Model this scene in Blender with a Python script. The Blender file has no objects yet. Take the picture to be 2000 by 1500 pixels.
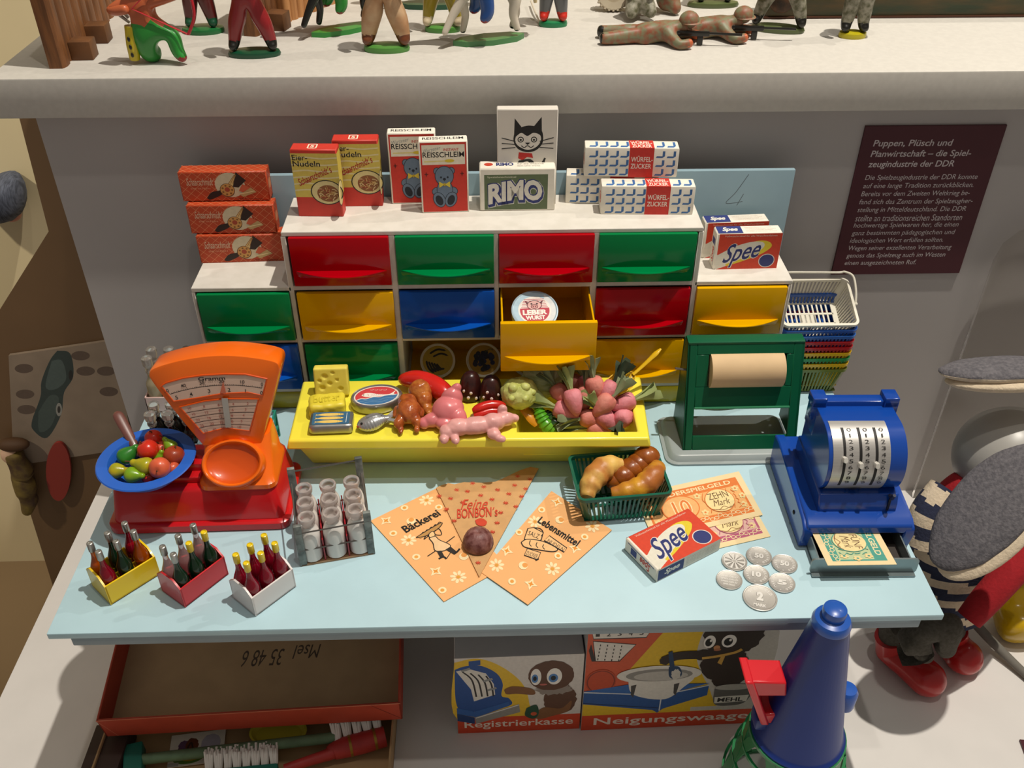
import bpy, bmesh, math, random
from mathutils import Vector as V, Matrix as MX, noise
random.seed(7)
S = bpy.context.scene; COL = S.collection; PI = math.pi

# ---------------------------------------------------------------- camera, world, lamps, exposure
FPX = 1840.3; PITCH, YAW, ROLL = 0.63921, -0.028414, 0.001286
CAM = V((-0.00332, -0.34097, 0.42020))
_cp, _sp = math.cos(PITCH), math.sin(PITCH)
_M = MX(((1, 0, 0), (0, _sp, _cp), (0, _cp, -_sp)))                     # right, up, forward
_Z = MX(((math.cos(YAW), -math.sin(YAW), 0), (math.sin(YAW), math.cos(YAW), 0), (0, 0, 1)))
_R = MX(((math.cos(ROLL), math.sin(ROLL), 0), (-math.sin(ROLL), math.cos(ROLL), 0), (0, 0, 1)))
W2C = _R @ _M @ _Z.transposed(); C2W = W2C.transposed()
cd = bpy.data.cameras.new('camera'); co = bpy.data.objects.new('camera', cd); COL.objects.link(co)
cd.sensor_width = 36; cd.lens = 36 * FPX / 2000; cd.clip_start = 0.01; cd.clip_end = 50
_r, _u, _f = C2W.col[0], C2W.col[1], C2W.col[2]
co.matrix_world = MX(((_r.x, _u.x, -_f.x, CAM.x), (_r.y, _u.y, -_f.y, CAM.y), (_r.z, _u.z, -_f.z, CAM.z), (0, 0, 0, 1)))
S.camera = co
S.view_settings.view_transform = 'Standard'; S.view_settings.look = 'None'
S.view_settings.exposure = 0.0; S.view_settings.gamma = 1; S.view_settings.use_curve_mapping = False
wd = bpy.data.worlds.new('room'); S.world = wd; wd.use_nodes = True
wd.node_tree.nodes['Background'].inputs[0].default_value = (1.0, 0.90, 0.80, 1)
wd.node_tree.nodes['Background'].inputs[1].default_value = 0.21
def spot(name, loc, aim, power, size, radius, col):
    l = bpy.data.lights.new(name, 'SPOT'); l.energy = power; l.spot_size = math.radians(size); l.spot_blend = 0.6
    l.shadow_soft_size = radius; l.color = col
    o = bpy.data.objects.new(name, l); COL.objects.link(o); o.location = loc
    o.rotation_euler = (V(aim) - V(loc)).to_track_quat('-Z', 'Y').to_euler()
    return o
spot('ceiling_spotlight', (0.42, 0.10, 1.75), (-0.04, 0.06, 0), 106, 54, 0.014, (1, 0.93, 0.82))
spot('ceiling_spotlight', (0.15, -0.22, 1.9), (0, 0.05, 0), 15, 52, 0.02, (1, 0.93, 0.83))
spot('ceiling_spotlight', (1.0, 0.52, 1.25), (0, 0.46, 0.2), 20, 46, 0.010, (1, 0.93, 0.82))

spot('added_wall_spot', (-1.1, -.3, 1.3), (-.75, .62, .15), 55, 44, 0.03, (1, 0.90, 0.72))  # added lamp that brightens the cream wall on the left
def ray(px, py):
    return C2W @ V(((px - 1000) / FPX, -(py - 750) / FPX, 1))
def K(px, py, z=0.0):                       # the point of the level z seen at a pixel of the photograph
    w = ray(px, py); return CAM + w * ((z - CAM.z) / w.z)
def KY(px, py, y):                          # the same on an upright plane
    w = ray(px, py); return CAM + w * ((y - CAM.y) / w.y)
def HG(A, py):                              # height above A at which the upright through A reaches row py
    w = W2C @ (V(A) - CAM); e = W2C @ V((0, 0, 1)); k = (750 - py) / FPX
    return (k * w.z - w.y) / (e.y - k * e.z)

# ---------------------------------------------------------------- materials
def lin(h):
    h = h.lstrip('#'); c = [int(h[i:i + 2], 16) / 255 for i in (0, 2, 4)]
    return tuple(x / 12.92 if x <= 0.04045 else ((x + 0.055) / 1.055) ** 2.4 for x in c)
_mats = {}
def mat(name, col, rough=0.5, metal=0.0, var=0.0, scale=60, bump=0.0, bscale=None, trans=0.0, ior=1.45, spec=0.5, coat=0.0, alpha=1.0, c2=None, stretch=None):
    if name in _mats: return _mats[name]
    m = bpy.data.materials.new(name); m.use_nodes = True; nt = m.node_tree; b = nt.nodes['Principled BSDF']
    c = lin(col)
    b.inputs['Base Color'].default_value = (*c, 1); b.inputs['Roughness'].default_value = rough; b.inputs['Metallic'].default_value = metal
    b.inputs['Transmission Weight'].default_value = trans; b.inputs['IOR'].default_value = ior
    b.inputs['Specular IOR Level'].default_value = spec; b.inputs['Coat Weight'].default_value = coat; b.inputs['Coat Roughness'].default_value = 0.08
    b.inputs['Alpha'].default_value = alpha
    if var or bump or c2:
        tc = nt.nodes.new('ShaderNodeTexCoord'); mp = nt.nodes.new('ShaderNodeMapping'); nt.links.new(tc.outputs['Object'], mp.inputs[0])
        if stretch: mp.inputs['Scale'].default_value = stretch
        if var or c2:
            n = nt.nodes.new('ShaderNodeTexNoise'); n.inputs['Scale'].default_value = scale; n.inputs['Detail'].default_value = 4
            nt.links.new(mp.outputs[0], n.inputs['Vector'])
            r = nt.nodes.new('ShaderNodeValToRGB'); nt.links.new(n.outputs['Fac'], r.inputs[0])
            d = lin(c2) if c2 else tuple(x * (1 - var) for x in c)
            r.color_ramp.elements[0].position = 0.36; r.color_ramp.elements[1].position = 0.64
            r.color_ramp.elements[0].color = (*d, 1); r.color_ramp.elements[1].color = (*(c if c2 else tuple(min(1, x * (1 + var)) for x in c)), 1)
            nt.links.new(r.outputs[0], b.inputs['Base Color'])
        if bump:
            n = nt.nodes.new('ShaderNodeTexNoise'); n.inputs['Scale'].default_value = bscale or scale * 3; n.inputs['Detail'].default_value = 3
            nt.links.new(mp.outputs[0], n.inputs['Vector'])
            k = nt.nodes.new('ShaderNodeBump'); k.inputs['Strength'].default_value = bump; k.inputs['Distance'].default_value = 0.001
            nt.links.new(n.outputs['Fac'], k.inputs['Height']); nt.links.new(k.outputs[0], b.inputs['Normal'])
    _mats[name] = m
    return m
def pl(name, col, rough=0.22, **k): return mat(name, col, rough, coat=k.pop('coat', 0.3), **k)   # glossy plastic
def ink(col): return mat('ink_' + col, col, 0.55, var=0.04, scale=400)                          # printed colours

# ---------------------------------------------------------------- mesh builder
def lerp(a, b, t): return a + (b - a) * t
def spl(P, n=8):                            # Catmull-Rom through tuples of any length
    P = [tuple(p) for p in P]; out = []
    Q = [P[0]] + P + [P[-1]]
    for i in range(1, len(Q) - 2):
        for k in range(n):
            t = k / n
            out.append(tuple(0.5 * (2 * b + (c - a) * t + (2 * a - 5 * b + 4 * c - d) * t * t + (3 * b - a - 3 * c + d) * t ** 3) for a, b, c, d in zip(Q[i - 1], Q[i], Q[i + 1], Q[i + 2])))
    out.append(P[-1]); return out
def rrect(x0, y0, x1, y1, r, n=5):
    out = []
    for cx, cy, a in ((x1 - r, y1 - r, 0), (x0 + r, y1 - r, 90), (x0 + r, y0 + r, 180), (x1 - r, y0 + r, 270)):
        for i in range(n + 1):
            t = math.radians(a + 90 * i / n); out.append((cx + r * math.cos(t), cy + r * math.sin(t)))
    return out
def circ(cx, cy, rx, ry=None, n=32, a0=0, a1=360):
    ry = rx if ry is None else ry; m = n if a1 - a0 >= 360 else n + 1
    return [(cx + rx * math.cos(math.radians(a0 + (a1 - a0) * i / n)), cy + ry * math.sin(math.radians(a0 + (a1 - a0) * i / n))) for i in range(m)]
_tx = {}
def glyphs(s, bold=0.0, shear=0.0):
    k = (s, bold, shear)
    if k not in _tx:
        c = bpy.data.curves.new('t', 'FONT'); c.body = s; c.offset = bold; c.shear = shear; c.resolution_u = 3; c.fill_mode = 'FRONT'
        o = bpy.data.objects.new('t', c); me = o.to_mesh()
        vs = [(v.co.x, v.co.y) for v in me.vertices]; fs = [tuple(p.vertices) for p in me.polygons]
        o.to_mesh_clear(); bpy.data.objects.remove(o); bpy.data.curves.remove(c)
        x0 = min(v[0] for v in vs); x1 = max(v[0] for v in vs); y0 = min(v[1] for v in vs); y1 = max(v[1] for v in vs)
        _tx[k] = ([((x - x0) / (x1 - x0), (y - y0) / (y1 - y0)) for x, y in vs], fs, x1 - x0, y1 - y0)
    return _tx[k]
class M:
    def __init__(s, X=None): s.v = []; s.f = []; s.i = []; s.ms = []; s.X = X or MX()
    def mi(s, m):
        if m not in s.ms: s.ms.append(m)
        return s.ms.index(m)
    def add(s, vs, fs, m, X=None):
        X = s.X @ X if X else s.X; o = len(s.v); s.v += [X @ V(p) for p in vs]
        k = s.mi(m) if not callable(m) else None
        for f in fs:
            s.f.append([a + o for a in f])
            s.i.append(k if k is not None else s.mi(m(sum((V(vs[a]) for a in f), V()) / len(f))))
        return s
    def box(s, lo, hi, m, r=0.0, X=None, seg=2):
        x0, y0, z0 = lo; x1, y1, z1 = hi
        if r <= 0:
            return s.add([(x0, y0, z0), (x1, y0, z0), (x1, y1, z0), (x0, y1, z0), (x0, y0, z1), (x1, y0, z1), (x1, y1, z1), (x0, y1, z1)],
                         [(3, 2, 1, 0), (4, 5, 6, 7), (0, 1, 5, 4), (1, 2, 6, 5), (2, 3, 7, 6), (3, 0, 4, 7)], m, X)
        b = bmesh.new(); bmesh.ops.create_cube(b, size=1)
        for v in b.verts: v.co = V((lerp(x0, x1, v.co.x + .5), lerp(y0, y1, v.co.y + .5), lerp(z0, z1, v.co.z + .5)))
        bmesh.ops.bevel(b, geom=list(b.edges), offset=r, segments=seg, profile=0.5, affect='EDGES')
        b.verts.index_update(); vs = [tuple(v.co) for v in b.verts]; fs = [[v.index for v in f.verts] for f in b.faces]; b.free()
        return s.add(vs, fs, m, X)
    def prism(s, P, z0, z1, m, X=None, mtop=None):
        n = len(P); a = sum(P[i][0] * P[(i + 1) % n][1] - P[(i + 1) % n][0] * P[i][1] for i in range(n))
        if a < 0: P = P[::-1]
        vs = [(x, y, z0) for x, y in P] + [(x, y, z1) for x, y in P]
        s.add(vs, [list(range(n))[::-1]] + [(i, (i + 1) % n, n + (i + 1) % n, n + i) for i in range(n)], m, X)
        return s.add([(x, y, z1) for x, y in P], [list(range(n))], mtop or m, X)
    def loft(s, rings, m, cap0=True, cap1=True, closed=True, X=None):
        n = len(rings[0]); vs = [p for r in rings for p in r]; fs = []
        for j in range(len(rings) - 1):
            for i in range(n if closed else n - 1):
                a, b = j * n + i, j * n + (i + 1) % n; fs.append((a, b, b + n, a + n))
        if cap0: fs.append(list(range(n))[::-1])
        if cap1: fs.append([(len(rings) - 1) * n + i for i in range(n)])
        return s.add(vs, fs, m, X)
    def lathe(s, prof, m, n=28, X=None, cap0=True, cap1=True, sx=1, sy=1):
        return s.loft([[(max(r, 1e-5) * math.cos(2 * PI * i / n) * sx, max(r, 1e-5) * math.sin(2 * PI * i / n) * sy, z) for i in range(n)] for r, z in prof], m, cap0, cap1, X=X)
    def tube(s, P, r, m, n=8, X=None, cap=True, flat=1.0, closed=False):
        P = [V(p[:3]) for p in P]; rr = [r] * len(P) if not hasattr(r, '__len__') else list(r); rings = []; up = None
        for i, p in enumerate(P):
            t = (P[(i + 1) % len(P)] - P[i - 1]) if closed else (P[min(i + 1, len(P) - 1)] - P[max(i - 1, 0)])
            t = t.normalized() if t.length > 1e-9 else V((0, 0, 1))
            if up is None: up = V((0, 0, 1)) if abs(t.z) < 0.9 else V((0, 1, 0))
            a = t.cross(up).normalized(); up = a.cross(t).normalized()
            rings.append([tuple(p + a * math.cos(2 * PI * k / n) * rr[i] + up * math.sin(2 * PI * k / n) * rr[i] * flat) for k in range(n)])
        if closed: rings.append(rings[0]); cap = False
        return s.loft(rings, m, cap, cap, X=X)
    def ball(s, c, r, m, nu=20, nv=12, fn=None, X=None):
        r = (r, r, r) if not hasattr(r, '__len__') else r; rings = []
        for j in range(nv + 1):
            th = max(0.02, min(PI - 0.02, PI * j / nv)); ring = []
            for i in range(nu):
                ph = 2 * PI * i / nu; d = V((math.sin(th) * math.cos(ph), math.sin(th) * math.sin(ph), -math.cos(th))); k = fn(d) if fn else 1
                ring.append((c[0] + d.x * r[0] * k, c[1] + d.y * r[1] * k, c[2] + d.z * r[2] * k))
            rings.append(ring)
        return s.loft(rings, m, X=X)
    def skin(s, J, E, m, sub=2, X=None):     # joints (x,y,z,r), edges: one continuous skinned body
        me = bpy.data.meshes.new('k'); me.from_pydata([j[:3] for j in J], E, []); o = bpy.data.objects.new('k', me); COL.objects.link(o)
        md = o.modifiers.new('s', 'SKIN'); md.use_smooth_shade = True; md.branch_smoothing = 0.4
        for d, j in zip(me.skin_vertices[0].data, J):
            rr = j[3] if hasattr(j[3], '__len__') else (j[3], j[3]); d.radius = (rr[0] * 1.22, rr[1] * 1.22)
        me.skin_vertices[0].data[0].use_root = True
        if sub: o.modifiers.new('u', 'SUBSURF').levels = sub
        e = o.evaluated_get(bpy.context.evaluated_depsgraph_get()); q = e.to_mesh()
        vs = [tuple(v.co) for v in q.vertices]; fs = [tuple(p.vertices) for p in q.polygons]; e.to_mesh_clear()
        bpy.data.objects.remove(o); bpy.data.meshes.remove(me)
        return s.add(vs, fs, m, X)
    def build(s, name, parent=None, bev=0.0, seg=2, sub=0, ang=40, label=None, kind=None):
        me = bpy.data.meshes.new(name); me.from_pydata([tuple(v) for v in s.v], [], s.f)
        for m in s.ms: me.materials.append(m)
        me.polygons.foreach_set('material_index', s.i); me.polygons.foreach_set('use_smooth', [True] * len(s.f)); me.update()
        me.set_sharp_from_angle(angle=math.radians(ang))
        o = bpy.data.objects.new(name, me); COL.objects.link(o); o.parent = parent
        if bev:
            b = o.modifiers.new('b', 'BEVEL'); b.width = bev; b.segments = seg; b.limit_method = 'ANGLE'; b.angle_limit = math.radians(40)
        if sub: u = o.modifiers.new('u', 'SUBSURF'); u.levels = u.render_levels = sub
        if label: o['label'] = label
        if kind: o['kind'] = kind
        return o
def tag(o, label, cat=None, group=None, kind=None):
    o['label'] = label
    if cat: o['category'] = cat
    if group: o['group'] = group
    if kind: o['kind'] = kind
    return o
def thing(name, label, cat, loc=(0, 0, 0), rz=0.0, group=None, rot=None):
    o = bpy.data.objects.new(name, None); COL.objects.link(o); o.empty_display_size = 0.01
    o.location = loc; o.rotation_euler = rot or (0, 0, rz); return tag(o, label, cat, group)
def copy_thing(o, loc=None, rot=None, label=None, scale=None):
    c = o.copy(); COL.objects.link(c)
    if loc is not None: c.location = loc
    if rot is not None: c.rotation_euler = rot
    if scale is not None: c.scale = scale if hasattr(scale, '__len__') else (scale,) * 3
    if label: c['label'] = label
    for ch in [x for x in S.objects if x.parent == o]:
        d = ch.copy(); COL.objects.link(d); d.parent = c
        for g in [x for x in S.objects if x.parent == ch]:
            e = g.copy(); COL.objects.link(e); e.parent = d
    return c
def TR(x=0, y=0, z=0): return MX.Translation((x, y, z))
def RT(ax, deg): return MX.Rotation(math.radians(deg), 4, ax)

# ---------------------------------------------------------------- printing on a surface: shapes in 0..1 coordinates of a face
class G:
    def __init__(s, m, fn, step=5e-6, a=1.0): s.m = m; s.fn = fn; s.k = 0; s.step = step; s.a = a   # a = width / height of the face
    def put(s, P, F, mt):
        s.k += 1; s.m.add([s.fn(u, v, s.k * s.step) for u, v in P], F, mt); return s
    def poly(s, P, mt, c=None):
        a = sum(P[i][0] * P[(i + 1) % len(P)][1] - P[(i + 1) % len(P)][0] * P[i][1] for i in range(len(P)))
        if a < 0: P = P[::-1]
        return s.put(P, [list(range(len(P)))], ink(mt) if isinstance(mt, str) else mt)
    def rect(s, x0, y0, x1, y1, mt): return s.poly([(x0, y0), (x1, y0), (x1, y1), (x0, y1)], mt)
    def grid(s, x0, y0, x1, y1, mt, n=10):
        P = []; F = []
        for i in range(n + 1):
            v = lerp(y0, y1, i / n); P += [(x0, v), (x1, v)]
            if i: F.append((2 * i - 2, 2 * i - 1, 2 * i + 1, 2 * i))
        return s.put(P, F, ink(mt) if isinstance(mt, str) else mt)
    def ell(s, cx, cy, rx, ry, mt, n=28, rot=0):
        c, q = math.cos(math.radians(rot)), math.sin(math.radians(rot))
        return s.poly([(cx + (x * c - y * q / s.a), cy + (x * q * s.a + y * c)) for x, y in circ(0, 0, rx, ry, n)], mt)
    def line(s, P, w, mt, closed=False):      # w in units of face height
        n = len(P); L = []; R = []
        for i in range(n):
            a = P[(i - 1) % n] if closed else P[max(i - 1, 0)]; b = P[(i + 1) % n] if closed else P[min(i + 1, n - 1)]
            d = V(((b[0] - a[0]) * s.a, b[1] - a[1])); d = d.normalized() if d.length > 1e-9 else V((1, 0))
            ww = (w[i] if hasattr(w, '__len__') else w) / 2
            L.append((P[i][0] - d.y * ww / s.a, P[i][1] + d.x * ww)); R.append((P[i][0] + d.y * ww / s.a, P[i][1] - d.x * ww))
        F = [(i, n + i, n + (i + 1) % n, (i + 1) % n) for i in range(n if closed else n - 1)]
        return s.put(L + R, F, ink(mt) if isinstance(mt, str) else mt)
    def ring(s, cx, cy, rx, ry, w, mt, n=28): return s.line(circ(cx, cy, rx, ry, n), w, mt, True)
    def curve(s, P, w, mt, n=6, closed=False):
        Q = spl(list(P) + ([P[0]] if closed else []), n)
        return s.line(Q[:-1] if closed else Q, w, mt, closed)
    def blob(s, P, mt, n=6): return s.poly(spl(list(P) + [P[0]], n)[:-1], mt)
    def text(s, t, x0, y0, x1, y1, mt, shear=0.0, bold=0.0, warp=None, flip=False):
        vs, fs, _, _ = glyphs(t, bold, shear); P = []
        for u, v in vs:
            if flip: u, v = 1 - u, 1 - v
            p = (lerp(x0, x1, u), lerp(y0, y1, v)); P.append(warp(*p) if warp else p)
        return s.put(P, fs, ink(mt) if isinstance(mt, str) else mt)
    def rtext(s, t, cx, cy, w, h, deg, mt, **k):   # turned text; w in face widths, h in face heights
        c, q = math.cos(math.radians(deg)), math.sin(math.radians(deg)); a = s.a
        def wp(x, y):
            X, Y = x * a, y
            return (cx + (X * c - Y * q) / a, cy + X * q + Y * c)
        return s.text(t, -w / 2, -h / 2, w / 2, h / 2, mt, warp=wp, **k)
def quadface(A, B, D, lift=0.0):              # face with corner A, B along u and D along v (Vectors); normal u x v
    A, B, D = V(A), V(B), V(D); U = B - A; W = D - A; N = U.cross(W).normalized()
    f = lambda u, v, k: tuple(A + U * u + W * v + N * (k + lift))
    return f, U.length / W.length
def bil(A, B, C, D, z):                        # bilinear patch over four corners of a lying sheet
    A, B, C, D = map(V, (A, B, C, D))
    def f(u, v, k):
        p = A * (1 - u) * (1 - v) + B * u * (1 - v) + C * u * v + D * (1 - u) * v; return (p.x, p.y, z + k)
    return f
# ---------------------------------------------------------------- setting
ZF = -0.16; ZU = 0.2205; YW = 0.27
white = mat('white_paint', '#dedad6', 0.55, var=0.02, scale=30, bump=0.02, bscale=900)
greyw = mat('grey_white_board', '#b4afad', 0.6, var=0.02, scale=12, bump=0.02, bscale=700)
dusty = mat('dusty_white_board', '#c6c2ba', 0.6, var=.03, scale=260)
m = M(); m.box((-.3566, -.45, ZF - .03), (1.1, YW + .04, ZF), white, .001); tag(m.build('floor'), 'white lower display platform', kind='structure')
m = M(); m.box((-.30, YW, ZF), (1.1, YW + .03, .194), greyw); tag(m.build('wall_back'), 'grey upright back panel of the display', kind='structure')
yf = .257; xl = K(0, 130, ZU).x
m = M(); m.box((xl, yf, .1945), (1.1, .80, ZU), dusty, .0012); tag(m.build('floor_upper'), 'white upper display platform with thick front edge', kind='structure')
tan = mat('tan_wall', '#8d7657', 0.8, var=0.05, scale=3); cream = mat('cream_wall', '#d9c9a2', 0.7, var=0.04, scale=4); brown = mat('wall_shade_brown', '#6b5238', 0.5, var=0.12, scale=5)  # the brown stands in for shade on the cream wall
m = M(); m.box((-1.6, .62, -.9), (.3, .66, 1.2), cream); tag(m.build('wall_left'), 'cream wall beyond the display', kind='structure')
m = M(); m.box((-1.5, .0, -.62), (-.3, .62, -.60), tan); tag(m.build('floor_room'), 'tan room floor beside the display', kind='structure')
# ---------------------------------------------------------------- toy shop counter and cabinet
ltb = mat('light_blue_paint', '#b3d2dc', 0.45, var=0.03, scale=25, bump=0.03, bscale=600)
t = thing('shop_counter', 'light blue painted toy shop counter with cabinet and goods on top', 'table', (0, .12, ZF))
def rel(o, p): return V(p) - o.location
m = M(TR(0, -.12, -ZF)); m.box((-.25, 0, -.0045), (.25, .2545, 0), ltb, .0006); m.build('tabletop', t)
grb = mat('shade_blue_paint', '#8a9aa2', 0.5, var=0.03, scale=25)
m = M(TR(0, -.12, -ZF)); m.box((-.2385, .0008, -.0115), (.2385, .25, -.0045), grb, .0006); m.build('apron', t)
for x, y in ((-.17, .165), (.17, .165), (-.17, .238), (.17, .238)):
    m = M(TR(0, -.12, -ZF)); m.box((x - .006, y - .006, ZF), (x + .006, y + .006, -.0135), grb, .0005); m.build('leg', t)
m = M(TR(0, -.12, -ZF)); m.box((-.205, .2500, 0), (.205, .2540, .157), mat('backboard_blue_shaded', '#8fa9b4', .5, var=.04, scale=25), .0005)  # counter's blue darkened, the board's shade is put into the colour
g = G(m, lambda u, v, k: (.13 + u * .07, .2500 - k, .10 + v * .057), a=.07 / .057)
g.curve([(.62, .95), (.52, .72), (.44, .58), (.60, .60)], .008, '#5a666c'); g.curve([(.60, .70), (.55, .55)], .008, '#5a666c'); m.build('backboard', t)

cw = mat('cabinet_white', '#d9d4cb', 0.6, c2='#d1ccc2', scale=110, bump=0.05, bscale=400)
YC = .198; YB = .2486; ZT = .1412; ZWG = .1012
cab = thing('drawer_cabinet', 'white toy shop cabinet with red, green, yellow and blue drawers', 'cabinet', (0, YC, .0004))
CX = [-.1970, -.1335, -.0650, .0015, .0675, .1345, .1970]     # dividers
m = M(TR(0, -YC, 0)); w = .0011
def bd(a, b): m.box(a, b, cw, .0004, seg=1)
bd((-.1345, YC, ZT - .0030), (.1345, YB, ZT)); bd((-.1990, YC, ZWG - .0030), (-.1335, YB, ZWG)); bd((.1335, YC, ZWG - .0030), (.1990, YB, ZWG))
bd((-.1990, YB - .003, 0), (.1990, YB, .098)); bd((-.1335, YB - .003, .09), (.1335, YB, ZT - .003))
for x in (-.1980, .1980): bd((x - .0011, YC, 0), (x + .0011, YB - .003, ZWG - .003))
for x in (-.1335, .1335): bd((x - .0016, YC, 0), (x + .0016, YB - .003, ZT - .003))
bd((-.0670, YC, 0), (-.0630, YB - .003, ZT - .003)); bd((.0640, YC, 0), (.0680, YB - .003, ZT - .003)); bd((.0000, YC, .0580), (.0032, YB - .003, ZT - .003))
for z in (.1000, .0585, .0165): bd((-.1990 if z < .09 else -.1335, YC + .0004, z - .0017), (.1990 if z < .09 else .1335, YB - .003, z + .0017))
m.build('carcass', cab)
DC = {'r': pl('drawer_red', '#a8000f', .14, coat=0, spec=.28), 'g': pl('drawer_green', '#00793f', .14, coat=0, spec=.28), 'y': pl('drawer_yellow', '#e0a800', .14, coat=0, spec=.28), 'b': pl('drawer_blue', '#0b4fae', .14, coat=0, spec=.28)}
def front(x0, x1, z0, z1, c, y=YC, name='drawer', parent=cab, deep=.0026):
    m = M(TR(0, -YC, 0)); m.box((x0, y - deep, z0), (x1, y + .001, z1), DC[c], .0007, seg=2); d = m.build(name, parent)
    m = M(TR(0, -YC, 0)); zh = z0 + (z1 - z0) * .31; h = []
    wdt = (x1 - x0) - .003; cx = (x0 + x1) / 2
    def arc(dep, z, s=1.0): return [(cx + wdt / 2 * s * tt, y - deep + .0006 - dep * (1 - tt * tt), z) for tt in [i / 12 - 1 for i in range(25)]] + [(cx + wdt / 2, y - deep + .0008, z), (cx - wdt / 2, y - deep + .0008, z)]
    m.loft([arc(.0010, zh - .0046), arc(.0060, zh - .0026), arc(.0090, zh - .0008), arc(.0096, zh + .0002), arc(.0094, zh + .0006), arc(.0084, zh + .0006)], DC[c]); m.build('handle', d, ang=30)
    return d
R1, R2, R3 = (.1030, .1382), (.0605, .0975), (.0192, .0562); X4 = [(-.1303, -.0668), (-.0628, .0002), (.0034, .0648), (.0678, .1308)]
XL, XR = (-.1958, -.1352), (.1352, .1958)
for i, c in enumerate('rgrg'): front(*X4[i], *R1, c)
for (a, b), c in ((XL, 'g'), (X4[0], 'y'), (X4[1], 'b'), (X4[3], 'r'), (XR, 'y')): front(a, b, *R2, c)
for (a, b), c in ((XL, 'b'), (X4[0], 'g'), (X4[3], 'y'), (XR, 'y')): front(a, b, *R3, c)
# the pulled-out yellow drawer
YO = K(1070, 628, R2[1]).y
d = front(*X4[2], *R2, 'y', y=YO); x0, x1 = X4[2]
m = M(TR(0, -YC, 0)); zt = R2[1] - .004
for xx in (x0 + .0008, x1 - .0020): m.box((xx, YO, R2[0] + .002), (xx + .0012, YB - .006, zt), DC['y'], .0003, seg=1)
m.box((x0 + .001, YO, R2[0] + .002), (x1 - .001, YB - .006, R2[0] + .0032), DC['y']); m.box((x0 + .001, YB - .0072, R2[0] + .002), (x1 - .001, YB - .006, zt), DC['y']); m.build('drawer_box', d)
oly = pl('olive_yellow_plastic', '#a99a10', .3)
m = M(TR(0, -YC, 0)); m.box((-.061, YC + .004, .0185), (.062, YB - .006, .0205), DC['y'], .0003); m.box((-.061, YB - .0075, .0185), (.062, YB - .006, .030), DC['y'], .0003); m.build('tray', cab)
m = M(TR(0, -YC, 0)); m.box((-.1955, YC + .0006, .0005), (.1955, YC + .003, .0146), oly, .0004); m.build('plinth', cab)
# ---------------------------------------------------------------- cartons on the cabinet
card = mat('carton_white', '#e6e0d2', 0.6, var=0.03, scale=200)
def faces(m, w, d, h):
    return (G(m, lambda u, v, k: (u * w, -k, v * h), a=w / h), G(m, lambda u, v, k: (u * w, v * d, h + k), a=w / d),
            G(m, lambda u, v, k: (w + k, u * d, v * h), a=d / h), G(m, lambda u, v, k: (-k, (1 - u) * d, v * h), a=d / h))
def put(m, name, A, B, label, cat, group=None, rot=None):
    o = m.build(name); A, B = V(A), V(B); o.location = A; o.rotation_euler = rot or (0, 0, math.atan2(B.y - A.y, B.x - A.x)); return tag(o, label, cat, group)
def again(o, A, B, label, rot=None):
    A, B = V(A), V(B); return copy_thing(o, A, rot or (0, 0, math.atan2(B.y - A.y, B.x - A.x)), label)
Z1, Z2 = ZT + .0002, ZWG + .0002
RED = '#c93a28'; NAVY = '#27306b'; BLK = '#1c1a1a'; CRM = '#e8dfc8'; YEL = '#d9c24a'
def noodles(g, wide):
    g.rect(0, .30, 1, .945, '#d3bd58')
    for i in range(6): g.curve([(0, .40 + i * .095), (.3, .415 + i * .095), (.65, .395 + i * .095), (1, .41 + i * .095)], .022, '#ddd09a')
    if wide:
        g.text('Eier-', .03, .845, .36, .925, BLK, bold=.012); g.text('Nudeln', .03, .755, .62, .835, BLK, bold=.012)
        g.rtext('Schaarschmidt´s', .47, .62, .82, .105, 24, '#a81f26', shear=.35, bold=.01)
        g.line([(.12, .475), (.24, .52), (.40, .58)], .008, '#a81f26')
    g.ell(.70 if wide else -.1, .375, .36, .185, '#26231f', rot=-3); g.ell(.70 if wide else -.1, .375, .335, .172, '#d9c98f', rot=-3)
    if wide:
        g.ell(.72, .36, .24, .125, '#8c5a33'); rnd = random.Random(3)
        for i in range(38):
            a, r = rnd.random() * 6.28, rnd.random() ** .5; x, y, b = .72 + .2 * r * math.cos(a), .36 + .1 * r * math.sin(a), rnd.random() * 6.28
            g.curve([(x - .07 * math.cos(b), y - .03 * math.sin(b)), (x, y + .012), (x + .07 * math.cos(b), y + .03 * math.sin(b))], .010, rnd.choice(['#d8b878', '#e6cf9c', '#b98a4e', '#9c3f2b']), n=3)
m = M(); w, d, h = .0292, .0105, .046; m.box((0, 0, 0), (w, d, h), mat('carton_red', '#c8382b', .5, var=.05, scale=150), .0006, seg=1)
F, T, Rr, Lf = faces(m, w, d, h); noodles(F, 1); Rr.rect(0, .30, 1, .945, '#cdb650'); Rr.ell(0, .375, .7, .185, '#26231f'); Rr.ell(0, .375, .62, .172, '#d9c98f'); Lf.rect(0, .30, 1, .945, '#cdb650')
T.line(rrect(.37, .22, .55, .82, .05), .08, CRM, True); T.text('S', .42, .35, .50, .70, CRM, bold=.03)
NG = 'noodle cartons on the cabinet'
e1 = put(m, 'noodle_carton', K(584, 423, Z1), K(678, 424, Z1), 'red and yellow noodle carton in front, showing a whole plate of noodles', 'carton', NG)
again(e1, K(662, 404, Z1), K(748, 403, Z1), 'red and yellow noodle carton half hidden behind the other noodle carton')
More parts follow.
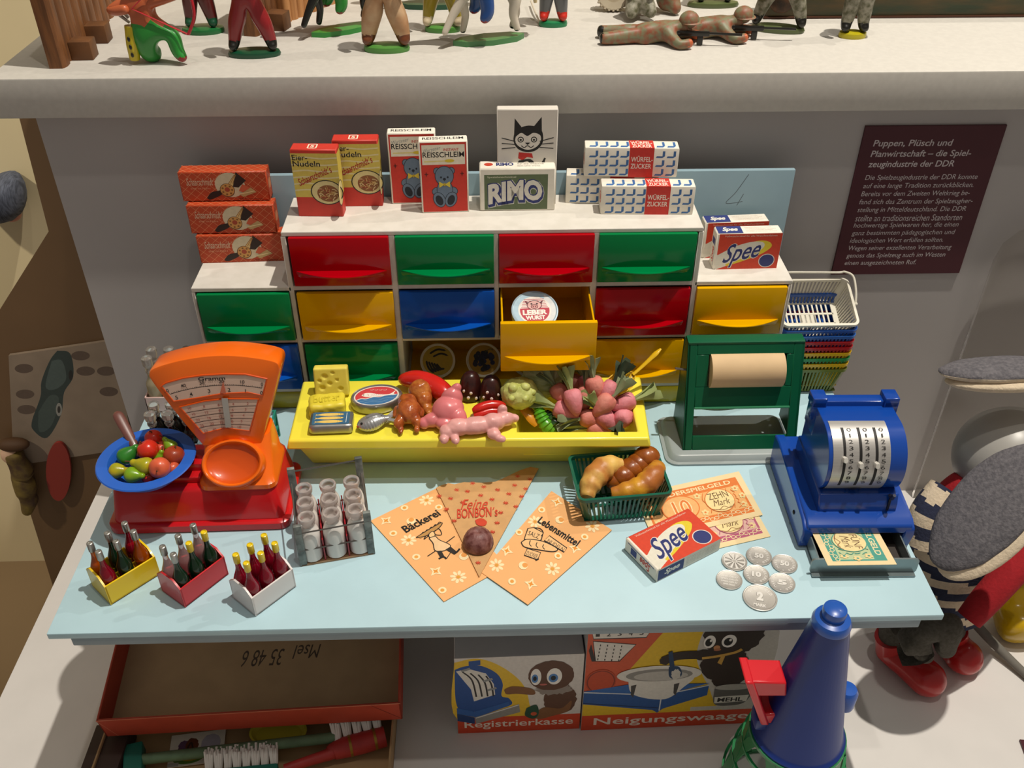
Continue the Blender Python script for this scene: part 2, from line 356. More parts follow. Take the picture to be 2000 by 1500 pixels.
# rice gruel
m = M(); w, d, h = .0308, .0095, .0490; m.box((0, 0, 0), (w, d, h), card, .0006, seg=1); F, T, Rr, Lf = faces(m, w, d, h)
F.rect(.03, .02, .97, .985, '#cc3527'); F.rect(.06, .685, .94, .955, '#e9e1cb')
F.rtext('Wurzener', .27, .895, .36, .05, 12, '#8b8f8d', shear=.4); F.text('INSTANT', .50, .87, .82, .905, '#c22c25', bold=.015)
F.text('REISSCHLEIM', .075, .785, .925, .858, BLK, bold=.014); F.line([(.10, .73), (.55, .735)], .018, '#e3d28a'); F.ell(.62, .735, .1, .022, '#d8c037')
def bear(g, cx, cy, s):
    B, O = '#66788c', '#17202b'
    E = lambda x, y, rx, ry, rot=0, c=B: (g.ell(cx + x * s, cy + y * s / 1.0, rx * s + .012, (ry * s + .012 / 1.6), O, rot=rot), g.ell(cx + x * s, cy + y * s, rx * s, ry * s, c, rot=rot))
    E(-.17, .40, .07, .05); E(.17, .40, .07, .05); E(-.20, .08, .10, .055, 40); E(.20, .08, .10, .055, -40); E(0, .10, .18, .15); E(0, .32, .21, .15)
    E(-.14, -.06, .13, .12, 20); E(.14, -.06, .13, .12, -20); g.ell(cx - .14 * s, cy - .07 * s, .085 * s, .085 * s, O, rot=20); g.ell(cx + .14 * s, cy - .07 * s, .085 * s, .085 * s, O, rot=-20)
    for x in (-.08, .08): g.ell(cx + x * s, cy + .30 * s, .022 * s, .017 * s, O)
    g.ell(cx, cy + .27 * s, .035 * s, .022 * s, O); g.line([(cx, cy + .27 * s), (cx, cy + .235 * s)], .006, O)
    for q in (-1, 1): g.poly([(cx, cy + .185 * s), (cx + q * .13 * s, cy + .235 * s), (cx + q * .13 * s, cy + .135 * s)], '#d7bf3f')
    g.ell(cx, cy + .185 * s, .03 * s, .025 * s, '#b99f28')
bear(F, .5, .245, .88)
for x in (.13, .87):
    F.poly([(x, .595), (x + .012, .562), (x + .05, .555), (x + .012, .548), (x, .515), (x - .012, .548), (x - .05, .555), (x - .012, .562)], '#5e1712')
T.text('REISSCHLEIM', .08, .35, .92, .75, BLK, bold=.014)
RG = 'rice gruel cartons on the cabinet'
r1 = put(m, 'rice_gruel_carton', K(825, 417, Z1), K(917, 414, Z1), 'red rice gruel carton in front with a whole grey blue bear', 'carton', RG)
again(r1, K(766, 399, Z1), K(856, 397, Z1), 'red rice gruel carton standing partly behind its twin')
# cat carton
m = M(); w, d, h = .0386, .0070, .0650; m.box((0, 0, 0), (w, d, h), mat('carton_cat', '#d6d0c6', .55, var=.02), .0005, seg=1); F = faces(m, w, d, h)[0]; a = w / h
P = lambda x, y: (x, 1 - y * .62)          # from the visible part of the front
F.blob([P(.30, .32), P(.52, .26), P(.72, .32), P(.76, .52), P(.66, .66), P(.50, .70), P(.34, .64), P(.27, .50)], BLK)
F.poly([P(.28, .42), P(.29, .14), P(.40, .28)], BLK); F.poly([P(.60, .28), P(.73, .12), P(.74, .42)], BLK)
F.blob([P(.31, .44), P(.40, .38), P(.50, .43), P(.60, .38), P(.71, .42), P(.72, .52), P(.64, .62), P(.50, .66), P(.36, .60), P(.30, .52)], '#dcd6cc')
for x in (.39, .61): F.ell(x, 1 - .49 * .62, .052, .030, BLK); F.ell(x, 1 - .49 * .62, .036, .020, '#dcd6cc'); F.ell(x, 1 - .495 * .62, .020, .011, BLK)
F.poly([P(.46, .54), P(.55, .54), P(.505, .58)], BLK); F.curve([P(.40, .59), P(.45, .62), P(.505, .59), P(.56, .62), P(.61, .59)], .008, BLK)
for s in (-1, 1):
    for k in range(3): F.line([P(.505 + s * .20, .52 + .05 * k), P(.505 + s * .43, .46 + .09 * k)], .009, BLK)
F.poly([P(.36, .70), P(.58, .72), P(.60, .80), P(.50, .78), P(.42, .84), P(.35, .80)], '#b8261f')
F.blob([P(.36, .84), P(.56, .82), P(.64, .96), P(.62, 1.3), P(.34, 1.3), P(.30, 1.0)], BLK); F.blob([P(.41, .88), P(.52, .86), P(.56, 1.0), P(.53, 1.3), P(.40, 1.3), P(.38, 1.0)], '#dcd6cc')
F.curve([P(.64, 1.1), P(.72, 1.04), P(.76, .90), P(.80, .80)], [.03] * 7 + [.028] * 8 + [.02] * 4, BLK)
put(m, 'cat_carton', K(972, 400, Z1), K(1085, 399, Z1), 'white carton with a black and white cat drawing, against the back panel', 'carton')
# soap powder, green
m = M(); w, d, h = .0490, .0125, .0298; m.box((0, 0, 0), (w, d, h), card, .0008, seg=1); F, T, Rr, Lf = faces(m, w, d, h)
F.rect(.06, .04, .90, .86, '#5d6b4c'); F.text('Spezialwaschmittel', .10, .775, .48, .825, '#cfcdb4', bold=.01)
def arch(x, y): return (x, y + .10 * math.sin((x - .1) * 3.6) + .03 * x)
for b, c, dx, dy in ((.13, '#c9c8bd', .010, -.035), (.10, NAVY, .010, -.035), (.085, NAVY, 0, 0), (.045, '#d9d4c8', 0, 0)):
    F.text('RIMO', .12 - b * .2 + dx, .17 - b * .6 + dy, .82 + b * .2 + dx, .60 + b * .6 + dy, c, bold=b, warp=arch)
T.text('RIMO', .22, .35, .45, .75, NAVY, bold=.05); T.ell(.12, .55, .06, .2, '#c2432f'); T.text('für die Wäsche', .50, .50, .85, .70, '#8a8578'); T.text('fein und weiss', .50, .25, .80, .42, '#8a8578')
put(m, 'soap_powder_carton', K(938, 413, Z1), K(1084, 411, Z1), 'olive green and cream soap powder carton standing in front of the cat carton', 'carton')
# sugar cubes
def sugar(g, top=False):
    n = 3 if not top else 1; hs = (.30, .30, .30) if not top else (.8,)
    for r in range(n):
        for x in (.045, .155, .265, .375, .755, .87):
            y = (.06 + r * .305) if not top else .1; s = .070; q = .23 if not top else .7; t = .06 if not top else .2
            g.poly([(x, y), (x + s, y), (x + s + .026, y + t), (x + s + .026, y + q), (x + s, y + q), (x + s, y + t), (x + .01, y + t)], '#3d69a0')
    g.rect(.475, 0, .735, 1, '#c83329')
    if top: g.text('WÜRFEL-', .49, .5, .72, .95, '#e8ddcf', bold=.02); g.text('ZUCKER', .50, .08, .71, .45, '#e8ddcf', bold=.02)
    else: g.text('WÜRFEL-', .495, .53, .725, .74, '#e8ddcf', bold=.015); g.text('ZUCKER', .495, .30, .715, .47, '#e8ddcf', bold=.015)
m = M(); w, d, h = .0605, .0125, .0200; m.box((0, 0, 0), (w, d, h), card, .0009, seg=2); F, T, Rr, Lf = faces(m, w, d, h); sugar(F); sugar(T, True)
Lf.ell(.5, .5, .34, .2, '#c2432f'); Lf.ring(.5, .5, .2, .12, .03, CRM)
SG = 'sugar cube cartons on the cabinet'
A = K(1172, 419, Z1); s1 = put(m, 'sugar_carton', A, K(1355, 420, Z1), 'blue and white sugar cube carton lowest in front at the cabinet edge', 'carton', SG)
again(s1, K(1140, 345, Z1 + .0205), K(1322, 347, Z1 + .0205), 'blue and white sugar cube carton lying on top of the two others')
again(s1, K(1104, 397, Z1), K(1250, 401, Z1), 'blue and white sugar cube carton mostly hidden behind, under the top one')
# biscuits
m = M(); w, d, h = .0575, .0115, .0207; m.box((0, 0, 0), (w, d, h), mat('carton_orange', '#b8431f', .5, var=.06, scale=150), .0007, seg=1); F, T, Rr, Lf = faces(m, w, d, h)
for g, n in ((F, 9), (T, 9), (Rr, 2)):
    st = 1 / n; sl = 1.1 / g.a
    for i in range(-6, n + 6):
        for s in (1, -1):
            x0, x1, y0, y1 = i * st, i * st + s * sl, 0., 1.
            P = [(lerp(x0, x1, t / 20), t / 20) for t in range(21)]; P = [p for p in P if 0 <= p[0] <= 1]
            if len(P) > 1: g.line([P[0], P[-1]], .011 if g is not T else .02, '#d98f63')
F.ell(.57, .55, .17, .42, '#cdbfa0'); F.text('Schaarschmidt´s', .08, .55, .42, .80, '#d8b99c', shear=.4); F.text('DIE GUTEN', .12, .42, .34, .47, '#d8a07c')
F.blob([(.28, .12), (.34, .30), (.42, .36), (.50, .40), (.46, .24), (.38, .12), (.31, .06)], '#2b1a14'); F.poly([(.55, .52), (.66, .98), (.76, .70), (.66, .46)], '#2b1a14'); F.poly([(.54, .56), (.655, .96), (.60, .50)], '#d9b777')
for i in range(3): F.line([(.555 + i * .025, .60), (.64 + i * .008, .90)], .02, '#9a6b3a')
F.ell(.53, .38, .085, .23, '#5a3a20'); F.ell(.53, .385, .078, .21, '#c9934f'); F.ell(.53, .40, .03, .08, '#a2452c')
for i in range(7): F.ell(.53 + .055 * math.cos(i * .9), .385 + .15 * math.sin(i * .9), .012, .03, '#7d5427')
F.poly([(.66, .22), (.80, .46), (.86, .30), (.70, .14)], '#b89a66'); F.poly([(.66, .36), (.71, .58), (.80, .46), (.70, .30)], '#c65b3a'); F.line([(.67, .24), (.84, .34)], .025, '#e3cf9c')
F.text('VEB Dauerback', .62, .05, .92, .10, '#5e1d10')
Rr.ell(.5, .5, .3, .17, '#d98f63')
BG = 'biscuit cartons on the cabinet wing'
b = put(m, 'biscuit_carton', K(393, 515, Z2), K(556, 510, Z2), 'orange red biscuit carton at the bottom of the stack of three', 'carton', BG)
again(b, K(374, 457, Z2 + .0211), K(550, 455, Z2 + .0211), 'orange red biscuit carton in the middle of the stack of three')
again(b, K(358, 394, Z2 + .0422), K(543, 391, Z2 + .0422), 'orange red biscuit carton on top of the stack of three')
# laundry powder
def spee_front(g):
    g.rect(.04, .0, 1, .985, '#cf4025'); g.blob([(.04, .36), (.35, .62), (.62, .78), (.80, .76), (.86, .62), (.72, .42), (.40, .20), (.10, .06), (.04, .10)], '#dcc52f')
    g.blob([(.04, .40), (.30, .64), (.55, .76), (.72, .74), (.74, .60), (.60, .42), (.30, .22), (.04, .10)], '#ddd8c8'); g.poly([(.04, .0), (.04, .42), (.15, .40), (.20, .10)], '#ddd8c8')
    def wp(x, y): return (x + .03 * (y - .4), y + (x - .45) * .30)
    for bb, c in ((.045, '#dcd6cc'), (.012, NAVY)):
        g.text('Spee', .14 - bb * .1, .12 - bb * .4, .70 + bb * .1, .76 + bb * .4, c, shear=.35, bold=bb, warp=wp)
    g.ell(.82, .23, .125, .19, '#d9cfc4'); g.ell(.82, .23, .113, .17, '#2c346f'); g.text('Vollwaschmittel für alle Waschverfahren', .12, .90, .92, .95, '#e0c2b0')
def spee(w, d, h):
    m = M(); m.box((0, 0, 0), (w, d, h), card, .0008, seg=1); F, T, Rr, Lf = faces(m, w, d, h); spee_front(F)
    T.rect(.02, .05, .40, .95, '#2c3878'); T.text('Spee', .10, .2, .34, .8, '#e3ded2', shear=.35, bold=.04)
    for i in range(4): T.text('waschaktive Substanzen schonend', .45, .20 + i * .17, .92 - .06 * (i % 2), .28 + i * .17, '#b58d76')
    Lf.rtext('Spee', .55, .36, 1.0, .26, 90, '#c2402c', shear=.3, bold=.03); Lf.rect(.2, .62, .75, .80, '#2c3878'); Lf.line([(.85, .1), (.85, .9)], .03, '#6b6f8a')
    Rr.line([(.3, .1), (.3, .9)], .02, '#9b978c')
    return m
PG = 'laundry powder cartons'
p1 = put(spee(.0440, .0110, .0272), 'laundry_powder_carton', K(1391, 527, Z2), K(1523, 524, Z2), 'red laundry powder carton standing in front on the cabinet wing', 'carton', PG)
again(p1, K(1369, 505, Z2), K(1492, 500, Z2), 'red laundry powder carton behind the other one on the cabinet wing')
A = K(1281, 1138, 0); B = K(1404, 1075, 0); C = K(1222, 1072, 0)
w, d, h = (B - A).length, .0098, (C - A).length
m = spee(w, d, h)
# its narrow bottom end, seen from the front
g = G(m, lambda u, v, k: (u * w, (1 - v) * d, -k), a=w / d); g.rect(0, 0, 1, 1, '#ddd6c6'); g.rect(.02, .04, .42, .9, '#27336e'); g.text('Spee', .12, .2, .36, .75, '#e3ded2', shear=.35, bold=.03)
for i in range(5): g.text('Zum Waschen, Spülen und Reinigen geeignet', .46, .18 + i * .13, .93, .25 + i * .13, '#8f8a80')
for s in [math.atan2(B.y - A.y, B.x - A.x)]:
    put(m, 'laundry_powder_carton', A + V((0, 0, .0102)), B + V((0, 0, .0102)), 'red laundry powder carton lying flat on the light blue counter by the coins', 'carton', PG, rot=(-PI / 2, 0, s))
# ---------------------------------------------------------------- information sign
A = KY(1686, 245, YW); B = KY(1967, 242, YW); C = KY(1870, 533, YW); D = KY(1625, 533, YW)
x0, x1, z1, z0 = (A.x + D.x) / 2, (B.x + C.x) / 2, (A.z + B.z) / 2, (C.z + D.z) / 2; w, h = x1 - x0, z1 - z0
m = M(); m.box((0, -.0016, 0), (w, 0, h), mat('sign_maroon', '#4a1a24', .45, var=.02), .0002, seg=1); g = G(m, lambda u, v, k: (u * w, -.0016 - k, v * h), a=w / h); SW = '#c8bfc0'
for i, t in enumerate(('Puppen, Plüsch und', 'Planwirtschaft – die Spiel-', 'zeugindustrie der DDR')):
    ln = (.565, .72, .62)[i]; g.text(t, .085, .862 - i * .066 - .0 , .085 + ln, .915 - i * .066, SW, bold=.012, shear=.12)
L = ['Die Spielzeugindustrie der DDR konnte', 'auf eine lange Tradition zurückblicken.', 'Bereits vor dem Zweiten Weltkrieg be-', 'fand sich das Zentrum der Spielzeugher-', 'stellung in Mitteldeutschland. Die DDR', 'stellte an traditionsreichen Standorten', 'hochwertige Spielwaren her, die einen', 'ganz bestimmten pädagogischen und', 'ideologischen Wert erfüllen sollten.', 'Wegen seiner exzellenten Verarbeitung', 'genoss das Spielzeug auch im Westen', 'einen ausgezeichneten Ruf.']
ww = [.82, .81, .80, .84, .81, .80, .79, .78, .71, .79, .76, .55]
for i, t in enumerate(L): g.text(t, .085, .650 - i * .0535, .085 + ww[i], .693 - i * .0535, SW, shear=.12)
o = m.build('information_sign'); o.location = (x0, YW - .0001, z0); tag(o, 'maroon information sign with white German text on the grey back panel', 'sign')
# ---------------------------------------------------------------- yellow display trough and the goods on it
def rbx(m, size, r, mt, n=10, fn=None, X=None):       # rounded block, its surface pushed by fn(p, normal)
    hx, hy, hz = [s / 2 for s in size]; key = {}; vs = []; fs = []
    def vid(p):
        q = V((max(-hx + r, min(hx - r, p.x)), max(-hy + r, min(hy - r, p.y)), max(-hz + r, min(hz - r, p.z)))); d = (p - q)
        d = d.normalized() if d.length > 1e-9 else V((0, 0, 1)); t = q + d * r
        k = (round(t.x, 7), round(t.y, 7), round(t.z, 7))
        if k not in key:
            if fn: t = t + d * fn(t, d)
            key[k] = len(vs); vs.append(tuple(t))
        return key[k]
    for ax in range(3):
        for s in (-1, 1):
            u, v = [(1, 2), (2, 0), (0, 1)][ax]; H = (hx, hy, hz)
            for i in range(n):
                for j in range(n):
                    q = []
                    for di, dj in ((0, 0), (1, 0), (1, 1), (0, 1)):
                        p = V((0, 0, 0)); p[ax] = s * H[ax]; p[u] = H[u] * (2 * (i + di) / n - 1); p[v] = H[v] * (2 * (j + dj) / n - 1); q.append(vid(p))
                    q = q if s > 0 else q[::-1]
                    if len(set(q)) > 2: fs.append(list(dict.fromkeys(q)))
    return m.add(vs, fs, mt, X)
def single(m, name, loc, label, cat, rz=0, group=None, rot=None, **k):
    o = m.build(name, **k); o.location = loc; o.rotation_euler = rot or (0, 0, rz); return tag(o, label, cat, group)
ZD = .036
yl = pl('trough_yellow', '#efe348', .3, var=.015, scale=30)
O = [K(563, 861, ZD), K(1268, 856, ZD), K(1250, 736, ZD), K(592, 745, ZD)]
m = M(); ring = lambda ins, z, f=0: [(p.x + ins * (1 if i in (0, 3) else -1), p.y + (ins + f) * (1 if i < 2 else -.6), z) for i, p in enumerate(O)]
H = [(.0130, .1245), (.0905, .1230), (.0905, .1765), (.0130, .1765)]; hb = [(.0170, .1290), (.0870, .1280), (.0870, .1730), (.0170, .1730)]
vs = ring(0, ZD) + ring(-.0016, .0295) + ring(.0035, .0285) + ring(.0080, .0, .011) + [(x, y, ZD) for x, y in H] + [(x, y, .011) for x, y in hb]
fs = []
for a, b in ((1, 0), (2, 1), (3, 2)):
    for i in range(4): j = (i + 1) % 4; fs.append((a * 4 + i, a * 4 + j, b * 4 + j, b * 4 + i))
fs.append((15, 14, 13, 12))
for i in range(4): j = (i + 1) % 4; fs.append((i, j, 16 + j, 16 + i)); fs.append((16 + i, 16 + j, 20 + j, 20 + i))
fs.append((20, 21, 22, 23)); m.add(vs, fs, yl)
single(m, 'display_trough', (0, 0, .0002), 'long yellow plastic trough full of toy food in front of the cabinet', 'tray', bev=.0013, seg=3)
ZD += .0004
ch = mat('cheese_yellow', '#e6d65a', .45, var=.05, scale=120, bump=.05)
holes = [(-.004, .004, .0022), (.004, .0015, .0013), (-.001, -.001, .0018), (-.006, -.004, .0022), (.006, -.005, .0018), (-.0075, .001, .0015), (.0015, .0065, .0013)]
def pits(p, d):
    k = 0
    if d.y < -.7:
        for hx, hz, r in holes:
            q = ((p.x - hx) ** 2 + (p.z - hz) ** 2) ** .5
            if q < r: k -= .0010 * (1 - (q / r) ** 4)
    return k
m = M(); rbx(m, (.0225, .0075, .0200), .0012, ch, 34, pits); a = K(648, 783, ZD)
single(m, 'cheese_block', (a.x, a.y + .009, ZD + .0105), 'pale yellow cheese block with holes standing upright at the trough corner', 'food', rot=(math.radians(-14), 0, .03))
m = M(); bt = mat('butter_yellow', '#dccb3c', .4, var=.05, scale=90)
rbx(m, (.0235, .0150, .0100), .0024, bt, 14, lambda p, d: .0006 * noise.noise(p * 300))
g = G(m, lambda u, v, k: (lerp(-.0085, .0085, u), lerp(-.003, .005, v), .0052 + k * 3), a=2); g.text('Butter', 0, 0, 1, 1, mat('butter_shade', '#c9b92f', .4), bold=.01, warp=lambda x, y: (x, y))  # flat darker lettering imitates the shade of an embossed word
a = K(641, 803, ZD); single(m, 'butter_block', (a.x, a.y, ZD + .005), 'yellow butter block with a word shaded to look raised, behind the sardine tin', 'food', rz=.14)
tin = mat('tin_silver', '#a9a9a6', .32, .85, var=.06, scale=120)
t = thing('oval_fish_tin', 'oval fish tin with a white fish on red above blue waves', 'tin', K(737, 789, ZD), rz=.18)
m = M(); pr = [(.0158, 0), (.0170, .0010), (.0172, .0060), (.0166, .0074), (.0160, .0078), (.0152, .0072), (.0150, .0068)]
m.lathe(pr, tin, 44, sy=.70); m.build('tin_can', t)
m = M(); m.lathe([(.0148, .0066), (.0148, .0070)], ink('#d8d0c8'), 44, sy=.70)
g = G(m, lambda u, v, k: ((u - .5) * .0284, (v - .5) * .0196, .00700 + k), a=1.45)
g.ell(.5, .5, .49, .49, '#c23a3f', 40)
wv = [(.03, .36), (.14, .42), (.26, .38), (.42, .44), (.58, .40), (.74, .47), (.88, .43), (.965, .44)]
g.poly(spl(wv, 5) + [(.5 + .49 * math.cos(math.radians(t0)), .5 + .49 * math.sin(math.radians(t0))) for t0 in range(-8, -165, -8)], '#3a6d9b')
g.curve([(x, y + .01) for x, y in wv], .03, '#e6ded2'); g.curve([(.08, .26), (.3, .30), (.5, .24), (.7, .31), (.9, .27)], .012, '#7fa2bd'); g.curve([(.15, .16), (.35, .2), (.55, .14), (.75, .2)], .012, '#7fa2bd')
g.blob([(.16, .60), (.24, .70), (.38, .68), (.58, .55), (.80, .50), (.96, .66), (.90, .50), (.97, .44), (.78, .44), (.55, .45), (.28, .48)], '#e4dcd2'); g.ell(.21, .62, .018, .025, '#4a2b2b'); g.curve([(.30, .66), (.32, .58), (.30, .51)], .012, '#b74b4b')
for i in range(6): g.curve([(.38 + i * .05, .62 - i * .012), (.41 + i * .05, .57 - i * .01), (.38 + i * .05, .50)], .01, '#c98f88')
for i in range(4): g.curve([(.38 + i * .1, .86 - i * .03), (.42 + i * .1, .83 - i * .03), (.46 + i * .1, .86 - i * .03)], .012, '#e6ded2')
m.build('lid_picture', t)
t = thing('sardine_tin', 'rectangular sardine tin with three yellow fish on blue', 'tin', K(647, 846, ZD) + V((0, .006, 0)), rz=.03)
m = M(); rbx(m, (.0275, .0160, .0074), .0022, tin, 12, X=TR(0, 0, .0037)); m.build('tin_can', t)
m = M(); m.prism(rrect(-.0118, -.0062, .0118, .0062, .001), .0072, .00755, ink('#33607f'))
g = G(m, lambda u, v, k: (lerp(-.0116, .0116, u), lerp(-.006, .006, v), .00755 + k), a=1.93)
for y in (.80, .50, .20):
    g.blob([(.05, y + .11), (.12, y + .03), (.3, y + .11), (.6, y + .12), (.80, y + .05), (.82, y - .03), (.6, y - .11), (.3, y - .10), (.12, y - .03), (.05, y - .11), (.08, y)], '#e2c063')
    g.ell(.75, y + .02, .012, .022, BLK); g.curve([(.68, y + .08), (.70, y), (.68, y - .07)], .014, '#b08f3b')
g.line([(.92, .1), (.92, .92)], .03, '#c9d2d6'); m.build('lid_picture', t)
slv = mat('fish_silver', '#b9babb', .3, .7, var=.05, scale=100)
def scal(d): return 1 + .05 * math.sin(d.x * 26) * math.cos(d.y * 18 + d.z * 10)
m = M(); q = spl([(-.0115, .0012), (-.0100, .0036), (-.0070, .0056), (-.0030, .0066), (.0010, .0062), (.0045, .0044), (.0072, .0026), (.0088, .0021)], 6); R_ = []
for n_, (x, r) in enumerate(q):
    R_.append([(x, r * .95 * math.cos(a) * (1 + .05 * math.sin(n_ * 2.1 + 2 * math.cos(3 * a))), .0046 + .0008 * math.sin(x * 200) + r * .78 * math.sin(a) * (1 + .05 * math.sin(n_ * 2.1 + 9 * a))) for a in [2 * PI * k / 28 for k in range(28)]])
m.loft(R_, slv)
for s_ in (-1, 1): m.loft([[(.0080 + d, s_ * (y0 - w_), .0048), (.0080 + d, s_ * (y0 - w_ * .3), .0060), (.0080 + d, s_ * (y0 + w_), .0054), (.0080 + d, s_ * y0, .0036)] for d, y0, w_ in ((-.001, .0008, .0012), (.002, .0020, .0020), (.0050, .0042, .0024), (.0062, .0050, .0016))], slv)
m.ball((-.0088, -.0022, .0068), .0009, mat('black_eye', '#101010', .3), 10, 8); m.ball((-.0112, -.001, .0040), .0010, mat('fish_red', '#a8402c', .4), 8, 6)
m.loft([[(x + .001, s_ * .0005, .0092 + h * q_) for s_, h in ((-1, 0), (1, 0), (.6, 1), (-.6, 1))] for x, q_ in ((-.006, .0006), (-.003, .0020), (.001, .0018), (.004, -.0006))], slv)
single(m, 'silver_fish', K(733, 838, ZD) + V((0, .002, 0)), 'small silver fish with scales lying beside the sardine tin', 'food', rz=.30)
rs = pl('sausage_red', '#c8241c', .25, var=.06, scale=80)
m = M(); P = spl([(*K(782, 741, ZD + .006), .0022), (*K(792, 741, ZD + .008), .0048), (*K(815, 742, ZD + .009), .0066), (*K(845, 752, ZD + .009), .0070), (*K(868, 768, ZD + .008), .0064), (*K(880, 780, ZD + .006), .0040), (*K(888, 784, ZD + .005), .0014)], 6)
m.tube(P, [p[3] for p in P], rs, 16); tag(m.build('red_sausage'), 'fat curved red sausage lying behind the roast chicken', 'food')
rc = mat('roast_brown', '#b5612a', .28, c2='#8f3f1c', scale=160, bump=.35, bscale=420, coat=.4); rc2 = mat('roast_gold', '#c27a35', .28, c2='#9a4a20', scale=160, bump=.35, bscale=420, coat=.4)
def lumps(name, loc, parts, mt, label, amp=.0007, sc=260):
    m = M()
    for c, r, *q in parts: m.ball((0, 0, 0), r, mt, 28, 18, X=TR(*c) @ (RT('Z', q[0]) @ RT('Y', q[1]) if q else MX()))
    m.v = [v + V((noise.noise(v * sc), noise.noise(v * sc + V((9, 0, 0))), noise.noise(v * sc + V((0, 9, 0))))) * amp for v in m.v]
    o = m.build(name, ang=180); o.location = loc
    r = o.modifiers.new('merge', 'REMESH'); r.mode = 'VOXEL'; r.voxel_size = .00042; r.use_smooth_shade = True
    q = o.modifiers.new('soften', 'SMOOTH'); q.iterations = 9; q.factor = .6
    return tag(o, label, 'food')
lumps('roast_chicken', K(799, 822, ZD), [((0, .001, .0075), (.0078, .0100, .0082)), ((-.0010, .008, .0085), (.0062, .0062, .0068)), ((-.0052, -.0060, .0050), (.0036, .0070, .0046), -12, 0), ((.0050, -.0055, .0048), (.0034, .0066, .0044), 14, 0), ((-.0042, -.0128, .0028), (.0019, .0034, .0020)), ((.0058, -.0120, .0028), (.0018, .0032, .0019)), ((-.0078, .003, .0048), (.0026, .0056, .0034), -10, 0), ((.0078, .003, .0046), (.0024, .0050, .0032), 12, 0)], rc, 'brown roast chicken with legs pointing to the trough front')
lumps('roast_drumstick', K(822, 798, ZD) + V((.0005, .002, 0)), [((-.001, .0045, .0090), (.0078, .0076, .0088)), ((.002, -.0015, .0065), (.0056, .0066, .0064)), ((.0042, -.0068, .0042), (.0032, .0050, .0040)), ((.0060, -.0108, .0026), (.0020, .0028, .0022))], rc2, 'golden brown roast drumstick between the chicken and the pink ham')
hp = pl('ham_pink', '#d9797c', .3, var=.05, scale=70)
lumps('pink_ham', K(873, 826, ZD), [((.001, .002, .0088), (.0106, .0096, .0094)), ((.0035, .0080, .0140), (.0070, .0058, .0078), 0, 18), ((.0062, .0100, .0195), (.0034, .0030, .0050), 0, 24), ((-.0078, -.0030, .0052), (.0078, .0050, .0048), 12, 0), ((-.0142, -.0048, .0040), (.0040, .0040, .0038)), ((.0070, -.0030, .0070), (.0062, .0064, .0068)), ((-.001, -.0070, .0048), (.0062, .0050, .0048))], hp, 'pink ham joint with pointed top in the middle of the trough', .0004, 180)
dk = pl('dark_sausage', '#3a1915', .3, c2='#2a110e', scale=200); dot = mat('fat_white', '#e8dcd4', .4)
for (px, py, sp, lb) in ((917, 780, [(-.0040, .0075), (.0005, .0068), (-.0058, .0038), (-.001, .0034), (.0042, .0028)], 'dark brown sausage end with white dots nearer the red sausage'), (957, 788, [(-.0025, .0098), (.0045, .0080), (-.0045, .0058), (.0005, .0058)], 'dark brown sausage end with white dots beside the pale cabbage')):
    m = M(); pr = spl([(.0076, 0), (.0080, .004), (.0075, .009), (.0062, .0140), (.0042, .0175), (.0014, .0190)], 3); m.lathe(pr, dk, 26)
    for x, z in sp:
        r = lerp(.0080, .0072, max(0, z - .004) / .006); y = -math.sqrt(max(1e-9, r * r - x * x)); m.ball((x, y, z), (.0011, .0005, .0012), dot, 10, 8)
    single(m, 'dark_sausage_end', K(px, py, ZD) + V((0, .003, 0)), lb, 'food', group='dark sausage ends', rot=(math.radians(-8), math.radians(5), 0))
m = M(); 
for k, (x, y, z) in enumerate(((0, 0, .0035), (0, .0042, .0038), (0, .0022, .0070))):
    P = spl([(-.0105, y, z * .8, .0018), (-.007, y, z, .0030), (0, y + .0006, z + .0008, .0032), (.007, y, z, .0030), (.0105, y, z * .8, .0018)], 5); m.tube(P, [p[3] for p in P], rs, 12)
single(m, 'red_wurst', K(957, 815, ZD), 'small shiny red wurst bundle behind the long pink pig', 'food', rz=.22)
pk = mat('pig_pink', '#dda09b', .4, var=.06, scale=120, bump=.2, bscale=300, coat=.2)
pk = mat('pig_pink', '#dda09b', .4, var=.06, scale=120, bump=.2, bscale=300, coat=.2)
lumps('roast_piglet', K(931, 846, ZD), [((0, .001, .0056), (.0135, .0062, .0056), 8, 0), ((-.0115, -.0005, .0056), (.0085, .0060, .0058), 10, 0), ((.0105, .0030, .0062), (.0085, .0060, .0062), 10, 0), ((-.0185, -.0030, .0042), (.0052, .0050, .0044)), ((-.0205, -.0078, .0026), (.0030, .0042, .0028)), ((-.0135, -.0085, .0024), (.0028, .0046, .0026), 12, 0), ((.0185, .0055, .0066), (.0060, .0044, .0048), 14, 0), ((.0240, .0070, .0060), (.0034, .0030, .0032)), ((.0165, .0095, .0112), (.0032, .0026, .0042), 0, 20), ((.0110, -.0050, .0034), (.0044, .0040, .0034)), ((.0150, -.0082, .0022), (.0040, .0026, .0022), -20, 0)], pk, 'long pale pink toy pig carcass stretched along the trough front', .0005, 260)
cb = mat('cabbage_pale', '#cdd07e', .45, c2='#b4bb62', scale=140, bump=.5, bscale=350)
def lump(d): return 1 + .08 * noise.noise(V(d) * 3.2) + .05 * noise.noise(V(d) * 9)
m = M(); m.ball((0, 0, .0095), (.0122, .0115, .0102), cb, 44, 30, lump)
for x, y, z, r in ((-.004, -.0045, .0175, .0036), (.0035, -.004, .0178, .0036), (.0035, -.0095, .0125, .0028), (-.0055, -.0095, .0125, .0022), (.008, -.005, .014, .0026)): m.ball((x, y, z), (r, r, r * .8), cb, 16, 10)
single(m, 'pale_cabbage', K(1015, 797, ZD) + V((0, .004, 0)), 'pale yellow green cabbage head with round bumps', 'food')
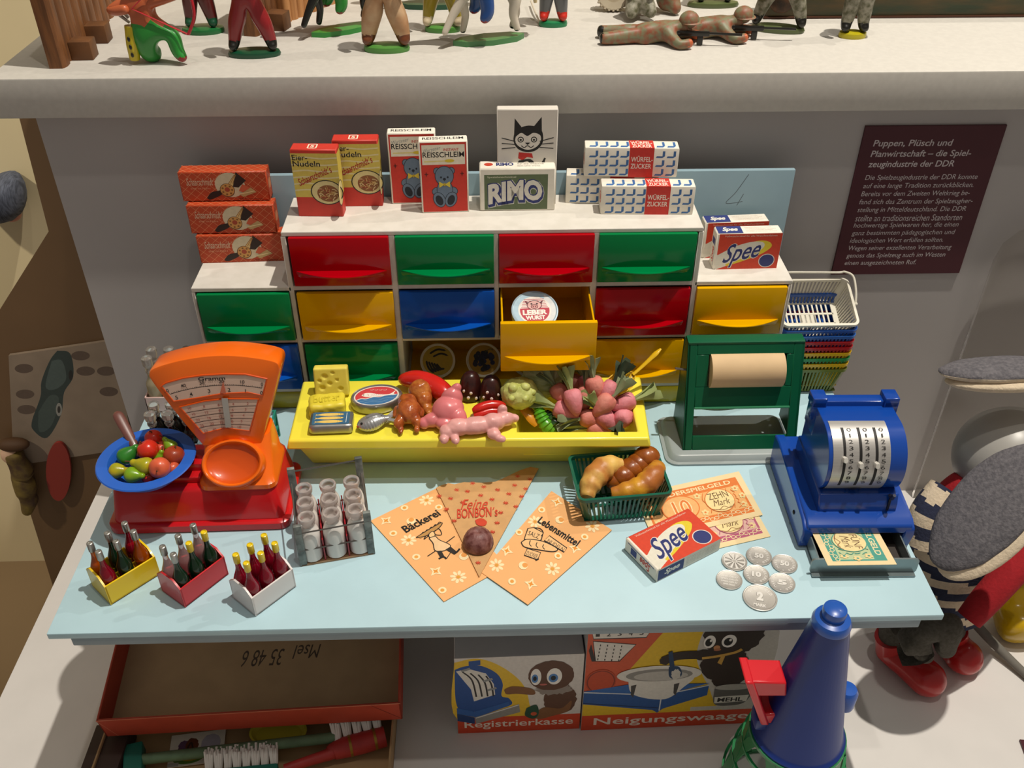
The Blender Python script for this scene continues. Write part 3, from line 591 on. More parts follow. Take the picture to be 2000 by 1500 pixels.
lt = mat('lettuce_green', '#a8b67a', .5, c2='#d3daae', scale=90, bump=.3, stretch=(1, 1, 4))
m = M(); m.ball((0, 0, .011), (.0145, .0100, .0138), lt, 60, 24, lambda d: 1 + .07 * math.sin(14 * math.atan2(d.z + .3, d.x)) * (1 - abs(d.y) * .5) + .05 * noise.noise(V(d) * 4))
for x, z, r in ((.002, .008, .0062), (.009, .007, .0055)): m.ball((x, -.0068, z), (r, .004, r), lt, 20, 14, lambda d: 1 + .05 * math.sin(12 * math.atan2(d.z, d.x)))
single(m, 'green_lettuce', (.0316, .1710, .0315), 'dull green lettuce head with ribbed leaves behind the pale cabbage', 'food')
am = pl('amber_plastic', '#d08a1e', .25, var=.08, scale=100)
ZB = .0115
m = M(); P = spl([(-.0085, .0085, .012, .0008), (-.005, .005, .0115, .0026), (0, 0, .0095, .0042), (.0045, -.005, .006, .0046), (.0075, -.008, .003, .0030)], 6); m.tube(P, [p[3] for p in P], am, 12, flat=.55)
P = spl([(-.0065, .008, .0135, .0006), (-.003, .004, .0120, .0016), (.001, -.001, .011, .0022)], 5); m.tube(P, [p[3] for p in P], am, 8)
a = K(1030, 830, .022); single(m, 'amber_pepper', (a.x - .001, a.y + .001, .0245), 'glossy amber toy pepper with curled end at the basin edge', 'food')
gn = pl('pickle_green', '#4f9d22', .28, c2='#7fb53a', scale=70); dg = pl('dark_cucumber', '#1e3a1f', .3, c2='#2f5227', scale=100)
def warty(m, P, mt, n=18):
    P = spl(P, 7); m.tube(P, [p[3] * (1 + .14 * math.sin(i * 2.1)) for i, p in enumerate(P)], mt, n); rnd = random.Random(2)
    for i in range(26):
        p = rnd.choice(P[4:-3]); a = rnd.uniform(-.6, PI + .6); m.ball((p[0] + p[3] * .8 * math.cos(a), p[1], p[2] + p[3] * .85 * math.sin(a)), .0009, mt, 8, 6)
m = M(); warty(m, [(*K(1047, 790, .038), .0012), (*K(1052, 800, .036), .0034), (*K(1058, 815, .032), .0042), (*K(1068, 831, .027), .0044), (*K(1077, 840, .022), .0036), (*K(1082, 843, .019), .0012)], gn)
for k in range(4): m.tube([K(1048, 790, .038), K(1040 + 6 * k, 782 + 3 * (k % 2), .040)], [.001, .0004], gn, 6)
tag(m.build('green_pickle'), 'bright green warty pickle lying across the basin edge', 'food')
m = M(); warty(m, [(*K(1068, 802, .033), .0012), (*K(1072, 812, .031), .0040), (*K(1083, 826, .027), .0046), (*K(1092, 838, .021), .0042), (*K(1097, 842, .018), .0015)], dg); tag(m.build('dark_cucumber'), 'dark green cucumber between the pickle and the pink radishes', 'food')
# radishes
rp = mat('radish_pink', '#dc8a92', .65, c2='#cf747a', scale=120, bump=.5, bscale=300); ro = mat('radish_coral', '#d98a7c', .65, c2='#cc7468', scale=120, bump=.5, bscale=300)
lf = [mat('paper_leaf_' + n, c, .6, var=.1, scale=200) for n, c in (('olive', '#94a067'), ('grey', '#858f6b'), ('dark', '#34402e'))]
protos = []
for i in range(3):
    t = thing('radish', 'x', 'radish', (0, 0, 0), group='pink radishes in the basin')
    m = M(); pr = [(.0010, -.0002), (.0044, .0004), (.0060, .0032), (.0060, .0062), (.0048, .0098), (.0028, .0132), (.0006, .0150)]; q = spl(pr, 3); m.lathe(q, (rp, ro, rp)[i], 18); rnd = random.Random(i)
    m.v = [v + v.normalized() * .0005 * noise.noise(v * 350 + V((i, 0, 0))) for v in m.v]; m.build('root', t)
    m = M()
    for k in range(6):
        a = k * 1.05 + i; L = .0110 + .005 * rnd.random(); w = .0019 + .0009 * rnd.random(); P = []
        R_ = []
        for s in range(7):
            u = s / 6; sp = .0008 + .0042 * u * u; c = V((math.cos(a) * sp, math.sin(a) * sp, .0006 - L * u)); t1 = V((-math.sin(a + u * .8), math.cos(a + u * .8), 0)) * w * (.55 + .9 * u) * (1 if s < 6 else .7); nn = V((math.cos(a), math.sin(a), 0)) * .0003
            R_.append([tuple(c - t1), tuple(c + nn * 2), tuple(c + t1), tuple(c - nn)])
        m.loft(R_, lf[i])
    m.build('leaves', t); protos.append(t)
RD = [(1120, 781, .046, (-.2, .5, .7), 0, 'big pink radish pointing down in the middle of the heap'), (1102, 803, .036, (-.9, .2, .35), 0, 'pink radish under the big middle one with leaves towards the cabbage'), (1152, 816, .031, (-1, -.25, .1), 1, 'coral radish whose olive leaves spread over the dark cucumber'),
      (1184, 820, .031, (-.55, .25, .75), 0, 'pink radish with tip towards the trough front rim and upright leaves'), (1218, 814, .032, (-.35, -.85, .05), 2, 'pink radish whose dark leaf hangs over the front rim'), (1168, 838, .024, (-1, .15, .1), 1, 'coral radish lying lowest at the front rim of the basin'),
      (1181, 789, .042, (.6, .3, .6), 1, 'coral radish with leaves against the yellow scoop bowl'), (1220, 786, .039, (1, .25, .25), 0, 'pink radish with leaves sticking out over the trough end'), (1190, 764, .047, (.5, .4, .75), 2, 'pink radish with dark leaf inside the yellow scoop'),
      (1162, 756, .049, (-.2, .3, 1), 1, 'coral radish with tall upright leaves at the basin rear'), (1143, 775, .041, (.1, .4, .8), 1, 'coral radish squeezed between the big middle one and its neighbour'), (1094, 770, .043, (-.5, .5, .6), 1, 'small coral radish next to the pale cabbage'),
      (1148, 750, .043, (-.5, .4, .8), 0, 'pink radish peeping out behind the tall leaves'), (1199, 806, .029, (.2, .5, .3), 0, 'pink radish deep between others near the basin end'), (1120, 752, .040, (-.25, .3, .9), 1, 'coral radish at the rear beside the lettuce with grey green leaves')]
for n, (px, py, z, L, k, lb) in enumerate(RD):
    c = K(px, py, z); d = -V(L).normalized(); q = d.to_track_quat('Z', 'Y').to_euler(); loc = c - d * .007

    o = copy_thing(protos[k], loc, q, lb, .92 if n in (11, 12) else (1.02, 1.02, 1.2))
for t in protos:
    for c in list(t.children): bpy.data.objects.remove(c)
    bpy.data.objects.remove(t)
sc = pl('scoop_yellow', '#dfb21a', .3)
m = M(); A, B = K(1172, 772, .047), K(1240, 729, .053); E = K(1291, 681, .066); ax = (B - A); L = ax.length; X = ax.normalized(); Z = V((.05, -.62, .78)); Z = (Z - X * Z.dot(X)).normalized(); Y = Z.cross(X)
R_ = []
for s in range(13):
    u = s / 12; wd = .0074 * (math.sin(min(1, u * 1.25 + .25) * PI / 2) if u < .7 else math.cos((u - .7) / .3 * PI / 2 * .93)); dp = .006 * (1 - .6 * u) * (1 if u < .8 else .7)
    outer = [A + ax * u + Y * wd * math.cos(t) - Z * dp * math.sin(t) for t in [PI * i / 10 for i in range(11)]]; inner = [A + ax * u + Y * (wd - .0007) * math.cos(t) - Z * (dp - .0007) * math.sin(t) for t in [PI * (10 - i) / 10 for i in range(11)]]
    R_.append([tuple(p) for p in outer + inner])
m.loft(R_, sc); P = spl([(*(B - ax * .06), .0013), (*lerp(B, E, .25), .0014), (*lerp(B, E, .6), .0017), (*lerp(B, E, .8), .0020), (*E, .0008)], 5); m.tube(P, [p[3] for p in P], sc, 10, flat=.5)
tag(m.build('yellow_scoop'), 'yellow plastic scoop stuck in the radishes, handle pointing up', 'scoop')
# ---------------------------------------------------------------- toy kitchen scale
def plane_at(P0, N):
    P0, N = V(P0), V(N)
    def f(px, py):
        w = ray(px, py); return CAM + w * ((P0 - CAM).dot(N) / w.dot(N))
    return f
sr = pl('scale_red', '#c4161c', .25); so = pl('scale_orange', '#ee6a12', .22); sdo = pl('scale_dark_orange', '#d2500f', .3)
sl = thing('kitchen_scale', 'red and orange plastic toy scale with dial at the counter corner', 'scale', (-.183, .10, 0), math.radians(1.0))
SX = TR(.183, -.10, 0)
m = M(SX)
def rr3(x0, y0, x1, y1, r, z): return [(x, y, z) for x, y in rrect(x0, y0, x1, y1, r, 5)]
b0 = (-.2395, .0755, -.1285, .1330)
def ins(b, i): return (b[0] + i, b[1] + i, b[2] - i, b[3] - i)
m.loft([rr3(*ins(b0, .0008), .006, .0003), rr3(*b0, .007, .0012), rr3(*b0, .007, .0058), rr3(*ins(b0, .0012), .007, .0068), rr3(*ins(b0, .0030), .006, .0070), rr3(*ins(b0, .0062), .006, .0275), rr3(*ins(b0, .0078), .005, .0294), rr3(*ins(b0, .0100), .004, .0300)], sr); m.build('base', sl)
m = M(SX); m.box((-.190, .094, .030), (-.176, .108, .040), sr, .0008); m.box((-.215, .088, .030), (-.180, .1015, .0345), sr, .0008); m.build('bowl_arm', sl)
# dial: a fan-shaped housing leaning back
P0 = V((0, .0985, .05)); tl = math.radians(9); N = V((0, -math.cos(tl), math.sin(tl))); FP = plane_at(P0, N); VV = V((0, math.sin(tl), math.cos(tl)))
def loc2(px, py): p = FP(px, py); return ((p - P0).x, (p - P0).dot(VV))
FX = SX @ MX(((1, 0, 0, P0.x), (0, VV.y, N.y, P0.y), (0, VV.z, N.z, P0.z), (0, 0, 0, 1)))     # local x, v, towards the viewer
fan = spl([loc2(*p) for p in ((397, 872), (340, 803), (297, 745), (291, 730), (300, 719), (342, 706), (395, 697), (446, 695), (497, 700), (536, 708), (546, 718), (544, 738), (528, 800), (510, 872))], 4)
cxy = (sum(p[0] for p in fan) / len(fan), sum(p[1] for p in fan) / len(fan))
def shr(P, k): return [(cxy[0] + (x - cxy[0]) * k, cxy[1] + (y - cxy[1]) * k) for x, y in P]
def rg(P, z): return [(x, y, z) for x, y in (P if sum(P[i][0] * P[i - 1][1] - P[i - 1][0] * P[i][1] for i in range(len(P))) < 0 else P[::-1])]
wn1 = [loc2(*p) for p in ((316, 753), (325, 747), (358, 738), (395, 733), (440, 731), (480, 732), (521, 741), (513, 773), (484, 767), (435, 769), (385, 777), (340, 783))]
wn2 = [loc2(*p) for p in ((352, 794), (400, 783), (440, 779), (505, 780), (488, 842), (440, 836), (397, 846))]
m = M(FX); m.loft([rg(shr(fan, .96), -.0205), rg(shr(fan, 1.0), -.0185), rg(shr(fan, 1.0), -.0012), rg(shr(fan, .985), 0), rg(shr(fan, .965), .0002)], so); m.build('dial_housing', sl)
pap = mat('dial_paper', '#d7b8a5', .5, var=.03)
m = M(FX); m.prism(wn1, .0002, .0005, pap); m.prism(wn2, .0002, .0005, pap)
for w_ in (wn1, wn2): m.tube([(x, y, .0004) for x, y in w_], .0006, sdo, 6, closed=True)
class GP(G):
    pass
g = G(m, lambda u, v, k: (u, v, .0005 + k), a=1)
def arcp(x0, y0, xm, ym, x1, y1, n=18):
    a, b, c = loc2(x0, y0), loc2(xm, ym), loc2(x1, y1); return [tuple((1 - t) ** 2 * p + 2 * t * (1 - t) * (2 * q - .5 * p - .5 * r) + t * t * r for p, q, r in zip(a, b, c)) for t in [i / n for i in range(n + 1)]]
def tx(t, px, py, h, rot=0, col=BLK, wdt=None, bold=.01):
    x, y = loc2(px, py); vs, fs, aw, ah = glyphs(t, bold, 0); hh = h * .00031; ww = wdt * .00031 if wdt else hh * aw / ah; c, q = math.cos(math.radians(rot)), math.sin(math.radians(rot))
    g.text(t, -ww / 2, -hh / 2, ww / 2, hh / 2, col, bold=bold, warp=lambda X, Y: (x + X * c - Y * q, y + X * q + Y * c))
bs = arcp(333, 769, 420, 753, 511, 759, 50); g.line(bs, .0004, BLK)
for i in range(51):
    L = .0016 if i % 10 == 0 else .0010 if i % 5 == 0 else .0007
    g.line([bs[i], (bs[i][0] + (bs[i][0] + .158) * L * 14, bs[i][1] + L)], .00022, BLK)
tx('Gramm', 414, 739, 8, 1, wdt=50)
for t, px, py, r in (('50', 326, 762, 16), ('40', 359, 752, 9), ('30', 395, 747, 4), ('20', 433, 745, 0), ('10', 474, 746, -3), ('0', 512, 751, -8)): tx(t, px, py, 7, r)
for t, px, py, r in (('5', 346, 775, 12), ('4', 374, 769, 8), ('3', 409, 763, 4), ('2', 448, 761, -1), ('1', 480, 764, -4), ('0', 511, 768, -8)): tx(t, px, py, 8, r)
for i in range(4):
    g.line(arcp(361 + i * 9, 806 + i * 10, 430, 796 + i * 11, 501 - i * 4, 793 + i * 12.5), .0004, '#3a2a26')
rows = ['10 8 6 4 2', '15 12 9 6 3', '20 16 12 8 4', '25 20 15 10 5', '50 40 30 20 10']
for i, r in enumerate(rows):
    for j, t in enumerate(r.split()): tx(t, lerp(371 + i * 8, 484 - i * 4, j / 4), lerp(796, 788, j / 4) + i * 11.3 - 2 * math.sin(j / 4 * PI) + .4, 5.5, lerp(8, -6, j / 4), '#a2453c', bold=.0)
m.build('dial_face', sl)
m = M(FX); a, b, c, d_ = loc2(434, 776), loc2(446, 776), loc2(453, 832), loc2(442, 833); m.prism([a, b, c, d_], .0016, .0020, mat('pointer_metal', '#c9c6c0', .3, .8))
a, b, c = loc2(431, 766), loc2(443, 766), loc2(437, 743); m.prism([a, b, c], .0016, .0020, pl('pointer_red', '#c96a4e', .3)); m.build('pointer', sl)
m = M(SX); q = [K(386, 958, .030), K(541, 944, .030)]; x0, x1, y0 = q[0].x, q[1].x, q[0].y
pb = (x0, y0, x1, .1215)
m.loft([rr3(*pb, .006, .0295), rr3(*ins(pb, .0002), .006, .0325), rr3(pb[0] + .002, pb[1] + .004, pb[2] - .002, pb[3], .006, .0350), rr3(pb[0] + .003, pb[1] + .0150, pb[2] - .003, pb[3], .006, .0485), rr3(pb[0] + .005, pb[1] + .020, pb[2] - .004, pb[3] - .001, .005, .0545)], so)
dc = K(453, 906, .0452); ax = V((.02, -.72, .70)).normalized(); DX = TR(*dc) @ ax.to_track_quat('Z', 'Y').to_matrix().to_4x4()
m.lathe([(.0196, -.012), (.0190, -.002), (.0182, .0004), (.0176, .0011), (.0168, .0012), (.0160, .0006), (.0152, -.0014), (.0120, -.0030), (.005, -.0040), (0, -.0042)], so, 48, X=DX, sy=.78)
m.lathe([(.0156, -.0004), (.0150, -.0012), (.0120, -.0029), (.005, -.0039), (0, -.0041)], sdo, 48, X=DX, cap0=False, sy=.78)
m.ball((.002, -.0125, -.0022), .0013, sdo, 12, 8, X=DX); m.build('weighing_column', sl)
# bowl, scoop, fruit
bc = V((-.2110, .0928, 0)); bz = .0455
bl = pl('bowl_blue', '#2460c2', .35)
m = M(); m.lathe([(0, -.0112), (.0170, -.0112), (.0205, -.0080), (.0225, -.0006), (.0286, -.0002), (.0290, .0004), (.0284, .0010), (.0222, .0008), (.0212, -.0006), (.0196, -.0074), (.0165, -.0096), (0, -.0098)], bl, 56, cap0=False, cap1=False)
single(m, 'fruit_bowl', (bc.x, bc.y, bz), 'round blue plastic bowl with wide rim on the red scale', 'bowl')
FRG = 'toy fruit in the blue bowl'
to = pl('tomato_red', '#cf2f1c', .28, var=.08, scale=90); tb = pl('tomato_brown', '#9c3a1b', .4, var=.1, scale=150); tc_ = pl('fruit_coral', '#cf5b3a', .35, var=.08, scale=120)
gd = pl('pear_dark_green', '#2f7d28', .3, var=.1, scale=80); gl = pl('pear_lime', '#8aa818', .3, c2='#6f9a1a', scale=90); gy = pl('pear_yellow', '#c2a912', .3, c2='#96981c', scale=90); sm = mat('stem_brown', '#5a3a1c', .6)
def tomato(px, py, z, r, mt, lb, st=(0, 0, 1)):
    t = thing('tomato', lb, 'fruit', K(px, py, z), group=FRG); t.rotation_euler = V(st).to_track_quat('Z', 'Y').to_euler()
    m = M(); r *= 1.12; m.ball((0, 0, 0), r, mt, 26, 18, lambda d: 1 - .16 * max(0, d.z) ** 14 + .015 * math.cos(5 * math.atan2(d.y, d.x)) * (1 - d.z * d.z)); m.build('flesh', t)
    m = M(); m.tube([(0, 0, r * .8), (.0003, 0, r * 1.0), (.0012, .0004, r * 1.12)], .0004, sm, 6); m.build('stem', t)
def pear(px, py, z, L, dr, mt, lb, name='pear'):
    t = thing(name, lb, 'fruit', K(px, py, z), group=FRG); t.rotation_euler = V(dr).to_track_quat('Z', 'Y').to_euler()
    L *= 1.12; m = M(); m.lathe(spl([(0, -.52 * L), (.18 * L, -.50 * L), (.36 * L, -.32 * L), (.38 * L, -.12 * L), (.28 * L, .12 * L), (.17 * L, .30 * L), (.14 * L, .44 * L), (.06 * L, .52 * L), (0, .53 * L)], 4), mt, 24); m.build('flesh', t)
    m = M(); m.tube([(0, 0, .5 * L), (.0002, 0, .60 * L), (.0012, .0003, .72 * L)], .0004, sm, 6); m.build('stem', t)
tomato(300, 856, .0485, .0048, to, 'bright red tomato at the rear of the bowl'); tomato(289, 879, .0490, .0057, to, 'bright red tomato in the middle beside the dark green pear', (-.5, .2, .8)); tomato(313, 877, .0440, .0046, pl('tomato_rose', '#d2533c', .3), 'rosy tomato half buried at the centre of the bowl')
tomato(340, 891, .0455, .0058, tb, 'dark brownish red tomato at the scale side of the bowl', (.3, .2, .9)); tomato(312, 914, .0490, .0057, tc_, 'coral tomato with stem facing the bowl front', (.0, -.9, .4)); tomato(336, 915, .0420, .0042, tc_, 'coral tomato peeping out under the dark one'); tomato(292, 931, .0415, .0042, to, 'red tomato tucked under the lime pear at the bowl front')
pear(252, 886, .0475, .0128, (.75, .35, .55), gd, 'dark green pear with upturned stem'); pear(277, 908, .0490, .0122, (-.95, .15, .25), gy, 'yellow pear lying across the bowl centre'); pear(330, 868, .0480, .0095, (-.55, .3, .75), gl, 'small lime fruit with pointed end at the rear rim', 'lemon')
pear(234, 919, .0450, .0108, (.9, -.1, .1), gy, 'olive yellow pear with dark eye at the bowl edge'); pear(264, 928, .0455, .0112, (.95, -.25, .1), gl, 'lime green pear at the bowl front'); pear(312, 893, .0445, .0092, (.4, .2, .9), gl, 'small green yellow fruit between tomatoes', 'lemon')
sb = pl('scoop_brown', '#6a4038', .35, var=.06)
m = M(); A = K(262, 868, .0440); B = K(228, 806, .0560); P = spl([(*lerp(A, B, -.15), .0018), (*A, .0026), (*lerp(A, B, .3), .0030), (*lerp(A, B, .75), .0034), (*lerp(A, B, .95), .0030), (*lerp(A, B, 1.03), .0012)], 6); m.tube(P, [p[3] for p in P], sb, 14, flat=.45)
m.ball(tuple(K(270, 880, .0405)), (.0075, .0058, .0035), sb, 24, 14); tag(m.build('brown_scoop'), 'small brown scoop standing in the blue fruit bowl', 'scoop')
# ---------------------------------------------------------------- small drink crates with six bottles each
def glassy(n, c, a=.0, tr=.55): return mat(n, c, .08, trans=tr, ior=1.35, coat=.5)
LQ = {'o': glassy('drink_orange', '#c25a0c'), 'r': glassy('drink_red', '#a3122e'), 'g': glassy('drink_dark_green', '#12301c', tr=.3), 'c': glassy('drink_pale_rose', '#e2c9c9', tr=.75)}
cap_s = mat('cap_silver', '#a8a7a2', .35, .75); cap_y = pl('cap_yellow', '#e0c41c', .35)
NMC = {'o': 'orange', 'r': 'dark red', 'g': 'dark green', 'c': 'clear pinkish'}
btl = {}
def drink(c, cp):
    if (c, cp) in btl: return copy_thing(btl[(c, cp)])
    t = thing('drink_bottle', 'x', 'bottle', (0, 0, 0))
    m = M(); m.lathe(spl([(.0030, 0), (.0042, .0006), (.0044, .0030), (.0044, .0130), (.0040, .0165), (.0026, .0205), (.0017, .0240), (.0015, .0285), (.0015, .0300)], 3), LQ[c], 20); m.build('bottle_body', t)
    m = M(); m.lathe([(.0017, .0278), (.0019, .0282), (.0019, .0334), (.0018, .0341), (.0014, .0343), (.0012, .0338), (0, .0337)], cap_y if cp == 'y' else cap_s, 16); m.build('cap', t)
    btl[(c, cp)] = t; return t
def crate6(F, Rt, mt, cname, rows, caps):
    F, Rt = V(F), V(Rt); F.z = Rt.z = 0; u = (Rt - F); L = u.length; rz = math.atan2(u.y, u.x); W_ = .0206; hC = .0150; th = .0011
    m = M()
    m.box((0, 0, .0003), (L, W_, .0018), mt, .0003, seg=1)
    for y in (0, W_ - th): m.box((0, y, .0003), (L, y + th, hC), mt, .0003, seg=1)
    for x in (0, L - th): m.prism([(0, .0003), (W_, .0003), (W_, hC), (W_ * .74, hC + .0042), (W_ * .26, hC + .0042), (0, hC)], x, x + th, mt, X=MX(((0, 0, 1, 0), (1, 0, 0, 0), (0, 1, 0, 0), (0, 0, 0, 1))))
    for k in (1, 2): m.box((L * k / 3 - .0004, .001, .0015), (L * k / 3 + .0004, W_ - .001, .0100), mt)
    m.box((.001, W_ / 2 - .0004, .0015), (L - .001, W_ / 2 + .0004, .0100), mt)
    o = m.build('drink_crate'); o.location = F + V((0, 0, .0002)); o.rotation_euler = (0, 0, rz); tag(o, cname + ' plastic drink crate holding six small bottles', 'crate')
    XF = TR(*F) @ MX.Rotation(rz, 4, 'Z')
    pos = ('nearest the crate corner', 'at the middle', 'at the far end')
    for r in (1, 0):
        for k in range(3):
            c, cp = rows[r][k], caps[r][k]; b = drink(c, cp); b.location = XF @ V((L * (k + .5) / 3, W_ * (.27 + .46 * r), .0021)); b.rotation_euler = (0, 0, random.random() * 6)
            tag(b, f"{NMC[c]} bottle with {'yellow' if cp == 'y' else 'silver'} cap, {('first', 'second', 'third')[k]} of the {'front' if r == 0 else 'rear'} row in the {cname} crate", 'bottle', f'bottles in the {cname} crate')
crate6(K(217, 1183), K(314, 1122), pl('crate_yellow', '#e8c50f', .35), 'yellow', ('rgo', 'ogr'), ('sss', 'sss'))
crate6(K(362, 1188), K(447, 1122), pl('crate_red', '#c2202a', .35), 'red', ('ggg', 'ccc'), ('syy', 'sss'))
crate6(K(500, 1205), K(579, 1146), pl('crate_white', '#ddd6d3', .4), 'white', ('rrr', 'rrr'), ('yyy', 'yyy'))
# ---------------------------------------------------------------- milk crate
mw = mat('weathered_tin', '#8d938f', .55, .35, c2='#5b605e', scale=140, bump=.2); wire = mat('wire_grey', '#6e6a66', .4, .7); mrd = pl('divider_red', '#a31e2a', .4)
A, B = K(590, 1107), K(730, 1083); u = (B - A); w = u.length; rz = math.atan2(u.y, u.x); dp = .0375
t = thing('milk_crate', 'worn grey metal milk crate with red dividers and nine milk bottles', 'crate', (A.x, A.y, .0002), rz)
m = M(); m.box((0, 0, 0), (w, dp, .0012), mat('crate_floor', '#a5815f', .6, var=.1)); m.build('floor_plate', t)
for x, y, h in ((.0012, .0012, .0325), (w - .0012, .0012, .0345), (.0012, dp - .0012, .0460), (w - .0012, dp - .0012, .0465)):
    m = M(); m.box((x - .0022, y - .0012, 0), (x + .0022, y + .0012, h), mw, .0003); m.build('post', t)
for y, h in ((.0004, 1), (dp - .0004, 1)):
    for z in (.0125, .0265 if y < .01 else .0425): m = M(); m.tube([(0, y, z), (w, y, z + .0012)], .0005, wire, 6); m.build('wire', t)
for x in (.0004, w - .0004):
    for z in (.011, .030): m = M(); m.tube([(x, 0, z), (x, dp, z + .005)], .0005, wire, 6); m.build('wire', t)
m = M(); pn = mat('crate_end', '#b9b3aa', .6, c2='#7d7f7c', scale=120); m.box((w - .0004, .002, .001), (w + .0004, dp - .002, .0115), pn); m.build('end_panel', t); m = M(); m.box((-.0004, .002, .001), (.0004, dp - .002, .0115), pn); m.build('end_panel', t)
m = M()
for k in (1, 2): m.box((w * k / 3 - .0004, .001, .0012), (w * k / 3 + .0004, dp - .001, .0180), mrd); m.box((.001, dp * k / 3 - .0004, .0012), (w - .001, dp * k / 3 + .0004, .0150), mrd)
m.build('divider', t)
milk = mat('milk_white', '#e6e0da', .35); glass = mat('clear_glass', '#f4f1ee', .05, trans=.9, ior=1.4)
XF = TR(A.x, A.y, .0016) @ MX.Rotation(rz, 4, 'Z'); first = None
for r in range(3):
    for k in range(3):
        loc = XF @ V((w * (k + .5) / 3, dp * (r + .5) / 3, 0)); lb = f"white milk bottle, {('first', 'second', 'third')[k]} from the scale side in the {('front', 'middle', 'rear')[r]} row of the metal crate"
        if first: copy_thing(first, loc, None, lb); continue
        first = thing('milk_bottle', lb, 'bottle', loc, group='milk bottles in the metal crate')
        m = M(); m.lathe(spl([(.0040, 0), (.0062, .0006), (.0064, .0030), (.0064, .0165), (.0058, .0210), (.0042, .0250), (.0040, .0262)], 3), milk, 24); m.build('milk', first)
        m = M(); m.lathe(spl([(.0042, .0260), (.0041, .0275), (.0042, .0285), (.0049, .0292), (.0050, .0318), (.0045, .0326), (.0035, .0320), (.0033, .0298), (.0033, .0280), (0, .0272)], 2), mat('glass_neck', '#dcd3cf', .08, trans=.65, ior=1.35), 24, cap0=False); m.build('neck', first)
# ---------------------------------------------------------------- bottles behind the scale
def jar(liq, st):
    t = thing('stoppered_bottle', 'x', 'bottle', (0, 0, 0))
    m = M(); m.lathe(spl([(.0040, 0), (.0052, .0008), (.0052, .0120), (.0046, .0150), (.0026, .0180), (.0024, .0205)], 3), liq, 20); m.build('bottle_body', t)
    m = M(); m.lathe(spl([(.0024, .0203), (.0030, .0212), (.0031, .0226), (.0024, .0236), (.0036, .0252), (.0037, .0285), (.0032, .0292), (0, .0293)], 2), st, 18); m.build('stopper', t)
    return t
def box_crate(F, L, W_, rz, h, mt, lb):
    m = M(); th = .0011; m.box((0, 0, 0), (L, W_, .0012), mt)
    for a, b in (((0, 0, 0), (L, th, h)), ((0, W_ - th, 0), (L, W_, h)), ((0, 0, 0), (th, W_, h)), ((L - th, 0, 0), (L, W_, h))): m.box(a, b, mt, .0003, seg=1)
    o = m.build('bottle_crate'); o.location = F; o.rotation_euler = (0, 0, rz); return tag(o, lb, 'crate')
rose = pl('crate_rose', '#d9b9b2', .4)
pale = glassy('vinegar_pale', '#cdbf9a', tr=.5); clr = glassy('stopper_clear', '#d9d3cc', tr=.8); blk = glassy('syrup_black', '#171512', tr=.2); hon = glassy('honey_gold', '#b08a24', tr=.3)
a = V((-.2330, .1440, .0002)); lower = box_crate(a, .034, .0225, .05, .012, mat('crate_grey_blue', '#6b7f86', .4), 'low crate of black syrup bottles behind the blue fruit bowl')
j0 = jar(blk, clr)
n = 0
for r in range(2):
    for k in range(3):
        loc = TR(*a) @ MX.Rotation(.05, 4, 'Z') @ V((.0058 + .0112 * k, .0058 + .0108 * r, .0015)); lb = f"black syrup bottle with clear stopper, {('first', 'second', 'third')[k]} in the {('front', 'rear')[r]} row behind the fruit bowl"
        o = j0 if n == 0 else copy_thing(j0); o.location = loc; o.scale = (1, 1, 1.16); n += 1; tag(o, lb, 'bottle', 'syrup bottles behind the scale')
a = V((-.2490, .1960, .0002)); box_crate(a, .038, .0235, .0, .0135, rose, 'pale rose crate of vinegar bottles at the wall behind the scale dial')
j1 = jar(pale, clr); n = 0
for r in range(2):
    for k in range(3):
        o = j1 if n == 0 else copy_thing(j1); o.location = a + V((.0068 + .0122 * k, .0062 + .0112 * r, .0015)); n += 1
        o.scale = (1, 1, 1.45); tag(o, f"pale vinegar bottle with clear stopper, {('first', 'second', 'third')[k]} in the {('front', 'rear')[r]} row of the rose crate", 'bottle', 'vinegar bottles behind the scale')
teal = pl('crate_teal', '#2f8f7c', .35)
c0 = K(540, 873); a = V((c0.x - .027, .138, .0002)); t = thing('bottle_crate', 'teal green lattice crate of golden bottles behind the scale', 'crate', a, 0)
m = M(); L, W_ = .027, .030; m.box((0, 0, 0), (L, W_, .0012), teal)
for x, y in ((0, 0), (L, 0), (0, W_), (L, W_)): m.box((x - .0008, y - .0008, 0), (x + .0008, y + .0008, .022), teal)
for z in (.009, .0215):
    for q in ((0, 0, L, 0), (0, W_, L, W_), (0, 0, 0, W_), (L, 0, L, W_)): m.tube([(q[0], q[1], z), (q[2], q[3], z)], .0008, teal, 6)
m.build('frame', t)
m = M()
for y0, y1 in ((0, W_ / 3), (W_ / 3, 2 * W_ / 3), (2 * W_ / 3, W_)): m.tube([(L, y0, .009), (L, y1, .0215)], .0006, teal, 6)
m.build('lattice', t)
j2 = jar(hon, hon); n = 0
for r in range(2):
    for k in range(2):
        o = j2 if n == 0 else copy_thing(j2); o.location = a + V((.0075 + .0122 * k, .008 + .0135 * r, .0013)); n += 1; tag(o, f"golden bottle, {('first', 'second')[k]} in the {('front', 'rear')[r]} row of the teal crate", 'bottle', 'golden bottles in the teal crate')
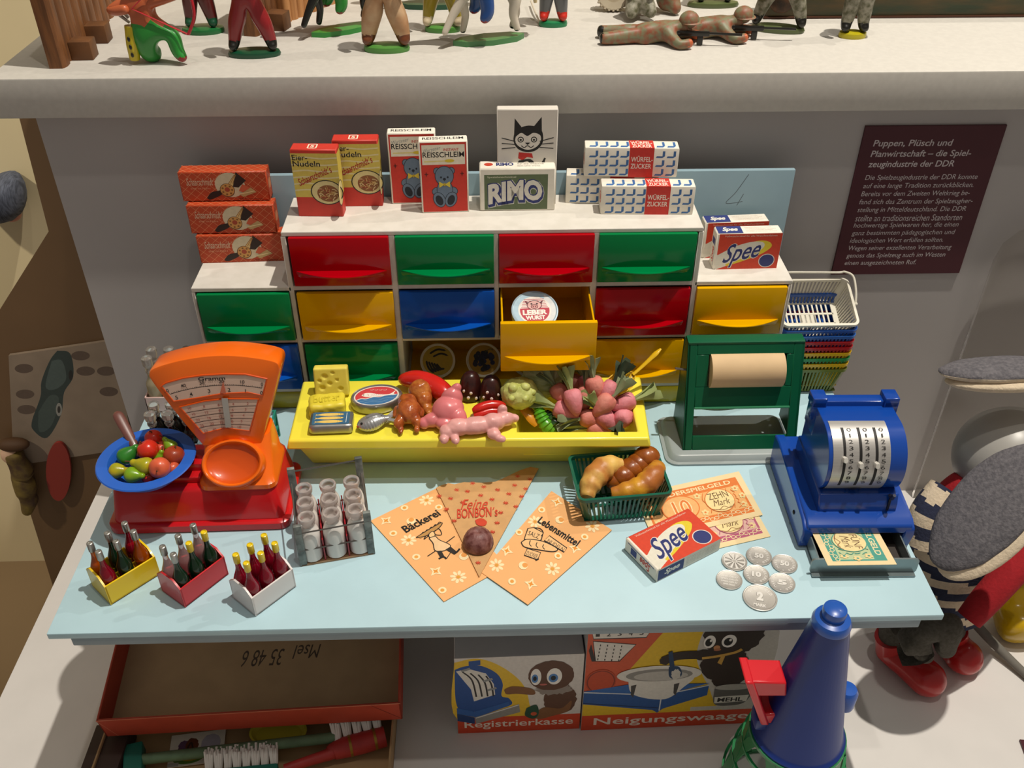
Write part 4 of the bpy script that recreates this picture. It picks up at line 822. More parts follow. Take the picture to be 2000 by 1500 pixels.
# ---------------------------------------------------------------- plastic shopping baskets
def basket(name, label, cat, w, d, h, mt, group=None, handle=False, base=True):
    t = thing(name, label, cat, (0, 0, 0), group=group); k = .84; r = .0045
    def ringp(s, z, ins=0): return [(x, y, z) for x, y in rrect(-w / 2 * s + ins, -d / 2 * s + ins, w / 2 * s - ins, d / 2 * s - ins, r, 4)]
    m = M(); o = rrect(-w / 2, -d / 2, w / 2, d / 2, r, 5); i_ = rrect(-w / 2 + .0018, -d / 2 + .0018, w / 2 - .0018, d / 2 - .0018, r * .7, 5)
    m.loft([[(x, y, h - .0022) for x, y in i_], [(x, y, h - .0022) for x, y in o], [(x, y, h) for x, y in o], [(x, y, h) for x, y in i_], [(x, y, h - .0022) for x, y in i_]], mt, False, False); m.build('rim', t)
    m = M(); b = .0009
    def bar(p, q, wd, ax):
        dx, dy = (wd, b) if ax == 0 else (b, wd)
        R_ = [[(c[0] - dx / 2, c[1] - dy / 2, c[2]), (c[0] + dx / 2, c[1] - dy / 2, c[2]), (c[0] + dx / 2, c[1] + dy / 2, c[2]), (c[0] - dx / 2, c[1] + dy / 2, c[2])] for c in (p, q)]; m.loft(R_, mt)
    nx, ny = 17, 12
    for i in range(nx):
        x = (i / (nx - 1) - .5) * (w - .012)
        for s in (-1, 1): bar((x * k, s * (d / 2 * k - .0004), .0006), (x, s * (d / 2 - .0009), h - .0012), .0013, 0)
    for i in range(ny):
        y = (i / (ny - 1) - .5) * (d - .012)
        for s in (-1, 1): bar((s * (w / 2 * k - .0004), y * k, .0006), (s * (w / 2 - .0009), y, h - .0012), .0013, 1)
    for sx in (-1, 1):
        for sy in (-1, 1):
            R_ = []
            for z, kk in ((.0006, k), (h - .0012, 1)):
                P = [(w / 2 * kk - .0006 - r * .9 + r * .9 * math.cos(a), d / 2 * kk - .0006 - r * .9 + r * .9 * math.sin(a)) for a in [PI / 2 * j / 5 for j in range(6)]]; Q = [(x - .0008 * math.cos(PI / 2 * j / 5), y - .0008 * math.sin(PI / 2 * j / 5)) for j, (x, y) in enumerate(P)][::-1]
                R_.append([(sx * x, sy * y, z) for x, y in P + Q])
            if sx * sy < 0: R_ = [q[::-1] for q in R_]
            m.loft(R_, mt)
    m.build('slat_wall', t)
    m = M(); W_, D_ = w * k - .0008, d * k - .0008
    for x0, y0, x1, y1 in ((-W_ / 2, -D_ / 2, W_ / 2, -D_ / 2 + .004), (-W_ / 2, D_ / 2 - .004, W_ / 2, D_ / 2), (-W_ / 2, -D_ / 2 + .004, -W_ / 2 + .004, D_ / 2 - .004), (W_ / 2 - .004, -D_ / 2 + .004, W_ / 2, D_ / 2 - .004)): m.box((x0, y0, .0001), (x1, y1, .0011), mt)
    for i in range(1, 11): x = -W_ / 2 + .004 + (W_ - .008) * i / 11; m.box((x - .0006, -D_ / 2 + .003, .0001), (x + .0006, D_ / 2 - .003, .0010), mt)
    for j in (1, 2): y = -D_ / 2 + .004 + (D_ - .008) * j / 3; m.box((-W_ / 2 + .003, y - .0008, .0001), (W_ / 2 - .003, y + .0008, .0011), mt)
    m.box((-.006, -.004, .0001), (.006, .004, .0010), mt); m.build('base_grid', t)
    if handle:
        m = M(); P = spl([(w / 2 + .0008, -.002, h - .001), (w / 2 + .0014, .006, h + .0035), (w / 2 + .0008, d / 2 - .004, h + .0065), (w / 2 - .004, d / 2 + .0005, h + .0062), (w / 2 - .008, d / 2 + .0012, h + .0048), (0, d / 2 + .0016, h + .0048), (-w / 2 + .006, d / 2 + .0012, h + .0052), (-w / 2 - .0008, d / 2 - .004, h + .0060), (-w / 2 - .0014, .006, h + .0035), (-w / 2 - .0008, -.002, h - .001)], 6)
        m.tube(P, .0008, mt, 8)
        for s in (-1, 1): m.ball((s * (w / 2 + .0010), -.002, h - .001), .0014, mt, 10, 8)
        m.build('handle', t)
    return t
BC = {'white': '#ddd8c8', 'blue': '#1a4fa3', 'red': '#b01a22', 'yellow': '#d6ab12', 'green': '#1f8a4a', 'olive': '#69742a', 'mid': '#2d66b8'}
seq = [('olive', 'olive green shopping basket lowest in the nested stack'), ('yellow', 'yellow shopping basket directly on the olive one, low in the stack'), ('green', 'green shopping basket with spout-like corner in the middle of the stack'), ('yellow', 'yellow shopping basket under the two red ones'), ('red', 'lower of the two red shopping baskets in the stack'), ('red', 'upper of the two red shopping baskets, just below the blue ones'), ('mid', 'lower, lighter blue shopping basket above the red ones'), ('blue', 'dark blue shopping basket right under the white one'), ('white', 'white shopping basket with bail handle on top of the nested stack')]
tilt = [0, 0, 0, 0, 0, 1.5, 3, 9, 22]; bw, bd_, bh = .0545, .0415, .022
for i, (c, lb) in enumerate(seq):
    t = basket('shopping_basket', lb, 'basket', bw, bd_, bh, pl('basket_' + c, BC[c], .35), 'nested shopping baskets', c == 'white')
    a = math.radians(tilt[i]); fy, fz = .2050, .0004 + .0048 * i                    # turns about its front rim
    t.rotation_euler = (a, 0, 0); off = V((0, -bd_ / 2, bh)); q = MX.Rotation(a, 3, 'X') @ off; t.location = V((.2286, fy - bd_ / 2 + bd_ / 2, fz + bh)) - q
A, B = K(1148, 1017), K(1290, 1005); rz = math.atan2((B - A).y, (B - A).x); cc = (K(1108, 893, .022) + K(1280, 878, .022) + K(1313, 955, .022) + K(1135, 985, .022)) / 4
gb = pl('basket_deep_green', '#0f5b47', .35)
t = basket('bread_basket', 'dark green slatted basket full of toy bread', 'basket', .0590, .0430, .0222, gb); t.location = (cc.x, cc.y, .0003); t.rotation_euler = (0, 0, rz)
cr = mat('croissant_gold', '#e0b862', .45, c2='#b87838', scale=65, bump=.3, bscale=260); cr2 = mat('croissant_yellow', '#dca420', .4, c2='#a8632c', scale=60, bump=.3, bscale=260); br = mat('bread_brown', '#9a5418', .3, c2='#7e3d12', scale=120, bump=.2, coat=.3)
def crois(P, mt, name, lb, n=9):
    Q = spl(P, n); m = M(); R_ = [max(.0009, p[3] * 1.15 * (1 + .05 * math.sin(i * .9))) for i, p in enumerate(Q)]; m.tube(Q, R_, mt, 22); return tag(m.build(name), lb, 'bread')
crois([(*K(1147, 972, .013), .0035), (*K(1152, 950, .016), .0058), (*K(1168, 925, .019), .0070), (*K(1190, 910, .020), .0062), (*K(1216, 906, .020), .0030)], cr, 'croissant', 'pale golden croissant leaning on the scale side of the bread basket')
crois([(*K(1194, 964, .015), .0030), (*K(1220, 960, .016), .0050), (*K(1250, 952, .017), .0062), (*K(1272, 935, .019), .0064), (*K(1282, 915, .020), .0050), (*K(1272, 902, .020), .0022)], cr2, 'croissant', 'yellow croissant in front of the plaited loaf in the bread basket')
m = M()
for px, py, z, r in ((1203, 938, .012, .0075), (1217, 930, .0145, .0084), (1233, 916, .0165, .0086), (1248, 906, .018, .0085), (1263, 893, .021, .0088)): m.ball(tuple(K(px, py, z)), (r, r * .9, r * .85), br, 24, 16)
tag(m.build('plaited_loaf'), 'shiny brown plaited loaf between the two croissants', 'bread')
# ---------------------------------------------------------------- wrapping paper dispenser
gs = mat('grey_plastic', '#9aa3a3', .35, var=.02); dgn = mat('dispenser_green', '#0f5a3b', .35, spec=.35, var=.03)
t = thing('paper_dispenser', 'dark green wrapping paper dispenser on a grey base beside the cabinet', 'dispenser', (.163, .150, 0)); DXF = TR(-.163, -.150, 0)
m = M(DXF); b0 = (.1135, .1290, .2030, .1800)
m.loft([rr3(*b0, .008, .0003), rr3(*b0, .008, .0014), rr3(*ins(b0, .0022), .007, .0018), rr3(*ins(b0, .0040), .006, .0050), rr3(*ins(b0, .0052), .005, .0056)], gs); m.build('base', t)
P0 = V((0, .1385, .0050)); up = V((0, .024, .073)).normalized(); N = V((0, -up.z, up.y)); PP = plane_at(P0, N)
def dl(px, py): p = PP(px, py); return ((p - P0).x, (p - P0).dot(up))
DP = DXF @ MX(((1, 0, 0, P0.x), (0, up.y, N.y, P0.y), (0, up.z, N.z, P0.z), (0, 0, 0, 1)))
x0 = (dl(1333, 880)[0] + dl(1345, 668)[0]) / 2; x1 = (dl(1546, 878)[0] + dl(1581, 665)[0]) / 2; z1 = dl(1460, 667)[1]
W1 = (dl(1385, 692)[0], dl(1385, 756)[1], dl(1538, 692)[0], dl(1460, 692)[1]); W2 = (dl(1353, 850)[0], dl(1353, 852)[1], dl(1538, 800)[0] + .001, dl(1353, 797)[1])
m = M(DP)
def pn_(a, b, c, d_): m.box((a, b, -.0018), (c, d_, 0), dgn, .0004, seg=1)
pn_(x0, 0, W2[0], z1); pn_(W2[2], 0, x1, z1); pn_(W2[0], 0, W2[2], W2[1]); pn_(W2[0], W2[3], W2[2], W1[1]); pn_(W2[0], W1[3], W2[2], z1); pn_(W2[0], W1[1], W1[0], W1[3]); pn_(W1[2], W1[1], W2[2], W1[3]); m.build('front_panel', t)
top = P0 + up * z1; YR = top.y + .0085
for nm, xa, xb in (('side_panel', x0, x0 + .0016), ('side_panel', x1 - .0016, x1)):
    m = M(DXF); m.prism([(P0.y, P0.z), (top.y, top.z), (YR, top.z - .0005), (.1760, .005)], xa, xb, dgn, X=MX(((0, 0, 1, 0), (1, 0, 0, 0), (0, 1, 0, 0), (0, 0, 0, 1)))); m.build(nm, t)
m = M(DXF); m.box((x0, top.y - .0008, top.z - .0014), (x1, YR, top.z + .0002), dgn, .0005); m.build('top_panel', t)
m = M(DXF); m.box((x0, .1722, .034), (x1, .1738, .0745), dgn, .0003); m.build('shade_baffle', t)  # added panel that keeps the inside of the dispenser in shade
m = M(DP); m.box((W2[0], W2[3] - .0008, -.0004), (W2[2], W2[3] + .0006, .0010), pl('tear_edge_green', '#3f8a63', .3), .0002); m.build('tear_edge', t)
ra = (W1[1] + W1[3]) / 2; rr_ = (W1[3] - W1[1]) / 2 + .0012
kr = mat('kraft_paper', '#d3b48a', .7, var=.03, scale=60)
m = M(DP @ TR(0, ra, -.0040) @ RT('Y', 90)); m.lathe([(.002, W1[0] + .0012), (rr_, W1[0] + .0012), (rr_, W1[2] - .0022), (.002, W1[2] - .0022)], kr, 40); m.build('paper_roll', t)
m = M(DP); m.tube([(x0 - .0070, ra + .001, -.004), (x0 - .001, ra, -.004), (x0 + .006, ra, -.004)], .0008, wire, 8); m.tube([(W1[2] - .003, ra - .006, -.003), (W1[2] + .0005, ra - .006, -.003)], .0018, oly, 10); m.build('crank_rod', t)
# ---------------------------------------------------------------- cash register
rb = pl('register_blue', '#12439c', .2); al = mat('brushed_aluminium', '#c4c1bd', .35, .6, var=.05, scale=40, stretch=(1, 30, 30))
RO = V((.1835, .0520, 0)); ang = math.radians(-1.2); t = thing('cash_register', 'blue toy cash register with silver number strip and open drawer', 'cash register', RO, ang)
RX = MX(); WR = .0625
def prof(P, xa, xb, m, mt): m.prism(P, xa, xb, mt, X=MX(((0, 0, 1, 0), (1, 0, 0, 0), (0, 1, 0, 0), (0, 0, 0, 1))))
m = M(); prof([(0, .0128), (.0006, .0185), (.0080, .0215), (.0790, .0235), (.0790, .0128)], 0, WR, m, rb); m.build('base_plate', t, bev=.0012, seg=3)
for xa in (-.0020, WR - .0040):
    m = M(); prof([(.002, .0003), (.0790, .0003), (.0800, .0240), (.0700, .0255), (.0060, .0195), (.0005, .0165), (-.0005, .0125)], xa, xa + .0060, m, rb); m.build('side_skirt', t, bev=.001, seg=2)
m = M(); m.box((.004, .0480, .0003), (WR - .004, .0790, .0130), rb); m.build('rear_body', t)
m = M(); xa, xb = .0078, WR - .0078
prof([(.0100, .0200), (.0104, .0268), (.0128, .0330), (.0480, .0350), (.0660, .0350), (.0660, .0200)], xa, xb, m, rb); m.build('lower_housing', t, bev=.0012, seg=3)
cyc, czc, cr_ = .0340, .0490, .0222
def dr(a): return (cyc - cr_ * math.cos(a), czc + cr_ * math.sin(a))
arc = [dr(math.radians(q)) for q in range(-54, 102, 6)]
m = M(); body = [(.0620, .0300), (.0180, .0300)] + arc + [(.0540, .0705), (.0620, .0690)]
prof(body, xa + .0006, xb - .0006, m, rb); m.build('drum_housing', t, bev=.0016, seg=3)
m = M(); m.box((xa - .0015, .0500, .0600), (xb + .0012, .0570, .0742), rb, .0008); m.box((xa + .0005, .0460, .0500), (xb - .0005, .0640, .0690), rb, .0008); m.build('top_bar', t)
for x in (xa - .0026, xb - .0062):
    m = M(); m.box((x, .0485, .0705), (x + .0088, .0585, .0772), rb, .0007); m.box((x, .0485, .0640), (x + .0088, .0500, .0745), rb, .0005); m.build('top_lug', t)
def cyl(u, v, k):                # the curved strip over the drum: u across, v from the lower front edge up
    a = math.radians(lerp(-52, 92, v)); r = cr_ + .00035 + k; return (lerp(.0108, .0442, u), cyc - r * math.cos(a), czc + r * math.sin(a))
m = M(); g = G(m, cyl, step=2e-5, a=.033 / .051); g.grid(0, 0, 1, 1, al, 30)
for x in (.20, .48, .76): g.grid(x - .025, .20, x + .025, .90, BLK, 24)
for x in (.20, .48, .76):
    for i in range(10): y = .87 - i * .067; g.text(str(i), x + .075 + (.025 if i == 1 else 0), y - .020, x + .150 - (.025 if i == 1 else 0), y + .020, BLK, bold=-.004)
g.line(rrect(.40, .045, .64, .125, .03), .012, BLK, True); g.text('FP', .45, .058, .59, .112, BLK, bold=.05, shear=.2)
m.build('number_strip', t)
sw = pl('slider_white', '#cfccc4', .35)
for x, v in ((.20, .555), (.48, .50), (.76, .50)):
    m = M(); p, q = V(cyl(x - .01, v, 0)), V(cyl(x - .01, v, .0032)); m.tube([p, lerp(p, q, .7), q], [.0016, .0015, .0013], sw, 8, flat=1.3); m.build('slider', t)
m = M(); m.box((xb - .0060, .0098, .0225), (xb - .0046, .0106, .0320), mat('black_slot', '#0b0b10', .5)); m.build('lever_slot', t)
m = M(); m.tube([(xb - .0053, .0118, .0330), (xb - .0053, .0085, .0345), (xb - .0053, .0070, .0375)], [.0012, .0016, .0010], mat('lever_metal', '#3b3d4c', .3, .5), 10); m.build('lever', t)
m = M(); m.ball((-.0020, .0200, .0115), (.0008, .0015, .0015), mat('screw_dark', '#202428', .4, .6), 12, 8); m.build('screw', t)
dm = mat('drawer_metal', '#8d9a9c', .28, .6, var=.04); dk2 = mat('drawer_inside', '#3a3430', .6)
dr_ = M(); y0, y1, xl_, xr_ = -.0190, .0420, .0030, WR - .0050
dr_.box((xl_, y0, .0012), (xr_, y1, .0020), dk2); dr_.box((xl_, y0, .0012), (xl_ + .0008, y1, .0110), dm); dr_.box((xr_ - .0008, y0, .0012), (xr_, y1, .0110), dm); dr_.box((xl_, y1 - .0008, .0012), (xr_, y1, .0110), dm)
dobj = dr_.build('drawer', t)
m = M(); m.prism(rrect(xl_ - .0040, .0008, xr_ + .0042, .0122, .0022, 4), -.0008, .0004, dm, X=MX(((1, 0, 0, 0), (0, 0, 1, y0), (0, 1, 0, 0), (0, 0, 0, 1)))); m.box((xl_ - .003, y0 - .0040, .0006), (xr_ + .003, y0, .0014), dm); m.build('drawer_front', dobj)
# ---------------------------------------------------------------- play money
def sheet(name, P, z, th, mt, label, cat, group=None):
    m = M(); c = sum((V(p) for p in P), V()) / len(P); m.prism([(p[0] - c.x, p[1] - c.y) for p in P], 0, th, mt); return m, c
def affine(A, B, D, c, z):            # A + u(B-A) + v(D-A) on a lying sheet centred on c
    A, B, D = V(A) - c, V(B) - c, V(D) - c; U, W = B - A, D - A
    f = lambda u, v, k: (A.x + U.x * u + W.x * v, A.y + U.y * u + W.y * v, z + k)
    det = U.x * W.y - U.y * W.x
    def inv(px, py, zz): p = K(px, py, zz) - c - A; return ((p.x * W.y - p.y * W.x) / det, (U.x * p.y - U.y * p.x) / det)
    return f, U.length / W.length, inv
paper = mat('note_paper', '#e8d2a2', .7, var=.02, scale=100)
def note(g, c1, c2, word, num):
    g.rect(.05, .10, .95, .90, c1)
    g.rect(.07, .22, .93, .72, c2); g.rect(.05, .76, .95, .885, c1); g.text('KINDERSPIELGELD', .14, .775, .88, .865, '#ecd9a8', bold=.02)
    rnd = random.Random(5)
    for i in range(22): x, y = .07 + .86 * i / 21, .16 + .03 * math.sin(i * 1.9); g.ring(x, y, .02, .03, .012, '#ecd9a8', 10)
    for (x, y) in ((.10, .30), (.10, .66), (.53, .67), (.53, .30), (.89, .66), (.89, .30), (.92, .48)):
        for q in range(5): g.ell(x + .020 * math.cos(q * 1.257), y + .040 * math.sin(q * 1.257), .013, .026, '#e6cf94', 10)
        g.ell(x, y, .010, .02, c1, 8)
    for s in range(4): g.curve([(.84 + .01 * s, .25 + .11 * s), (.88 - .01 * s, .30 + .11 * s), (.85, .36 + .1 * s)], .012, c1)
    for x0 in (.58, .80): g.curve([(x0, .26), (x0 + .02, .4), (x0 - .02, .55), (x0 + .01, .7)], .010, c1)
    g.ell(.34, .49, .17, .27, c1); g.ell(.34, .49, .16, .25, c2); g.text(num, .27, .32, .44, .66, '#ecd9a8', bold=.05); g.text(num, .28, .33, .43, .65, c1, bold=.0)
    g.ell(.705, .48, .135, .255, c1); g.ell(.705, .48, .128, .24, '#ead59a'); g.text(word, .615, .52, .80, .66, '#6b4a2e'); g.text('Mark', .63, .37, .79, .50, '#6b4a2e', shear=.35)
    g.curve([(.60, .33), (.66, .29), (.71, .34), (.76, .28), (.81, .34)], .012, '#8a5a34'); g.curve([(.63, .30), (.70, .27), (.78, .31)], .010, '#8a5a34')
def banknote(pts, z, cols, word, num, name, label):
    A, B, C, D = [K(*p, z) for p in pts]; m, c = sheet(name, (A, B, C, D), z, .00022, paper, label, 'money'); f, a, inv = affine(A, B, D, c, .00022); note(G(m, f, a=a), *cols, word, num)
    o = m.build(name); o.location = (c.x, c.y, z); return tag(o, label, 'banknote', 'play banknotes')
banknote([(1292, 1097), (1505, 1048), (1458, 964), (1256, 1008)], .0004, ('#b25a78', '#d9b0a4'), 'FÜNF', '5', 'play_banknote', 'purple play banknote mostly covered by the orange one')
banknote([(1277, 1055), (1490, 1006), (1443, 921), (1238, 966)], .0010, ('#dd7a38', '#e8b070'), 'ZEHN', '10', 'play_banknote', 'orange play ten mark banknote half under the laundry powder carton')
F0 = K(1617, 1104, .0128); F1 = K(1752, 1102, .0128); F2 = K(1705, 1049, .0118); d_ = K(1589, 1046, .0128) - F0; d_.z = 0
U_ = d_.normalized() * -.062; A = F0 - U_
m = M(); W_ = F1 - F0; W_.z = 0; Pq = [A, F0, F0 + W_, A + W_]; c = sum(Pq, V()) / 4
m.prism([(p.x - c.x, p.y - c.y) for p in Pq], 0, .00022, paper); f, a, inv = affine(A, F0, A + W_, c, .00022); note(G(m, f, a=a), '#4c9a8a', '#b9c79a', 'FÜNF', '5'); o = m.build('play_banknote'); o.location = (c.x, c.y, .0124); tag(o, 'green play five mark banknote hanging out of the cash register drawer', 'banknote', 'play banknotes')
cn = mat('coin_tin', '#c9c5be', .42, .6, var=.05, scale=200); cd_ = mat('coin_lit_tone', '#efece6', .4, .4); ck = mat('coin_shade', '#6f6b65', .5, .5)  # flat light and dark tones stand in for light on raised relief
def coin(px, py, r, kind, lb):
    m = M(); m.lathe([(r * .97, 0), (r, .0002), (r, .0007), (r * .96, .0009), (r * .90, .00075), (0, .00075)], cn, 40)
    g = G(m, lambda u, v, k: (u * r, v * r, .00075 + k), a=1)
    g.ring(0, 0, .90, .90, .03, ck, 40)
    if kind == 'wheel':
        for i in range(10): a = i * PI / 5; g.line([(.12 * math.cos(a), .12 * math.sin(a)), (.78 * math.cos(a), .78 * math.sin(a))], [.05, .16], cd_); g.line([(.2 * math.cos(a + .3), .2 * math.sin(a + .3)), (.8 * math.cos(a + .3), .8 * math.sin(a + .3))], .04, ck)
        g.ring(0, 0, .80, .80, .05, cd_, 40)
    elif kind == 'lines':
        for i in range(5): w_ = (.45, .62, .66, .62, .45)[i]; g.text('SPIELGELD', -w_, .50 - i * .27, w_, .66 - i * .27, cd_, bold=.02)
    else:
        t_ = 'SPIELGELD * MARK * ' if kind != '2' else 'SPIELGELD'
        n = len(t_)
        for i, ch_ in enumerate(t_):
            if ch_ == ' ': continue
            a = math.radians((90 - i * 360 / n) if kind != '2' else (150 - i * 15)); g.rtext(ch_, .70 * math.cos(a), .70 * math.sin(a), .14, .18, math.degrees(a) - 90, cd_, bold=.03)
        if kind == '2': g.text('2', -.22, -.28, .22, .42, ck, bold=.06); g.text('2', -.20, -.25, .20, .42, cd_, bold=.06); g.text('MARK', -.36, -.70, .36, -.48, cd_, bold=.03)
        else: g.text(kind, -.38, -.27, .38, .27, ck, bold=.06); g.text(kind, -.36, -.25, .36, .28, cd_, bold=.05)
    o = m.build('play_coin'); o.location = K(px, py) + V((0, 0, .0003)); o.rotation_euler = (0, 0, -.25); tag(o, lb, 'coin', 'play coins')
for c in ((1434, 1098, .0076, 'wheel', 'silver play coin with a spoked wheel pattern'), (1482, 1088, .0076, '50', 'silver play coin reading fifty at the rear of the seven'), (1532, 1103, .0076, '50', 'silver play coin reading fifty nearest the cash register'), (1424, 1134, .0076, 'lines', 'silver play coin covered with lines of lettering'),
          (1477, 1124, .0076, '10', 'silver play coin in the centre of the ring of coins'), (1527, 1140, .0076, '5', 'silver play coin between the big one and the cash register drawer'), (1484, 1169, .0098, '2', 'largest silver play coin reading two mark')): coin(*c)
# ---------------------------------------------------------------- paper bags and chocolate
bp = mat('bag_orange', '#e9ae72', .7, var=.015, scale=40); kf = mat('bag_kraft', '#c99c68', .75, var=.06, scale=120, bump=.15, bscale=150); CR2 = '#f1dcae'
def flower(g, x, y, r):
    for q in range(8): a = q * PI / 4; g.ell(x + r * .66 * math.cos(a) / g.a, y + r * .66 * math.sin(a), r * .36 / g.a, r * .20, CR2, 12, rot=math.degrees(a))
    g.ell(x, y, r * .22 / g.a, r * .22, '#d99a3c', 12)
def star4(g, x, y, r):
    P = [(x + (r if q % 2 == 0 else r * .42) * math.cos(q * PI / 4 + .3) / g.a, y + (r if q % 2 == 0 else r * .42) * math.sin(q * PI / 4 + .3)) for q in range(8)]; g.poly(P, CR2); g.poly([(x + (px - x) * .5, y + (py - y) * .5) for px, py in P], '#e08f35')
def dotr(g, x, y, r): g.ell(x, y, r / g.a, r, CR2, 18); g.ell(x, y, r * .5 / g.a, r * .5, '#e09a45', 14)
def moon(g, x, y, r): g.ell(x, y, r / g.a, r, CR2, 18); g.ell(x + r * .25 / g.a, y + r * .3, r * .62 / g.a, r * .62, '#e39b50', 14)
def bag(TL, TR_, BL, BR, z, name, label, draw):
    A, B, C, D = K(*BL, z), K(*BR, z), K(*TR_, z), K(*TL, z); m, c = sheet(name, (A, B, C, D), z, .0005, bp, label, 'bag'); f, a, inv = affine(A, B, D, c, .0005); g = G(m, f, a=a); draw(g, lambda px, py: inv(px, py, z + .0005))
    o = m.build(name); o.location = (c.x, c.y, z); tag(o, label, 'paper bag', 'printed paper bags')
def deco(g, q, fl, st, do, mo):
    for p in fl: flower(g, *q(*p), .060)
    for p in st: star4(g, *q(*p), .055)
    for p in do: dotr(g, *q(*p), .030)
    for p in mo: moon(g, *q(*p), .036)
def draw1(g, q):
    deco(g, q, ((833, 977), (798, 1055), (895, 1127)), ((754, 1017), (851, 1116)), ((790, 992), (768, 1042), (813, 1088), (864, 1153), (857, 991)), ((803, 1018), (906, 1087)))
    x0, y0 = q(793, 1041); x1, y1 = q(862, 1006); g.text('Bäckerei', x0, y0 - .004, x1, y0 + .075, BLK, bold=.025)
    L = lambda P, w=.007: g.curve([q(*p) for p in P], w, BLK, n=4)
    g.poly([q(*p) for p in ((813, 1050), (863, 1021), (859, 1031), (822, 1052))], '#b98a4e'); L([(813, 1050), (838, 1034), (863, 1021), (857, 1032), (835, 1046), (813, 1051)])
    for k in range(5): L([(822 + 8 * k, 1045 - 5 * k), (826 + 8 * k, 1040 - 5 * k), (829 + 8 * k, 1041 - 5 * k)], .006)
    g.blob([q(*p) for p in ((838, 1043), (846, 1038), (850, 1044), (846, 1050), (839, 1050))], '#e8c08a'); L([(838, 1043), (845, 1038), (850, 1045), (845, 1051), (838, 1049), (838, 1043)])
    L([(850, 1045), (862, 1045), (860, 1036), (855, 1032)]); L([(838, 1046), (828, 1054), (832, 1047)])
    g.blob([q(*p) for p in ((838, 1052), (850, 1048), (858, 1055), (880, 1066), (868, 1076), (850, 1076), (846, 1062))], '#e6c092'); L([(838, 1052), (850, 1048), (858, 1055), (880, 1066), (868, 1076), (850, 1076), (846, 1062), (838, 1052)])
    g.poly([q(*p) for p in ((853, 1077), (862, 1076), (868, 1087), (860, 1090))], '#2a2523'); g.poly([q(*p) for p in ((870, 1074), (880, 1068), (892, 1078), (886, 1083))], '#2a2523')
    L([(857, 1092), (866, 1088), (872, 1092)], .014); L([(886, 1083), (893, 1078), (898, 1072)], .014); L([(835, 1087), (850, 1077)]); L([(872, 1060), (888, 1048)]); L([(872, 1092), (880, 1080)], .006)
def draw2(g, q):
    deco(g, q, ((1045, 1019), (970, 1104), (1079, 1111), (1157, 1028)), ((990, 1076), (1088, 981), (1123, 1071), (1037, 1141)), ((1058, 996), (1014, 1040), (1142, 1049), (1000, 1136), (1090, 1086)), ((1093, 1016), (1022, 1105)))
    x0, y0 = q(1049, 1020); x1, y1 = q(1130, 1063); g.text('Lebensmittel', x0, y0 - .002, x1, y0 + .070, BLK, bold=.025)
    L = lambda P, w=.008: g.curve([q(*p) for p in P], w, BLK, n=4)
    def shape(P): g.poly([q(*p) for p in P], '#e7b982'); g.line([q(*p) for p in P], .009, BLK, True)
    def word(t, a, b, h): u0, v0 = q(*a); u1, v1 = q(*b); dg_ = math.degrees(math.atan2(v1 - v0, (u1 - u0) * g.a)); g.rtext(t, (u0 + u1) / 2, (v0 + v1) / 2, math.hypot((u1 - u0) * g.a, v1 - v0) / g.a, h, dg_, BLK)
    shape(((1024, 1053), (1031, 1033), (1042, 1031), (1061, 1041), (1057, 1055), (1044, 1062))); word('SALZ', (1032, 1041), (1053, 1049), .045); L([(1042, 1031), (1055, 1033), (1061, 1041), (1057, 1048)])
    shape(((1063, 1056), (1073, 1047), (1107, 1071), (1102, 1079))); word('NUDELN', (1070, 1056), (1101, 1075), .036)
    g.blob([q(*p) for p in ((1018, 1060), (1030, 1054), (1060, 1058), (1088, 1072), (1080, 1078), (1050, 1074), (1025, 1069))], '#e7b982'); L([(1018, 1060), (1030, 1054), (1060, 1058), (1088, 1072), (1080, 1078), (1050, 1074), (1025, 1069), (1018, 1060)])
    for k in range(3): L([(1036 + 13 * k, 1056 + 4 * k), (1034 + 13 * k, 1063 + 3 * k), (1038 + 13 * k, 1068 + 3 * k)], .007)
    shape(((1024, 1085), (1030, 1072), (1056, 1080), (1050, 1094))); word('ZUCKER', (1028, 1080), (1050, 1088), .036); L([(1046, 1095), (1052, 1092)], .012)
bag((724, 1018), (852, 955), (867, 1176), (990, 1106), .0003, 'paper_bag', 'orange bakery paper bag with a running baker carrying a tray', draw1)
bag((1077, 960), (1195, 1036), (940, 1119), (1031, 1182), .0007, 'paper_bag', 'orange grocery paper bag printed with salt, noodles, bread and sugar', draw2)
z = .0012; P = [(852, 954), (862, 949), (876, 945), (888, 947), (906, 943), (940, 944), (968, 942), (990, 932), (1015, 920), (1036, 913), (1052, 916), (936, 1128)]
pw = [K(*p, z) for p in P]; m, c = sheet('paper_cone_bag', pw, z, .0006, kf, '', ''); g = G(m, lambda u, v, k: tuple(K(u, v, z + .0006) - c + V((0, 0, k))), a=1)
for (x, y) in ((1011, 930), (1035, 936), (923, 944), (892, 957), (945, 951), (1005, 948), (1027, 955), (858, 969), (913, 960), (880, 974), (939, 968), (972, 957), (994, 965), (1019, 970), (961, 976), (988, 983), (1008, 990), (904, 982), (872, 995), (978, 1002), (887, 1018), (971, 1022), (920, 1045), (962, 1040), (934, 1100)):
    for q in range(4): a = q * PI / 4 + .2; g.line([(x - 5.6 * math.cos(a), y - 4 * math.sin(a)), (x + 5.2 * math.cos(a), y + 3.7 * math.sin(a))], 1.0, '#c8412a')
def up_(x, y): return (x, 2 * 990 - y)
g.text('Feine', 900, 980, 953, 999, '#c8412a', shear=.4, bold=.0, warp=lambda x, y: (x, 1976 - y - (x - 900) * .05)); g.text('BONBON´s', 893, 995, 972, 1014, '#c8412a', bold=.015, warp=lambda x, y: (x, 2009 - y - (x - 893) * .06))
g.blob([(928, 1017), (940, 1013), (951, 1020), (946, 1028), (932, 1026)], '#c8412a')
